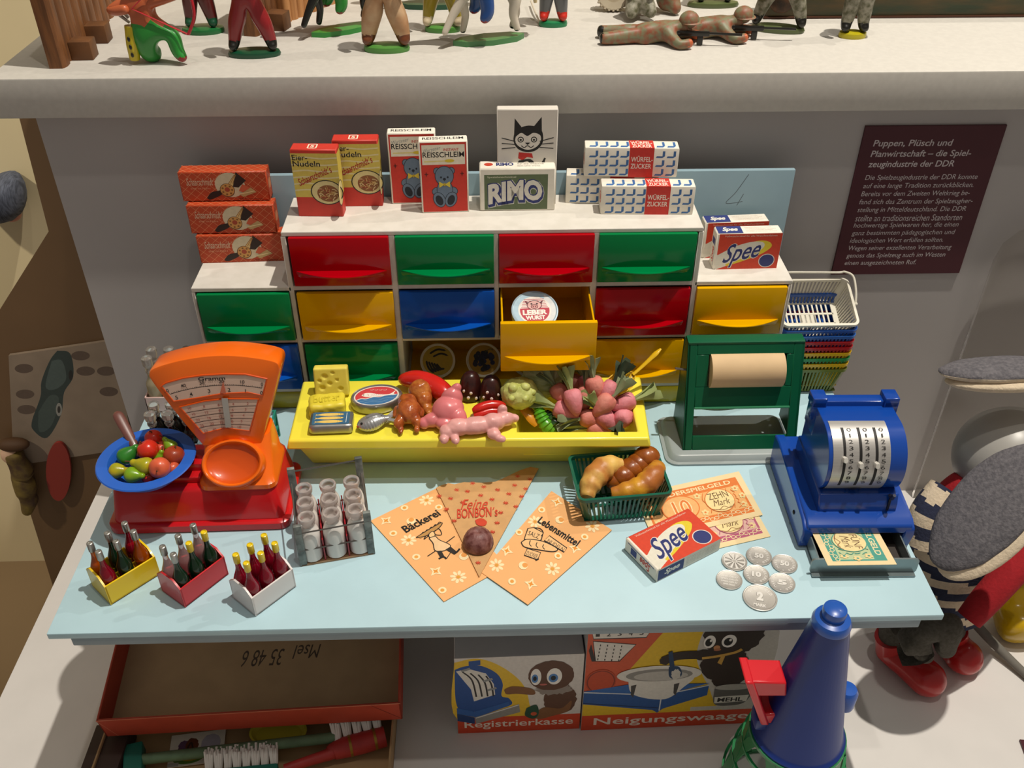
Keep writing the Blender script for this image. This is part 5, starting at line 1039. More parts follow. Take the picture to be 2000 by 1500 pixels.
o = m.build('paper_cone_bag'); o.location = (c.x, c.y, z); tag(o, 'brown kraft paper cone bag with red stars between two orange bags', 'paper bag')
chc = mat('chocolate_dusty', '#5b2b28', .5, c2='#8a5f5b', scale=260, bump=.2); a = K(934, 1063, .0022)
n = 96; rib = lambda i: 1 + .035 * abs(math.sin(i * PI * 16 / n))
m = M(); m.loft([[(r * (rib(i) if 1 < j < 6 else 1) * math.cos(2 * PI * i / n), r * (rib(i) if 1 < j < 6 else 1) * math.sin(2 * PI * i / n), zz) for i in range(n)] for j, (r, zz) in enumerate(((.0088, 0), (.0094, .0012), (.0090, .0030), (.0084, .0055), (.0072, .0080), (.0052, .0100), (.0028, .0112), (.0010, .0108), (.00001, .0104)))], chc)
single(m, 'chocolate_bonbon', (a.x, a.y, .0021), 'dusty dark red ribbed chocolate dome lying on the kraft cone bag', 'sweet')
# ---------------------------------------------------------------- round tins in the cabinet
def rtin(name, loc, rot, r, h, cm, draw, label, group=None):
    t = thing(name, label, 'tin', loc, group=group, rot=rot); m = M(); m.lathe([(r * .97, 0), (r, .0005), (r, h - .0012), (r * 1.03, h - .0010), (r * 1.03, h - .0002), (r * .98, h), (r * .94, h - .0004), (0, h - .0004)], cm, 44); m.build('tin_can', t)
    m = M(); g = G(m, lambda u, v, k: (u * r * .93, v * r * .93, h - .0003 + k), a=1); draw(g); m.build('lid_picture', t); return t
tw = mat('tin_cream', '#c9c2b4', .45, var=.04); ts = mat('tin_pale_blue', '#a9bfcb', .4, .2)
def liver(g):
    g.ell(0, 0, 1, 1, '#a8c3d2', 40); g.poly([(math.cos(math.radians(a)), math.sin(math.radians(a))) for a in range(-60, 61, 6)], '#d2d5d5'); g.ell(0, 0, .78, .78, '#e3dcd3', 40)
    g.poly([(.70 * math.cos(math.radians(a)), .70 * math.sin(math.radians(a))) for a in range(170, 371, 8)], '#b3213a')
    for k in range(7): g.line([(-.66 + .03 * k, .08 + .09 * k), (.66 - .03 * k, .08 + .09 * k)], .03, '#b3213a')
    g.ell(0, .28, .34, .26, '#d8a9a2', 24); g.ring(0, .28, .34, .26, .04, '#5d1524', 24); g.ell(0, .20, .16, .11, '#c98e88', 18); g.ring(0, .20, .16, .11, .035, '#5d1524', 18)
    for x in (-.13, .13): g.ell(x, .36, .05, .05, '#3a0f18', 10)
    for s in (-1, 1): g.poly([(s * .26, .44), (s * .44, .56), (s * .36, .34)], '#5d1524'); g.ell(s * .055, .20, .03, .04, '#5d1524', 8)
    g.text('LEBER', -.58, -.26, .58, .02, '#ece4da', bold=.05); g.text('WURST', -.46, -.54, .46, -.30, '#ece4da', bold=.05)
dz = R2[0] + .0035; xm = (X4[2][0] + X4[2][1]) / 2
lp = KY(1044, 610, YO + .016); tl_ = math.radians(24)
rtin('liver_sausage_tin', V((.0260, YO + .0195, .0940)) - V((0, -math.sin(tl_), math.cos(tl_))) * .0085, (tl_, 0, .05), .0148, .0085, ts, liver, 'pale blue round liver sausage tin in the pulled-out yellow drawer')
rtin('round_tin', (xm - .0125, YO + .0190, dz + .0005), (math.radians(6), 0, 0), .0140, .0085, mat('tin_plain', '#b9bcb9', .35, .5), lambda g: g.ell(0, 0, .9, .9, '#8fa3ab', 30), 'plain silvery round tin under the liver sausage tin')
fz = .0206
def mus(g):
    g.ell(0, 0, .95, .95, '#a58a1e', 36)
    for k in range(5): g.curve([(-.72 + .16 * k, .0 - .05 * k), (-.55 + .18 * k, -.50), (-.20 + .16 * k, -.80 + .07 * k)], [.03] + [.13] * 10 + [.03, .03], '#1a1712')
    g.curve([(-.5, .45), (0, .72), (.55, .62)], [.03] + [.13] * 10 + [.03, .03], '#1a1712'); g.curve([(-.3, .25), (.2, .45), (.66, .30)], [.03] + [.12] * 10 + [.03, .03], '#1a1712')
def grp(g):
    g.ell(0, 0, .95, .95, '#a07a1a', 36); rnd = random.Random(4)
    for i in range(34): a, r = rnd.random() * 6.28, .62 * rnd.random() ** .5; g.ell(r * math.cos(a), r * .9 * math.sin(a) - .05, .15, .15, rnd.choice(['#1b1e33', '#23274a', '#15172a']), 14)
    g.curve([(.1, .5), (.4, .7), (.6, .62)], .05, '#4a4a20')
def tomt(g):
    g.ell(0, 0, .95, .95, '#a58a1e', 36); g.ell(-.1, 0, .6, .62, '#9c1f1a', 24); g.ell(.3, -.3, .35, .36, '#b2271e', 20); g.curve([(-.3, .5), (-.1, .62), (.1, .5)], .08, '#33451e')
for px, dr_f, lb in ((856, mus, 'round cream tin with dark pods, first in the open cabinet bay'), (945, grp, 'round cream tin with dark blue grapes in the open cabinet bay'), (1032, tomt, 'round cream tin with red fruit behind the lettuce in the open bay')):
    x = KY(px, 715, .212).x; rtin('fruit_tin', (x, .2130, fz + .0085), (math.radians(44), 0, 0), .0122, .0050, tw, dr_f, lb, 'fruit tins in the open bay')
# ---------------------------------------------------------------- under the counter: cartons, lid and box of brushes
cg = mat('carton_grey', '#c2bcbb', .7, var=.03, scale=40); OR_ = '#c8421f'
def bigbox(A, B, h, d, name, label, draw, flap=None):
    A, B = V(A), V(B); w = (B - A).length; m = M(); m.box((0, 0, 0), (w, d, h), cg, .0007, seg=1); F = G(m, lambda u, v, k: (u * w, -k, v * h), step=8e-6, a=w / h); draw(F)
    o = m.build(name); o.location = A + V((0, 0, .0002)); o.rotation_euler = (0, 0, math.atan2(B.y - A.y, B.x - A.x)); return tag(o, label, 'carton', 'cartons under the counter')
def furry(g, cx, cy, rx, ry, col, n=40, j=.06, seed=1):
    rnd = random.Random(seed); g.poly([(cx + rx * (1 + j * rnd.uniform(-1, 1)) * math.cos(2 * PI * i / n), cy + ry * (1 + j * rnd.uniform(-1, 1)) * math.sin(2 * PI * i / n)) for i in range(n)], col)
BRN, DBR = '#5a3a27', '#2e2019'
def draw_reg(g):
    g.rect(0, 0, 1, 1, '#cfc9c2'); g.blob([(0, .95), (.18, .99), (.36, .88), (.52, .66), (.58, .40), (.55, .2), (0, .2)], '#dcb52a'); g.rect(0, 0, 1, .215, OR_); g.text('Registrierkasse', .055, .045, .945, .165, '#e2d6c8', bold=.01)
    g.blob([(0, .86), (.08, .90), (.20, .90), (.32, .80), (.37, .66), (.36, .50), (.42, .46), (.42, .36), (.10, .30), (.0, .40)], '#1e4a8c'); g.poly([(.11, .90), (.20, .91), (.20, .97), (.11, .96)], '#1e4a8c')
    g.poly([(.01, .84), (.10, .87), (.24, .80), (.30, .66), (.31, .52), (.14, .44), (.12, .60)], '#d9d5cc')
    for k in range(4): g.curve([(.06 + .06 * k, .83 - .02 * k), (.13 + .05 * k, .72 - .02 * k), (.16 + .045 * k, .50)], .014, '#2a2523')
    for p in ((.05, .84), (.22, .70), (.25, .58)): g.line([p, (p[0] + .07, p[1] + .03)], .025, '#8a8d8c')
    g.poly([(0, .36), (.14, .30), (.42, .42), (.42, .36), (.15, .22), (0, .28)], '#2a5a9c'); g.poly([(0, .28), (.14, .22), (.14, .13), (0, .18)], '#17386c'); g.poly([(.14, .22), (.50, .38), (.51, .27), (.15, .13)], '#8c8a84'); g.line([(.15, .21), (.50, .37)], .012, '#d5d2ca')
    furry(g, .83, .42, .13, .20, BRN, seed=2); furry(g, .78, .56, .14, .07, '#8c8178', 40, .2, 3); furry(g, .75, .74, .18, .19, BRN, 44, .02, 4)
    g.blob([(.38, .58), (.45, .62), (.60, .58), (.62, .50), (.48, .52), (.40, .52)], '#7d532f'); g.blob([(.62, .22), (.70, .32), (.84, .30), (.92, .40), (.90, .26), (.78, .20), (.66, .16)], '#7d532f')
    for x, rx in ((.63, .042), (.775, .060)): g.ell(x, .73, rx, .105, '#e8e4dc'); g.ell(x - .008, .71, rx * .62, .055, '#4d7fb8'); g.ell(x - .008, .71, rx * .34, .03, '#10151c')
    g.ell(.69, .63, .03, .012, '#b9655a'); g.blob([(.56, .32), (.64, .36), (.66, .24), (.62, .17), (.55, .22)], '#1f4a34'); g.ell(.62, .24, .025, .025, '#c4552f')
def draw_nw(g):
    g.rect(0, 0, 1, 1, '#d9b322'); g.blob([(.62, 1.0), (.60, .70), (.70, .40), (.80, .16), (1, .16), (1, 1)], '#bdb9b0'); g.rect(.62, .16, 1, .2, '#bdb9b0'); g.rect(0, 0, 1, .155, OR_); g.text('Neigungswaage', .07, .03, .97, .125, '#e2d6c8', bold=.012)
    g.poly([(0, .98), (.42, .99), (.24, .60), (.27, .54), (.24, .40), (0, .40)], '#c8532f'); g.poly([(.02, .97), (.34, .99), (.31, .90), (.03, .905)], '#d8d2c8'); g.line([(.02, .97), (.34, .99), (.31, .90), (.03, .905)], .008, '#2a2523', True)
    for i in range(5): g.text(str(i + 1), .04 + .058 * i, .925, .062 + .058 * i, .96, '#2a2523', bold=.02)
    g.poly([(.03, .885), (.26, .84), (.18, .69), (.05, .70)], '#d8d2c8'); g.line([(.03, .885), (.26, .84), (.18, .69), (.05, .70)], .008, '#2a2523', True)
    for r in range(5):
        for c in range(4): g.line([(.07 + .038 * c - .002 * r, .855 - .032 * r - .006 * c), (.07 + .038 * c - .002 * r, .838 - .032 * r - .006 * c)], .006, '#2a2523')
    g.poly([(.02, .86), (.05, .70), (.03, .70), (.01, .80)], '#2a2523')
    g.ell(.09, .50, .085, .12, '#b9451f'); g.ring(.09, .50, .075, .105, .008, '#7d2a14')
    g.poly([(0, .41), (.44, .35), (.70, .42), (.70, .32), (.46, .20), (.43, .16), (.40, .19), (0, .28)], '#25528f'); g.poly([(0, .41), (.24, .46), (.70, .44), (.44, .34)], '#2f62a4'); g.line([(0, .40), (.44, .34), (.70, .42)], .010, '#c9ced2'); g.line([(.44, .34), (.44, .18)], .008, '#c9ced2'); g.line([(0, .29), (.43, .21)], .006, '#10233f')
    furry(g, .76, .62, .13, .16, DBR, 40, .05, 5); furry(g, .80, .52, .10, .14, DBR, 40, .05, 6); furry(g, .78, .90, .16, .20, DBR, 50, .06, 7); furry(g, .65, 1.04, .05, .07, DBR, 30, .08, 8); furry(g, .92, 1.04, .05, .07, DBR, 30, .08, 9)
    g.curve([(.42, .68), (.50, .72), (.62, .72), (.70, .70)], [.075] * 12 + [.10] * 7, DBR); furry(g, .43, .68, .03, .04, DBR, 20, .12, 10)
    for x, rx in ((.655, .032), (.76, .040)): g.ell(x, .84, rx, .058, '#e8e4dc'); g.ell(x - .004, .835, rx * .6, .036, '#15110f'); g.ell(x + .006, .85, rx * .18, .012, '#e8e4dc')
    g.ell(.70, .785, .018, .020, '#c48a5a'); g.ell(.705, .765, .02, .012, '#a86a48'); g.curve([(.63, .69), (.70, .70), (.80, .73), (.84, .76)], .022, '#c79a45'); g.poly([(.735, .71), (.72, .64), (.745, .62), (.755, .70)], '#c79a45')
    g.ell(.41, .55, .235, .085, '#d8d4cb'); g.ell(.41, .545, .185, .060, '#8d8a84'); g.ell(.42, .535, .15, .045, '#b9b5ad'); g.blob([(.24, .51), (.28, .36), (.46, .30), (.56, .42), (.60, .51), (.42, .465)], '#d8d4cb')
    for x in (.26, .50): g.poly([(x, .45), (x + .03, .46), (x + .02, .33), (x + .005, .36)], '#45423f')
    g.poly([(.44, .76), (.462, .77), (.49, .60), (.465, .59)], '#1c3a5c'); g.blob([(.455, .62), (.51, .62), (.535, .54), (.50, .50), (.465, .53)], '#1c3a5c'); furry(g, .50, .545, .025, .05, '#c9c5bb', 20, .2, 11)
    g.blob([(.735, .385), (.85, .41), (.955, .40), (.93, .24), (.84, .205), (.75, .23)], '#5d5b57'); g.ell(.845, .395, .11, .030, '#a5a29a'); g.poly([(.745, .30), (.94, .31), (.932, .245), (.75, .235)], '#d2cec4'); g.text('MEHL', .765, .248, .91, .290, '#1c1a19', bold=.03)
A = K(895, 1433, ZF); B = K(1131, 1423, ZF); h_ = HG(A, 1287); bigbox(A, B, h_, .075, 'toy_carton', 'grey topped carton printed with a toy cash register and furry creature', draw_reg)
A = K(1133, 1427, ZF) + V((.0005, 0, 0)); B = K(1468, 1412, ZF); bigbox(A, B, .1085, .070, 'toy_carton', 'large yellow carton printed with a dark bear at a kitchen scale', draw_nw)
# lid lying on the brush box
lr = mat('lid_red', '#b4452f', .6, var=.06, scale=60); lc = mat('lid_card', '#b39672', .8, var=.05, scale=50)
A = K(187, 1408, -.115); B = K(781, 1370, -.113); u = B - A; w = u.length; ang = math.atan2(u.y, u.x); d_, h_ = .105, .0235
t = thing('carton_lid', 'red rimmed carton lid, card side up, resting on the brush box under the counter', 'lid', A, rot=(math.radians(9), 0, ang))
m = M(); m.box((.0012, .0012, -h_), (w - .0012, d_ - .0012, -h_ + .0012), lc); g = G(m, lambda u_, v, k: (w * u_, d_ * v, -h_ + .0012 + k), a=w / d_)
g.text('Msel', .60, .46, .70, .56, '#4a3c33', flip=True, shear=.3); g.text('35 48 6', .42, .42, .57, .54, '#4a3c33', flip=True, shear=.3); m.build('card_base', t)
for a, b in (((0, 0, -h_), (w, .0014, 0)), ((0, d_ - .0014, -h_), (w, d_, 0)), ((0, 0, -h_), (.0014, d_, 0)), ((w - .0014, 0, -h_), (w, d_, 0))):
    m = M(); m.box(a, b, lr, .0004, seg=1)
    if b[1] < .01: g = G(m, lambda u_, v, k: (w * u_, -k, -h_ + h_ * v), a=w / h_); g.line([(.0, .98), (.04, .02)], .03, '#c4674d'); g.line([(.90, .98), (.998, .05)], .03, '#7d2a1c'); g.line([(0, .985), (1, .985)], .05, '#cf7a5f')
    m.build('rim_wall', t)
cx = mat('box_card', '#a98a63', .75, var=.06, scale=60); dk3 = mat('box_dark', '#3a2a20', .8)
x0, x1, y0, y1 = -.2640, -.0720, -.075, .075
t = thing('brush_box', 'open brown card box of toy brooms and brushes under the red lid', 'box', ((x0 + x1) / 2, 0, ZF + .0002)); BXF = TR(-(x0 + x1) / 2, 0, -ZF)
m = M(BXF); m.box((x0, y0, ZF), (x1, y1, ZF + .0012), cx); m.build('floor_panel', t)
for a, b in (((x0, y0, ZF), (x0 + .0013, y1, -.1400)), ((x1 - .0013, y0, ZF), (x1, y1, -.1400)), ((x0, y0, ZF), (x1, y0 + .0013, -.1400)), ((x0, y1 - .0013, ZF), (x1, y1, -.1400))): m = M(BXF); m.box(a, b, cx, .0003, seg=1); m.build('side_wall', t)
tg = mat('teal_wood', '#1f6f60', .5, var=.06); gst = mat('green_stick', '#5f7a5c', .6, var=.12, scale=120); brs = mat('bristle_white', '#ddd9d2', .6); rw = mat('red_wood', '#a8322f', .5, var=.08, scale=90); gdm = mat('gold_ring', '#9c7a32', .35, .7)
zc = -.1500
t = thing('toy_broom', 'toy broom with teal head and long green stick in the brush box', 'broom', K(262, 1490, zc))
XF_ = TR(*(-t.location)); a, b = K(264, 1460, zc), K(262, 1515, zc); m = M(XF_); X = (b - a).normalized(); m.box((-.006, 0, -.005), (.006, (b - a).length + .012, .006), tg, .0012, X=TR(*a) @ MX.Rotation(math.atan2(X.y, X.x) - PI / 2, 4, 'Z')); m.build('broom_head', t)
m = M(XF_); m.tube([K(272, 1484, zc + .002), K(470, 1461, zc + .003), K(655, 1440, zc + .004)], .0036, gst, 14); m.build('stick', t)
def tufts(m, P, dr, n, L, r):
    for i in range(n):
        p = lerp(V(P[0]), V(P[1]), i / (n - 1)); rnd = random.Random(i)
        for j in range(9):
            a = j * .7; o_ = V((math.cos(a), math.sin(a), 0)) * r * .5 * (j > 0); tip = p + V(dr) * L + o_ * 2.0 + V((rnd.uniform(-1, 1), rnd.uniform(-1, 1), rnd.uniform(-1, 1))) * .0008; m.tube([p + o_, tip], [r * .42, r * .30], brs, 5)
t = thing('scrubbing_brush', 'teal wooden scrubbing brush with white bristles pointing up the box', 'brush', K(480, 1500, zc)); XF_ = TR(*(-t.location))
a, b = K(400, 1510, zc), K(545, 1496, zc); X = (b - a); L = X.length; m = M(XF_); m.box((0, -.014, -.004), (L, 0, .0045), tg, .0015, X=TR(*a) @ MX.Rotation(math.atan2(X.y, X.x), 4, 'Z')); m.build('brush_back', t)
m = M(XF_); tufts(m, (a + V((.003, .0005, .001)), b + V((-.003, .0005, .001))), (-.10, .86, .45), 8, .0125, .0028); tag(m.build('bristles', t), 'white bristles')
t = thing('hand_brush', 'red turned wooden hand brush with gold rings and white tufts', 'brush', K(660, 1475, zc)); XF_ = TR(*(-t.location))
P = [K(555, 1502, zc), K(600, 1487, zc), K(640, 1474, zc + .001), K(650, 1468, zc + .001), K(672, 1460, zc + .001), K(710, 1450, zc + .001), K(752, 1438, zc + .001)]; Q = spl([(*p, r) for p, r in zip(P, (.0030, .0034, .0040, .0055, .0068, .0072, .0068))], 5)
m = M(XF_); m.tube(Q, [p[3] for p in Q], rw, 18); m.build('handle', t)
for px, py in ((682, 1457), (730, 1444)):
    p = K(px, py, zc + .001); q = K(px + 5, py - 1.4, zc + .001); m = M(XF_); m.tube([p, q], .0073, gdm, 20); m.build('gold_ring', t)
m = M(XF_); tufts(m, (K(660, 1446, zc + .004), K(738, 1424, zc + .004)), (-.20, .80, .5), 5, .0135, .0032); tag(m.build('bristles', t), 'white bristles')
m = M(); m.lathe([(.0, 0), (.016, 0), (.019, .004), (.0195, .0045), (.018, .0045), (.0155, .0012), (0, .0012)], pl('dish_yellow', '#c9b93a', .4), 36, sy=.6, cap0=False, cap1=False); single(m, 'yellow_dish', K(545, 1436, -.156), 'oval yellow plastic dish in the box under the lid edge', 'dish')
m = M(); m.box((-.018, -.012, 0), (.018, .012, .0006), card); g = G(m, lambda u_, v, k: (-.018 + .036 * u_, -.012 + .024 * v, .0006 + k), a=1.5); g.ell(.36, .22, .28, .18, '#5f8a3a'); g.ell(.40, .28, .20, .16, '#b9a52f'); furry(g, .25, .58, .10, .22, '#6a4a6a', 20, .1, 1); furry(g, .40, .62, .12, .22, '#6e3a22', 24, .08, 2); furry(g, .75, .6, .18, .3, '#b9b4c2', 24, .05, 3); g.curve([(.28, .3), (.38, .7), (.45, .3)], .05, '#3a241a'); g.rect(0, 0, .2, .12, '#b8b4ae')
single(m, 'picture_card', K(385, 1462, -.1575), 'small white picture card with green, yellow and brown drawing in the box', 'card', rz=.12)
m = M(); m.box((-.012, -.02, 0), (.012, .02, .015), mat('dark_brown_card', '#3b2a24', .6, var=.1), .0008); single(m, 'small_brown_box', K(228, 1492, -.157) + V((-.004, 0, 0)), 'small dark brown box at the wall of the brush box', 'box')
# ---------------------------------------------------------------- catch-ball launcher
cbx = .1752; cby = -.0205; t = thing('ball_launcher', 'blue cone shaped ball launcher toy with red trigger and green catching net', 'toy', (cbx, cby, ZF)); LX = TR(0, 0, -ZF)
cbl = pl('cone_blue', '#142f78', .35, coat=.1); tq = pl('trigger_red', '#d3202a', .3); ng = pl('net_green', '#1d7a43', .35)
m = M(LX); zt, zb = .0255, -.0770
m.lathe([(.0262, zb - .0012), (.0272, zb - .0004), (.0272, zb + .0014), (.0258, zb + .0024), (.0250, zb + .0040), (.0100, zt - .0052), (.0098, zt - .0040)], cbl, 48); tag(m.build('cone', t), 'dark blue cone')
m = M(LX); m.lathe([(.0103, zt - .0058), (.0104, zt - .0030), (.0092, zt - .0004), (.0066, zt + .0006), (.0060, zt + .0008), (.0064, zt + .0050), (.0060, zt + .0068), (.0040, zt + .0078), (0, zt + .0080)], pl('cap_blue', '#1f56b0', .3), 36); m.build('cone_cap', t)
m = M(LX); P = K; zz = -.062
def lx(px, py, dy=0): p = KY(px, py, cby + dy); return (p.x - cbx, dy, p.z)
a = lx(1455, 1312); b = lx(1528, 1318); c = lx(1523, 1372); d_ = lx(1482, 1383)
R_ = lambda P, y0, y1: m.prism([(p[0], p[2]) for p in P], y0, y1, tq, X=MX(((1, 0, 0, 0), (0, 0, 1, 0), (0, 1, 0, 0), (0, 0, 0, 1))))
R_([lx(1449, 1309), lx(1466, 1309), lx(1496, 1392), lx(1480, 1392)], -.0085, .0085); R_([lx(1455, 1310), lx(1530, 1312), lx(1530, 1338), lx(1466, 1338)], -.0075, .0075); R_([lx(1478, 1376), lx(1527, 1372), lx(1524, 1390), lx(1482, 1392)], -.0075, .0075); m.build('trigger', t, bev=.0010)
m = M(LX); p = lx(1505, 1398); m.box((p[0] - .010, -.006, p[2] - .006), (p[0] + .012, .006, p[2] + .004), cbl, .0018); m.ball((p[0] - .001, -.0062, p[2] - .001), .0014, mat('rivet_dark', '#17181c', .4), 10, 8); m.build('trigger_bracket', t)
m = M(LX); p = lx(1650, 1362); m.lathe([(.0040, -.008), (.0062, -.006), (.0064, .006), (.0050, .0085), (0, .0088)], pl('cap_blue', '#1f56b0', .3), 20, X=TR(*p)); m.box((p[0] - .012, -.004, p[2] - .004), (p[0], .004, p[2] + .004), cbl, .001); m.build('ball_peg', t)
m = M(LX); zs = [(-.0785, .0275), (-.092, .0300), (-.108, .0335), (-.128, .0370), (-.1590, .0385)]
for z, r in zs: m.lathe([(r - .0010, z - .0013), (r + .0006, z - .0013), (r + .0006, z + .0013), (r - .0010, z + .0013), (r - .0010, z - .0013)], ng, 48, cap0=False, cap1=False)
q = spl([(r, 0, z) for z, r in zs], 6)
for i in range(12):
    a = i * PI / 6 + .2; R_ = []
    for k, (r, _, z) in enumerate(q):
        aa = a + .25 * math.sin(k / len(q) * PI) * (1 if i % 2 else -1); w_ = .0034; R_.append([((r + o) * math.cos(aa + s * w_ / r), (r + o) * math.sin(aa + s * w_ / r), z) for s, o in ((-1, -.0006), (1, -.0006), (1, .0006), (-1, .0006))])
    m.loft(R_, ng)
tag(m.build('catching_net', t), 'green open plastic net')
# ---------------------------------------------------------------- mouse doll
felt = mat('felt_grey', '#6d6a6e', .95, c2='#57555a', scale=420, bump=.6, bscale=700); felt2 = mat('felt_dark', '#545048', .95, c2='#464239', scale=420, bump=.6, bscale=700); crm_ = mat('felt_cream', '#d8c7ad', .95, var=.06, scale=300, bump=.5, bscale=600); nav = mat('felt_navy', '#2c3148', .95, var=.1, scale=300, bump=.5, bscale=600); rdf = mat('felt_red', '#9c1720', .9, var=.06, scale=300, bump=.4, bscale=600); hd = mat('head_grey', '#a7a5a0', .35, var=.02, scale=20); bt_ = pl('boot_red', '#b0201f', .3)
DO = V((.330, .105, ZF)); t = thing('mouse_doll', 'felt mouse doll with grey ears, striped shirt and red boots beside the counter', 'doll', DO); XD = TR(*(-DO))
def kp(px, py, y): return KY(px, py, y)
P = [(*kp(1868, 1195, .105), .024), (*kp(1858, 1150, .108), .030), (*kp(1862, 1095, .110), .032), (*kp(1875, 1040, .112), .031), (*kp(1900, 985, .114), .027), (*kp(1928, 945, .116), .020), (*kp(1940, 925, .117), .012)]
Q = spl(P, 8); zlo, zhi = Q[0][2], Q[-1][2]
m = M(XD); m.tube(Q, [q[3] for q in Q], lambda c: (nav if math.floor((c.z - zlo + .02 * (c.x - .32)) / .0088) % 2 == 0 else crm_) if c.z < zhi - .022 else rdf, 32, flat=.8); m.tube([p for p in spl([kp(1850, 960, .108), kp(1815, 1005, .100), kp(1800, 1060, .094)], 12)], .0125, lambda c: nav if math.floor(c.z / .0075) % 2 == 0 else crm_, 24); tag(m.build('striped_body', t), 'cream and navy striped shirt with red collar')
hc = kp(1972, 893, .125); m = M(XD); m.ball(tuple(hc), (.036, .034, .034), hd, 36, 24); m.ball(tuple(hc + V((.036, -.012, -.006))), (.020, .016, .015), hd, 24, 16); m.build('head', t)
def ear(c, n, ax, L, W_, name='ear'):
    n = V(n).normalized(); X = (V(ax) - n * V(ax).dot(n)).normalized(); Y = n.cross(X); MXX = MX(((X.x, Y.x, n.x, c.x), (X.y, Y.y, n.y, c.y), (X.z, Y.z, n.z, c.z), (0, 0, 0, 1)))
    m = M(XD); m.ball((0, 0, 0), (L, W_, .0070), lambda c_: felt if c_.z > -.0004 else crm_, 48, 26, lambda d: 1 + .03 * noise.noise(V(d) * 3), X=MXX); m.ball((0, 0, 0), (L * .99, W_ * .99, .0062), crm_, 40, 20, X=TR(.0035, -.0035, -.0050) @ MXX); m.build(name, t)
ear(kp(1932, 992, .062), (-.55, -.42, .72), (.60, .35, .60), .047, .0225); ear(kp(1960, 722, .135), (-.05, .30, .95), (1, 0, .16), .040, .019)
m = M(XD); P = spl([(*kp(2020, 1060, .098), .010), (*kp(1985, 1105, .085), .0105), (*kp(1925, 1172, .072), .0098), (*kp(1892, 1210, .066), .0085)], 6); m.tube(P, [p[3] for p in P], rdf, 20); m.build('sleeve', t)
hx = [kp(px, py, .062) for px, py in ((1886, 1212), (1840, 1222), (1795, 1240), (1772, 1228), (1758, 1266), (1775, 1284), (1812, 1290), (1848, 1280), (1868, 1258), (1806, 1232))]
m = M(XD); m.skin([(*hx[0], .0075), (*hx[1], .0100), (*hx[2], .0095), (*hx[3], .0075), (*hx[4], .0055), (*hx[5], .0058), (*hx[6], .0058), (*hx[7], .0058), (*hx[9], .008)], [(0, 1), (1, 8), (8, 2), (8, 3), (2, 4), (2, 5), (2, 6), (1, 7)], felt2); tag(m.build('mitten_hand', t), 'dark grey felt hand')
for a, b, tp, yy in (((1738, 1232), (1745, 1268), (1812, 1326), 1), ((1858, 1222), (1858, 1256), (1884, 1284), 2)):
    A = K(*tp, ZF + .0125); Hh = K(*b, ZF + .0125); C = K(*a, ZF + .034); d = (A - Hh).normalized()
    m = M(XD); P = spl([(*(Hh - d * .012), .003), (*(Hh - d * .008), .0095), (*Hh, .0125), (*lerp(Hh, A, .5), .0125), (*A, .0132), (*(A + d * .006), .0112), (*(A + d * .0105), .0070), (*(A + d * .0125), .002)], 5); m.tube(P, [p[3] for p in P], bt_, 24, flat=.95)
    P = spl([(*(Hh + V((0, 0, -.002))), .0120), (*lerp(Hh, C, .4), .0115), (*lerp(Hh, C, .75), .0112)], 4); m.tube(P, [p[3] for p in P], bt_, 24); m.build('boot', t)
    m = M(XD); top = kp(1830 + 10 * yy, 1200, .100); m.tube([lerp(Hh, C, .6), C, lerp(C, top, .5)], [.0095, .0100, .0105], felt2, 20); m.build('leg', t)
tl_ = mat('tail_grey', '#6e6a62', .8, var=.08)
m = M(XD); P = spl([(*kp(1880, 1190, .115), .0035), (*K(1925, 1240, ZF + .012), .0036), (*K(1985, 1300, ZF + .005), .0032), (*K(2040, 1350, ZF + .004), .0026)], 6); m.tube(P, [p[3] for p in P], tl_, 10); m.build('tail', t)
yb = pl('boot_yellow', '#d0a90c', .25)
DO = V((.420, .145, ZF)); t = thing('doll', 'second felt doll wearing a shiny yellow boot behind the mouse doll', 'doll', DO); XD = TR(*(-DO))
A = K(2010, 1252, ZF + .013); m = M(XD); m.skin([(*A, .015), (*(A + V((-.002, .016, .004))), .016), (*(A + V((0, .030, .010))), .014), (*(A + V((.004, .034, .036))), .011)], [(0, 1), (1, 2), (2, 3)], yb, sub=3); m.build('boot', t)
m = M(XD); m.skin([(*(A + V((.004, .034, .036))), .010), (*(A + V((.030, .030, .08))), .014), (*(A + V((.052, .026, .13))), .022), (*(A + V((.062, .026, .175))), .010), (*(A + V((.064, .026, .200))), .020)], [(0, 1), (1, 2), (2, 3), (3, 4)], felt2); m.build('body', t)
# ---------------------------------------------------------------- acrylic sheet, small floor sign
ac = mat('acrylic_clear', '#f2f0ec', .03, trans=1.0, ior=1.15, spec=.4)
E0 = kp(1786, 955, .262); T0 = kp(1962, 452, .262); m = M(); m.prism([(E0.x, ZF + .0004), (.62, ZF + .0004), (.62, T0.z + .006), (E0.x + .030, T0.z + .006), (E0.x + .012, T0.z), (E0.x + .003, T0.z - .010), (E0.x, T0.z - .024)], .2600, .2630, ac, X=MX(((1, 0, 0, 0), (0, 0, 1, 0), (0, 1, 0, 0), (0, 0, 0, 1))))
tag(m.build('acrylic_sheet'), 'clear acrylic sheet with rounded corner standing behind the mouse doll', 'sheet')
A = K(1990, 1447, ZF); m = M(); m.box((0, -.022, 0), (.08, 0, .0015), mat('sign_maroon', '#4a1a24', .45)); g = G(m, lambda u_, v, k: (.08 * u_, -.022 + .022 * v, .0015 + k), a=3.6); single(m, 'floor_label', A + V((0, 0, .0003)), 'small maroon label plate lying on the white platform floor', 'sign', rz=-.12)
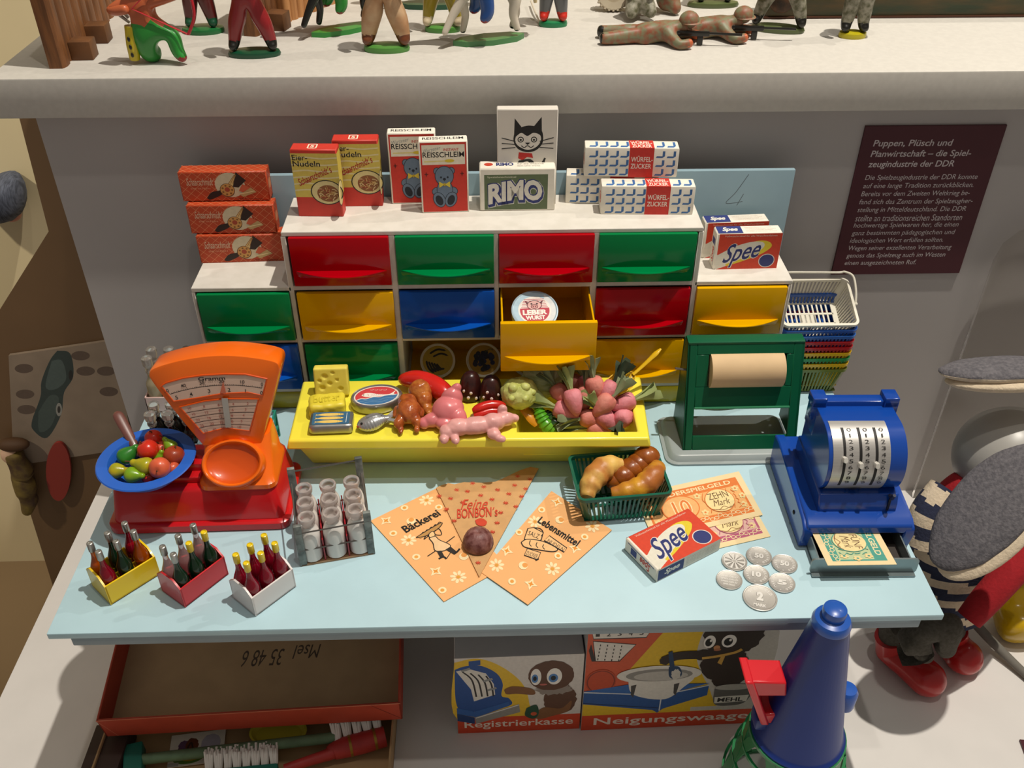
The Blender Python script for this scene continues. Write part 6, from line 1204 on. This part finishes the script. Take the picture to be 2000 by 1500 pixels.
# ---------------------------------------------------------------- wall shade as a brown panel, with glass reflections built on it
yp = .40
def pp(px, py): p = KY(px, py, yp); return (p.x, p.z)
XZ = MX(((1, 0, 0, 0), (0, 0, 1, 0), (0, 1, 0, 0), (0, 0, 0, 1)))
m = M(); m.prism([pp(*p) for p in ((37, 200), (37, 228), (95, 452), (-5, 612), (-5, 850), (55, 990), (105, 1150), (170, 1260), (330, 1260), (330, 200))], yp, yp + .012, brown, X=XZ); o = m.build('wall_shade'); tag(o, 'brown panel added for the shade on the cream wall beyond the display', kind='structure')  # panel shaped like the shade that falls on the wall
pb_ = mat('reflection_sheet', '#8a7a6a', .5, var=.1, scale=30)
Q = [pp(*p) for p in ((20, 690), (226, 660), (262, 870), (30, 905))]; c = (sum(p[0] for p in Q) / 4, sum(p[1] for p in Q) / 4)
m = M(); m.prism([(x - c[0], z - c[1]) for x, z in Q], -.004, -.0005, pb_, X=XZ); g = G(m, lambda u_, v, k: (pp(u_, v)[0] - c[0], -.004 - k, pp(u_, v)[1] - c[1]), a=1)
g.blob([(115, 680), (140, 686), (146, 730), (128, 762), (122, 805), (95, 850), (68, 835), (66, 815), (82, 770), (84, 740), (100, 700)], '#35403e'); g.blob([(104, 700), (124, 700), (132, 735), (112, 755), (92, 750)], '#4d5a58'); g.blob([(78, 800), (100, 768), (118, 775), (104, 825), (80, 838)], '#46524f'); g.ell(118, 795, 6, 13, '#8d8d88'); g.ell(118, 795, 3, 7, '#35332f'); g.ell(141, 728, 4, 10, '#2a2a28')
for x, y in ((50, 715), (52, 765), (55, 795), (170, 720), (210, 720), (215, 760), (160, 690)): g.ell(x, y, 18, 9, '#5d4e44')
o = m.build('car_reflection'); o.location = (c[0], yp, c[1]); tag(o, 'faint glass reflection of a dark green car, painted on the brown shade panel', 'picture')  # reflection of a model car in the side glass, painted as a picture
m = M(); m.prism([pp(x, y) for x, y in circ(119, 912, 24, 57, 32)], yp - .0075, yp - .0045, mat('reflected_red', '#8a2f26', .5), X=XZ); o = m.build('red_oval_reflection'); tag(o, 'faint red oval glass reflection, built solid under the car reflection', 'disc')  # red oval seen reflected in the glass, built as a solid piece
t = thing('puppet_reflection', 'glass reflection of a small figure with brown hat and yellow vest, built solid', 'puppet_reflection', KY(40, 1005, yp - .012)); XP = TR(*(-t.location)); kq = lambda px, py: KY(px, py, yp - .012)  # small figure reflected in the glass, built as a solid body
m = M(XP); m.skin([(*kq(46, 945), .010), (*kq(38, 915), .011), (*kq(28, 895), .007), (*kq(24, 878), .011), (*kq(58, 975), .007), (*kq(52, 1005), .005), (*kq(72, 972), .005), (*kq(62, 930), .006)], [(0, 1), (1, 2), (2, 3), (0, 4), (4, 5), (4, 6), (1, 7)], mat('puppet_mix', '#7d6a2e', .7, c2='#4a3524', scale=60)); m.build('figure_body', t)
m = M(XP); m.ball(tuple(kq(26, 868)), (.016, .008, .007), mat('puppet_hat', '#4a3018', .7), 20, 12); m.build('hat', t)
m = M(XP); m.ball(tuple(kq(20, 888)), (.009, .008, .010), mat('puppet_face', '#c9a48a', .6), 20, 12); m.build('face', t)
t = thing('rag_doll', 'rag doll in dark pinstripe clothes on the cream wall', 'doll', KY(10, 400, .60)); XP = TR(*(-t.location)); kq = lambda px, py: KY(px, py, .59)
m = M(XP); m.skin([(*kq(-38, 360), .040), (*kq(-12, 385), .032), (*kq(-22, 420), .030)], [(0, 1), (1, 2)], mat('pinstripe', '#3a3f4c', .8, c2='#5a6070', scale=120, stretch=(8, 1, 1))); m.build('clothes', t)
m = M(XP); m.skin([(*kq(4, 400), .009), (*kq(24, 415), .008), (*kq(33, 432), .007)], [(0, 1), (1, 2)], mat('doll_pink', '#c98f7d', .6)); m.build('limb', t)
# ---------------------------------------------------------------- upper platform: toy figures and palisade
wdb = mat('wood_brown', '#7d4f2a', .55, c2='#5e3a1e', scale=60, stretch=(6, 6, .6), bump=.1); wdl = mat('wood_light', '#b98350', .55, c2='#a06c3e', scale=60, stretch=(6, 6, .6)); wdm = mat('wood_block', '#6b4423', .6, c2='#55351b', scale=80)
def palisade(A, B, n, h, mt, label, blocks=()):
    A, B = V(A), V(B); u = B - A; L = u.length; t = thing('palisade', label, 'fence', A, math.atan2(u.y, u.x), 'toy palisade walls'); P = []
    for i in range(n):
        for k in range(7): a = PI * k / 6; P.append((L * (i + .5 - .5 * math.cos(a)) / n, -.0022 * math.sin(a)))
    P += [(L, .008), (0, .008)]
    m = M(); m.prism(P, 0, h, mt); m.build('log_wall', t)
    for x, s in blocks: m = M(); m.box((x - .0065, -.0155 if s < 0 else .008, 0), (x + .0065, -.0015 if s < 0 else .02, .012), wdm, .0006); m.build('foot_block', t)
palisade(K(122, 134, ZU), K(240, 8, ZU), 11, .085, wdb, 'brown ribbed wooden palisade nearest the platform corner', ((.022, -1), (.058, -1)))
palisade(K(498, 72, ZU), K(545, 40, ZU), 4, .085, wdb, 'dark wooden palisade piece behind the red trousered figure', ((.022, -1),))
palisade(K(556, 45, ZU), K(655, 5, ZU), 8, .085, wdl, 'light wooden palisade piece reaching to the black horse')
C_ = lambda n, c, r=.35: pl('fig_' + n, c, r)
skn = C_('skin', '#b9603a'); bk = C_('black', '#15140f')
FG = 'painted toy figures on the upper platform'
def base_plate(px, py, rx, ry, mt, rz=0, sq=False):
    m = M(); pr = [(rx * .97, 0), (rx, .0016), (rx * .95, .0034), (rx * .6, .0042), (0, .0044)]
    if sq: m.prism(circ(0, 0, rx, ry, 8), 0, .0036, mt)
    else: m.lathe(pr, mt, 28, sy=ry / rx)
    return m
def figure(px, py, label, cols, stance=.011, base=None, rz=0, brx=.0135, bry=.0085, arms=None, sc=1.0, lean=0.0, cat='toy figure', legr=.0052, sq=False):
    t = thing('toy_figure', label, cat, K(px, py, ZU), rz, FG); b = .0034 if base else 0
    if base: base_plate(0, 0, brx, bry, base, 0, sq).build('stand', t)
    boots, trou, shirt, hair = cols; s = stance
    J = [(0, 0, .034 + b, .0060), (-.0032, 0, .030 + b, .0058), (.0032, 0, .030 + b, .0058), (-s * .75, .0008, .017 + b, legr * .92), (s * .75, -.0008, .017 + b, legr * .92), (-s, .0006, .004 + b, legr * .62), (s, -.0006, .004 + b, legr * .62), (-s - .001, -.0050, .0018 + b, .0024), (s + .001, -.0055, .0018 + b, .0024),
         (lean, 0, .044 + b, .0070), (lean * 1.6, 0, .053 + b, .0068), (lean * 1.8, 0, .060 + b, .0030), (lean * 1.9, -.0008, .0665 + b, .0055),
         (lean - .010, 0, .051 + b, .0030), (lean - .014, -.004, .042 + b, .0026), (lean - .010, -.010, .037 + b, .0022), (lean + .010, 0, .051 + b, .0030), (lean + .014, -.004, .042 + b, .0026), (lean + .011, -.010, .038 + b, .0022)]
    E = [(0, 1), (0, 2), (1, 3), (2, 4), (3, 5), (4, 6), (5, 7), (6, 8), (0, 9), (9, 10), (10, 11), (11, 12), (10, 13), (13, 14), (14, 15), (10, 16), (16, 17), (17, 18)]
    m = M(); m.skin(J, E, lambda c: boots if c.z < .0072 + b else trou if c.z < .037 + b else skn if (c.z > .059 + b or c.y < -.0075) else shirt)
    m.build('body', t)
    m = M(); m.ball((lean * 1.9, 0, .0715 + b), (.0075, .0075, .0025), hair, 18, 10); m.ball((lean * 1.9, 0, .0735 + b), (.0050, .0050, .0040), hair, 18, 10); m.build('hat', t)
    t.scale = (sc,) * 3; return t
gB, gD, gL, gM = C_('green', '#1f6b38'), C_('dark_green', '#0f4a30'), C_('light_green', '#4f8a3c'), C_('meadow_green', '#3f7a45')
dred, red_, beige, mustard, gry, blue_ = C_('maroon', '#5a1a1a'), C_('red', '#8c1a1f'), mat('fig_beige', '#c4a480', .5, c2='#b5875f', scale=90), C_('mustard', '#a3901f'), C_('grey', '#63666a'), C_('blue', '#1d4a8c')
camo = mat('fig_camo', '#77795c', .5, c2='#8a4f38', scale=260); camo2 = mat('fig_camo_pale', '#9a9686', .5, c2='#55543a', scale=260)
figure(398, 62, 'figure in dark red trousers on green stand behind the kneeling archer', (gD, dred, gry, bk), .008, gB, 0, .015, .010)
figure(498, 108, 'figure in bright red trousers striding on a dark green stand', (bk, red_, blue_, bk), .0125, gD, .05, .0175, .0085)
figure(756, 98, 'cowboy in beige fringed chaps on a green stand', (C_('brown', '#6b3a1f'), beige, beige, bk), .0115, gL, .0, .0150, .0085, sc=1.05, legr=.0062)
figure(865, 60, 'figure in mustard trousers on a light green stand', (C_('cream', '#c9b99a'), mustard, red_, bk), .0105, gL, .0, .0130, .0075)
figure(1080, 50, 'figure in grey trousers and red shoes holding a white cord', (C_('shoe_red', '#c42a1c'), gry, blue_, bk), .0065, C_('emerald', '#0f7a4a'), .0, .0105, .0065)
figure(1392, 12, 'camouflage soldier on the olive stand farther back', (bk, camo2, camo, camo), .010, C_('olive', '#56623a'), 0, .020, .008)
figure(1518, 60, 'camouflage soldier striding on an olive stand beside the painted panel', (bk, camo2, camo, camo), .0155, C_('olive', '#56623a'), -.30, .0190, .0085)
figure(1664, 72, 'camouflage soldier standing on a yellow stand', (bk, camo2, camo, camo), .0060, C_('stand_yellow', '#b5a812'), .0, .0098, .0070)
# kneeling archer
t = thing('toy_figure', 'kneeling archer in green trousers with yellow quiver and red bow', 'toy figure', K(302, 122, ZU), 0, FG)
J = [(0, 0, .021, .0072), (-.0035, .0, .012, .0085), (-.0025, .002, .0045, .0065), (.004, .006, .0035, .0040), (.0085, -.001, .0215, .0055), (.0165, -.003, .0190, .0046), (.0180, -.004, .0070, .0036), (.0225, -.007, .0026, .0026), (-.001, .0, .030, .0062), (-.001, 0, .039, .0068), (0, 0, .0455, .0030), (.001, -.001, .052, .0055), (-.012, -.002, .0375, .0034), (-.020, -.004, .0330, .0030), (-.006, -.008, .036, .0026), (.012, -.004, .0400, .0032), (.027, -.006, .0445, .0026)]
E = [(0, 1), (1, 2), (2, 3), (0, 4), (4, 5), (5, 6), (6, 7), (0, 8), (8, 9), (9, 10), (10, 11), (9, 12), (12, 13), (13, 14), (9, 15), (15, 16)]
m = M(); m.skin(J, E, lambda c: red_ if (c.z < .0055 and c.x > .012) else C_('bright_green', '#2a8a34') if c.z < .0255 else skn); m.build('body', t)
m = M(); m.tube([(-.0115, -.002, .003), (-.0105, -.003, .012), (-.0090, -.002, .024)], [.0034, .0040, .0042], C_('quiver_yellow', '#c9b41c'), 14)
for k in range(3): m.ball((-.0108, -.0070, .007 + .005 * k), (.0010, .0006, .0016), bk, 8, 6)
tag(m.build('quiver', t), 'yellow quiver with black marks')
m = M(); m.tube(spl([(.028, -.008, .020), (.034, -.008, .032), (.033, -.008, .047), (.026, -.008, .060)], 6), .0010, C_('bow_red', '#b8202c'), 8); m.tube([(.028, -.008, .020), (-.004, -.008, .036), (.026, -.008, .060)], .0006, C_('bow_red', '#b8202c'), 6); m.build('bow', t)
m = M(); 
for k in range(5): m.tube([(-.002, .002, .052 + .001 * k), (-.010 - .002 * k, .004, .046 - .004 * k), (-.012, .005, .036 - .003 * k)], [.0016, .0022, .0010], C_('feather', '#b5b0a8'), 6)
m.build('headdress', t)
def horse(px, py, label, mt, base, rz, hoof, rider=None, sc=1.0, mane=None, sq=True, blx=.026, bly=.009):
    t = thing('toy_horse', label, 'toy horse', K(px, py, ZU), rz, FG); base_plate(0, 0, blx, bly, base, 0, sq).build('stand', t)
    J = [(.016, 0, .042, .0082), (.004, 0, .040, .0090), (-.008, 0, .0405, .0085), (-.018, 0, .043, .0085), (.018, .004, .030, .0040), (.022, .004, .017, .0024), (.018, .004, .0060, .0019), (.019, -.004, .030, .0042), (.016, -.004, .018, .0026), (.020, -.004, .0065, .0019),
         (-.018, .004, .030, .0036), (-.015, .004, .018, .0023), (-.018, .004, .0065, .0018), (-.020, -.004, .031, .0036), (-.027, -.004, .021, .0024), (-.034, -.005, .0090, .0018), (-.026, 0, .054, .0058), (-.032, 0, .066, .0042), (-.039, 0, .063, .0036), (-.043, 0, .058, .0026), (-.030, .0015, .071, .0014)]
    E = [(0, 1), (1, 2), (2, 3), (0, 4), (4, 5), (5, 6), (0, 7), (7, 8), (8, 9), (3, 10), (10, 11), (11, 12), (3, 13), (13, 14), (14, 15), (3, 16), (16, 17), (17, 18), (18, 19), (17, 20)]
    m = M(); m.skin(J, E, lambda c: hoof if c.z < .0080 else mt); m.build('body', t)
    m = M()
    for k in range(5): P = spl([(.024, .001 * k - .002, .044, .002), (.031 + .0015 * k, .001 * k - .002, .038, .003), (.033 + .002 * (k % 3), .0015 * k - .003, .024 + .002 * k, .0012)], 5); m.tube(P, [p[3] for p in P], mane or mt, 8)
    m.build('tail', t)
    if rider:
        m = M(); 
        for s in (-1, 1): m.skin([(-.002, s * .004, .048, .0055), (-.006, s * .0105, .038, .0048), (-.004, s * .0115, .022, .0042), (-.009, s * .0125, .0165, .0026)], [(0, 1), (1, 2), (2, 3)], lambda c: red_ if c.z < .0185 else rider)
        m.skin([(-.002, 0, .050, .006), (-.001, 0, .064, .007), (0, 0, .072, .003), (0, 0, .079, .0055), (-.008, -.009, .062, .003), (-.016, -.006, .055, .0025), (-.008, .009, .062, .003), (-.016, .006, .056, .0025)], [(0, 1), (1, 2), (2, 3), (1, 4), (4, 5), (1, 6), (6, 7)], lambda c: skn if c.z > .071 else rider); m.build('rider', t)
    t.scale = (sc,) * 3; return t
horse(955, 82, 'white horse with a blue trousered rider on a grey green stand', mat('fig_white', '#cdc4b4', .4, var=.05), gM, .32, bk, blue_, 1.0, mat('fig_ivory', '#c9b78c', .5))
horse(672, 62, 'black horse on a bright green stand', bk, C_('bright_green', '#2a8a34'), .55, bk, C_('bright_green', '#2a8a34'), .95)
horse(845, 14, 'brown horse on a dark green stand behind the mustard trousers', C_('horse_brown', '#3a1c14'), gD, .0, bk, None, 1.0)
# prone soldiers
def prone(px, py, rz, label, z0=0):
    t = thing('toy_figure', label, 'toy figure', K(px, py, ZU), rz, FG)
    J = [(0, 0, .006, .0070), (.011, 0, .008, .0074), (.020, 0, .0105, .0035), (.0265, -.001, .0130, .0058), (-.010, .003, .0055, .0052), (-.022, .005, .0045, .0044), (-.032, .006, .0045, .0036), (-.037, .006, .0050, .0036), (-.010, -.003, .0055, .0052), (-.021, -.006, .0045, .0044), (-.030, -.009, .0042, .0036), (-.035, -.010, .0045, .0034), (.014, -.009, .0060, .0038), (.020, -.016, .0030, .0030), (.029, -.013, .0045, .0026), (.014, .009, .0060, .0038), (.026, .011, .0030, .0030), (.036, .002, .0050, .0026)]
    E = [(0, 1), (1, 2), (2, 3), (0, 4), (4, 5), (5, 6), (6, 7), (0, 8), (8, 9), (9, 10), (10, 11), (1, 12), (12, 13), (13, 14), (1, 15), (15, 16), (16, 17)]
    m = M(); m.skin(J, E, lambda c: bk if c.x < -.0325 else skn if ((c.x > .030 and c.z < .02) or (c.x > .026 and c.y < -.008)) else camo); m.build('body', t)
    m = M(); m.ball((.0258, 0, .0150), (.0070, .0066, .0066), camo, 24, 16, lambda d: 1 if d.z > -.25 else .80); m.ball((.0268, 0, .0142), (.0078, .0072, .0014), camo, 24, 8); m.build('helmet', t)
    m = M(); m.box((.018, -.0062, .0065), (.040, -.0036, .0098), bk, .0004); m.tube([(.040, -.0049, .0084), (.062, -.0049, .0080)], .0009, bk, 8); m.box((.032, -.006, .0005), (.036, -.0038, .0070), bk, .0004); m.tube([(.014, -.0049, .0075), (.020, -.0049, .0085)], [.0022, .0016], bk, 8); m.build('rifle', t)
prone(1268, 82, -.12, 'camouflage soldier lying prone with rifle, nearer the platform edge'); prone(1374, 72, -.10, 'second camouflage soldier lying prone with rifle, beside the striding one')
# seated soldier, wheel, cords, painted panel
t = thing('toy_figure', 'camouflage soldier sitting beside the white wheel', 'toy figure', K(1245, 34, ZU), 0, FG)
m = M(); m.skin([(0, 0, .010, .0085), (0, 0, .022, .0078), (0, 0, .032, .0070), (0, 0, .0385, .003), (0, 0, .045, .0055), (-.007, -.008, .009, .0050), (-.007, -.016, .004, .0036), (.007, -.006, .009, .0050), (.010, -.014, .004, .0036), (-.010, -.004, .026, .0032), (-.006, -.011, .018, .0026), (.010, -.004, .026, .0032), (.006, -.011, .018, .0026)], [(0, 1), (1, 2), (2, 3), (3, 4), (0, 5), (5, 6), (0, 7), (7, 8), (2, 9), (9, 10), (2, 11), (11, 12)], lambda c: skn if c.z > .039 else camo2); m.build('body', t)
m = M(); m.ball((0, .010, .014), (.0085, .0050, .0125), camo, 20, 14); m.build('backpack', t)
t = thing('toy_figure', 'brown kneeling soldier behind the prone soldiers', 'toy figure', K(1298, 24, ZU), 0, FG)
m = M(); m.skin([(0, 0, .008, .0080), (0, 0, .020, .0070), (0, 0, .030, .0068), (0, 0, .037, .003), (0, 0, .044, .0055), (.006, -.006, .006, .0048), (.008, -.012, .003, .0034), (-.006, .004, .005, .0046), (-.008, -.006, .026, .003), (0, -.012, .024, .0024)], [(0, 1), (1, 2), (2, 3), (3, 4), (0, 5), (5, 6), (0, 7), (2, 8), (8, 9)], lambda c: skn if c.z > .038 else camo); m.build('body', t)
m = M(); m.ball((0, 0, .0475), (.0072, .0072, .0050), camo2, 18, 10); m.build('helmet', t)
t = thing('toy_cart_wheel', 'cream ribbed toy wheel leaning at the rear edge', 'wheel', K(1196, 20, ZU)); iv = mat('wheel_ivory', '#b5a992', .5, var=.05); XW = TR(0, 0, .0125) @ RT('X', 68)
m = M(); m.lathe([(.0070, -.003), (.0122, -.003), (.0128, 0), (.0122, .003), (.0070, .003), (.0070, -.003)], iv, 48, X=XW, cap0=False, cap1=False)
for k in range(24): a = k * PI / 12; m.box((-.0007, -.0030, -.0006), (.0007, .0030, .0008), iv, X=XW @ RT('Z', 15 * k) @ TR(.0126, 0, 0) @ RT('X', 90))
m.build('tyre', t); m = M(); m.lathe([(.0, -.002), (.0072, -.002), (.0072, .002), (.003, .003), (0, .0034)], iv, 24, X=XW); m.build('hub', t)
m = M(); P = spl([K(1037, 2, ZU + .004), K(1044, 20, ZU + .004), K(1054, 42, ZU + .0012), K(1062, 46, ZU + .001)], 6); m.tube(P, .0008, C_('cord_white', '#cfc6b6'), 8); tag(m.build('whip_cord'), 'white cord hanging down to the stand of the grey trousered figure', 'cord')
A, B = K(1490, 37, ZU), K(2005, 33, ZU); u = B - A; L = u.length
t = thing('painted_panel', 'dark green and brown painted landscape panel behind the soldiers', 'panel', A + V((0, 0, .0002)), math.atan2(u.y, u.x))
m = M(); m.box((0, 0, 0), (L + .12, .012, .09), mat('landscape_paint', '#34402a', .45, c2='#5e4a2a', scale=22, stretch=(1, 1, 4), bump=.5, bscale=60), .001); m.build('painted_board', t)
m = M(); m.box((0, -.0012, 0), (L + .12, 0, .0016), mat('panel_frame', '#4a2a18', .5), .0003); m.build('lower_edge', t)
m = M(); m.ball((.012, -.001, .014), (.010, .003, .010), mat('landscape_earth', '#5a3a20', .6, c2='#2c2014', scale=120, bump=.5), 20, 12); m.build('relief_mound', t)
for c in list(S.objects):
    if c.parent and c.parent.name not in S.objects: bpy.data.objects.remove(c)
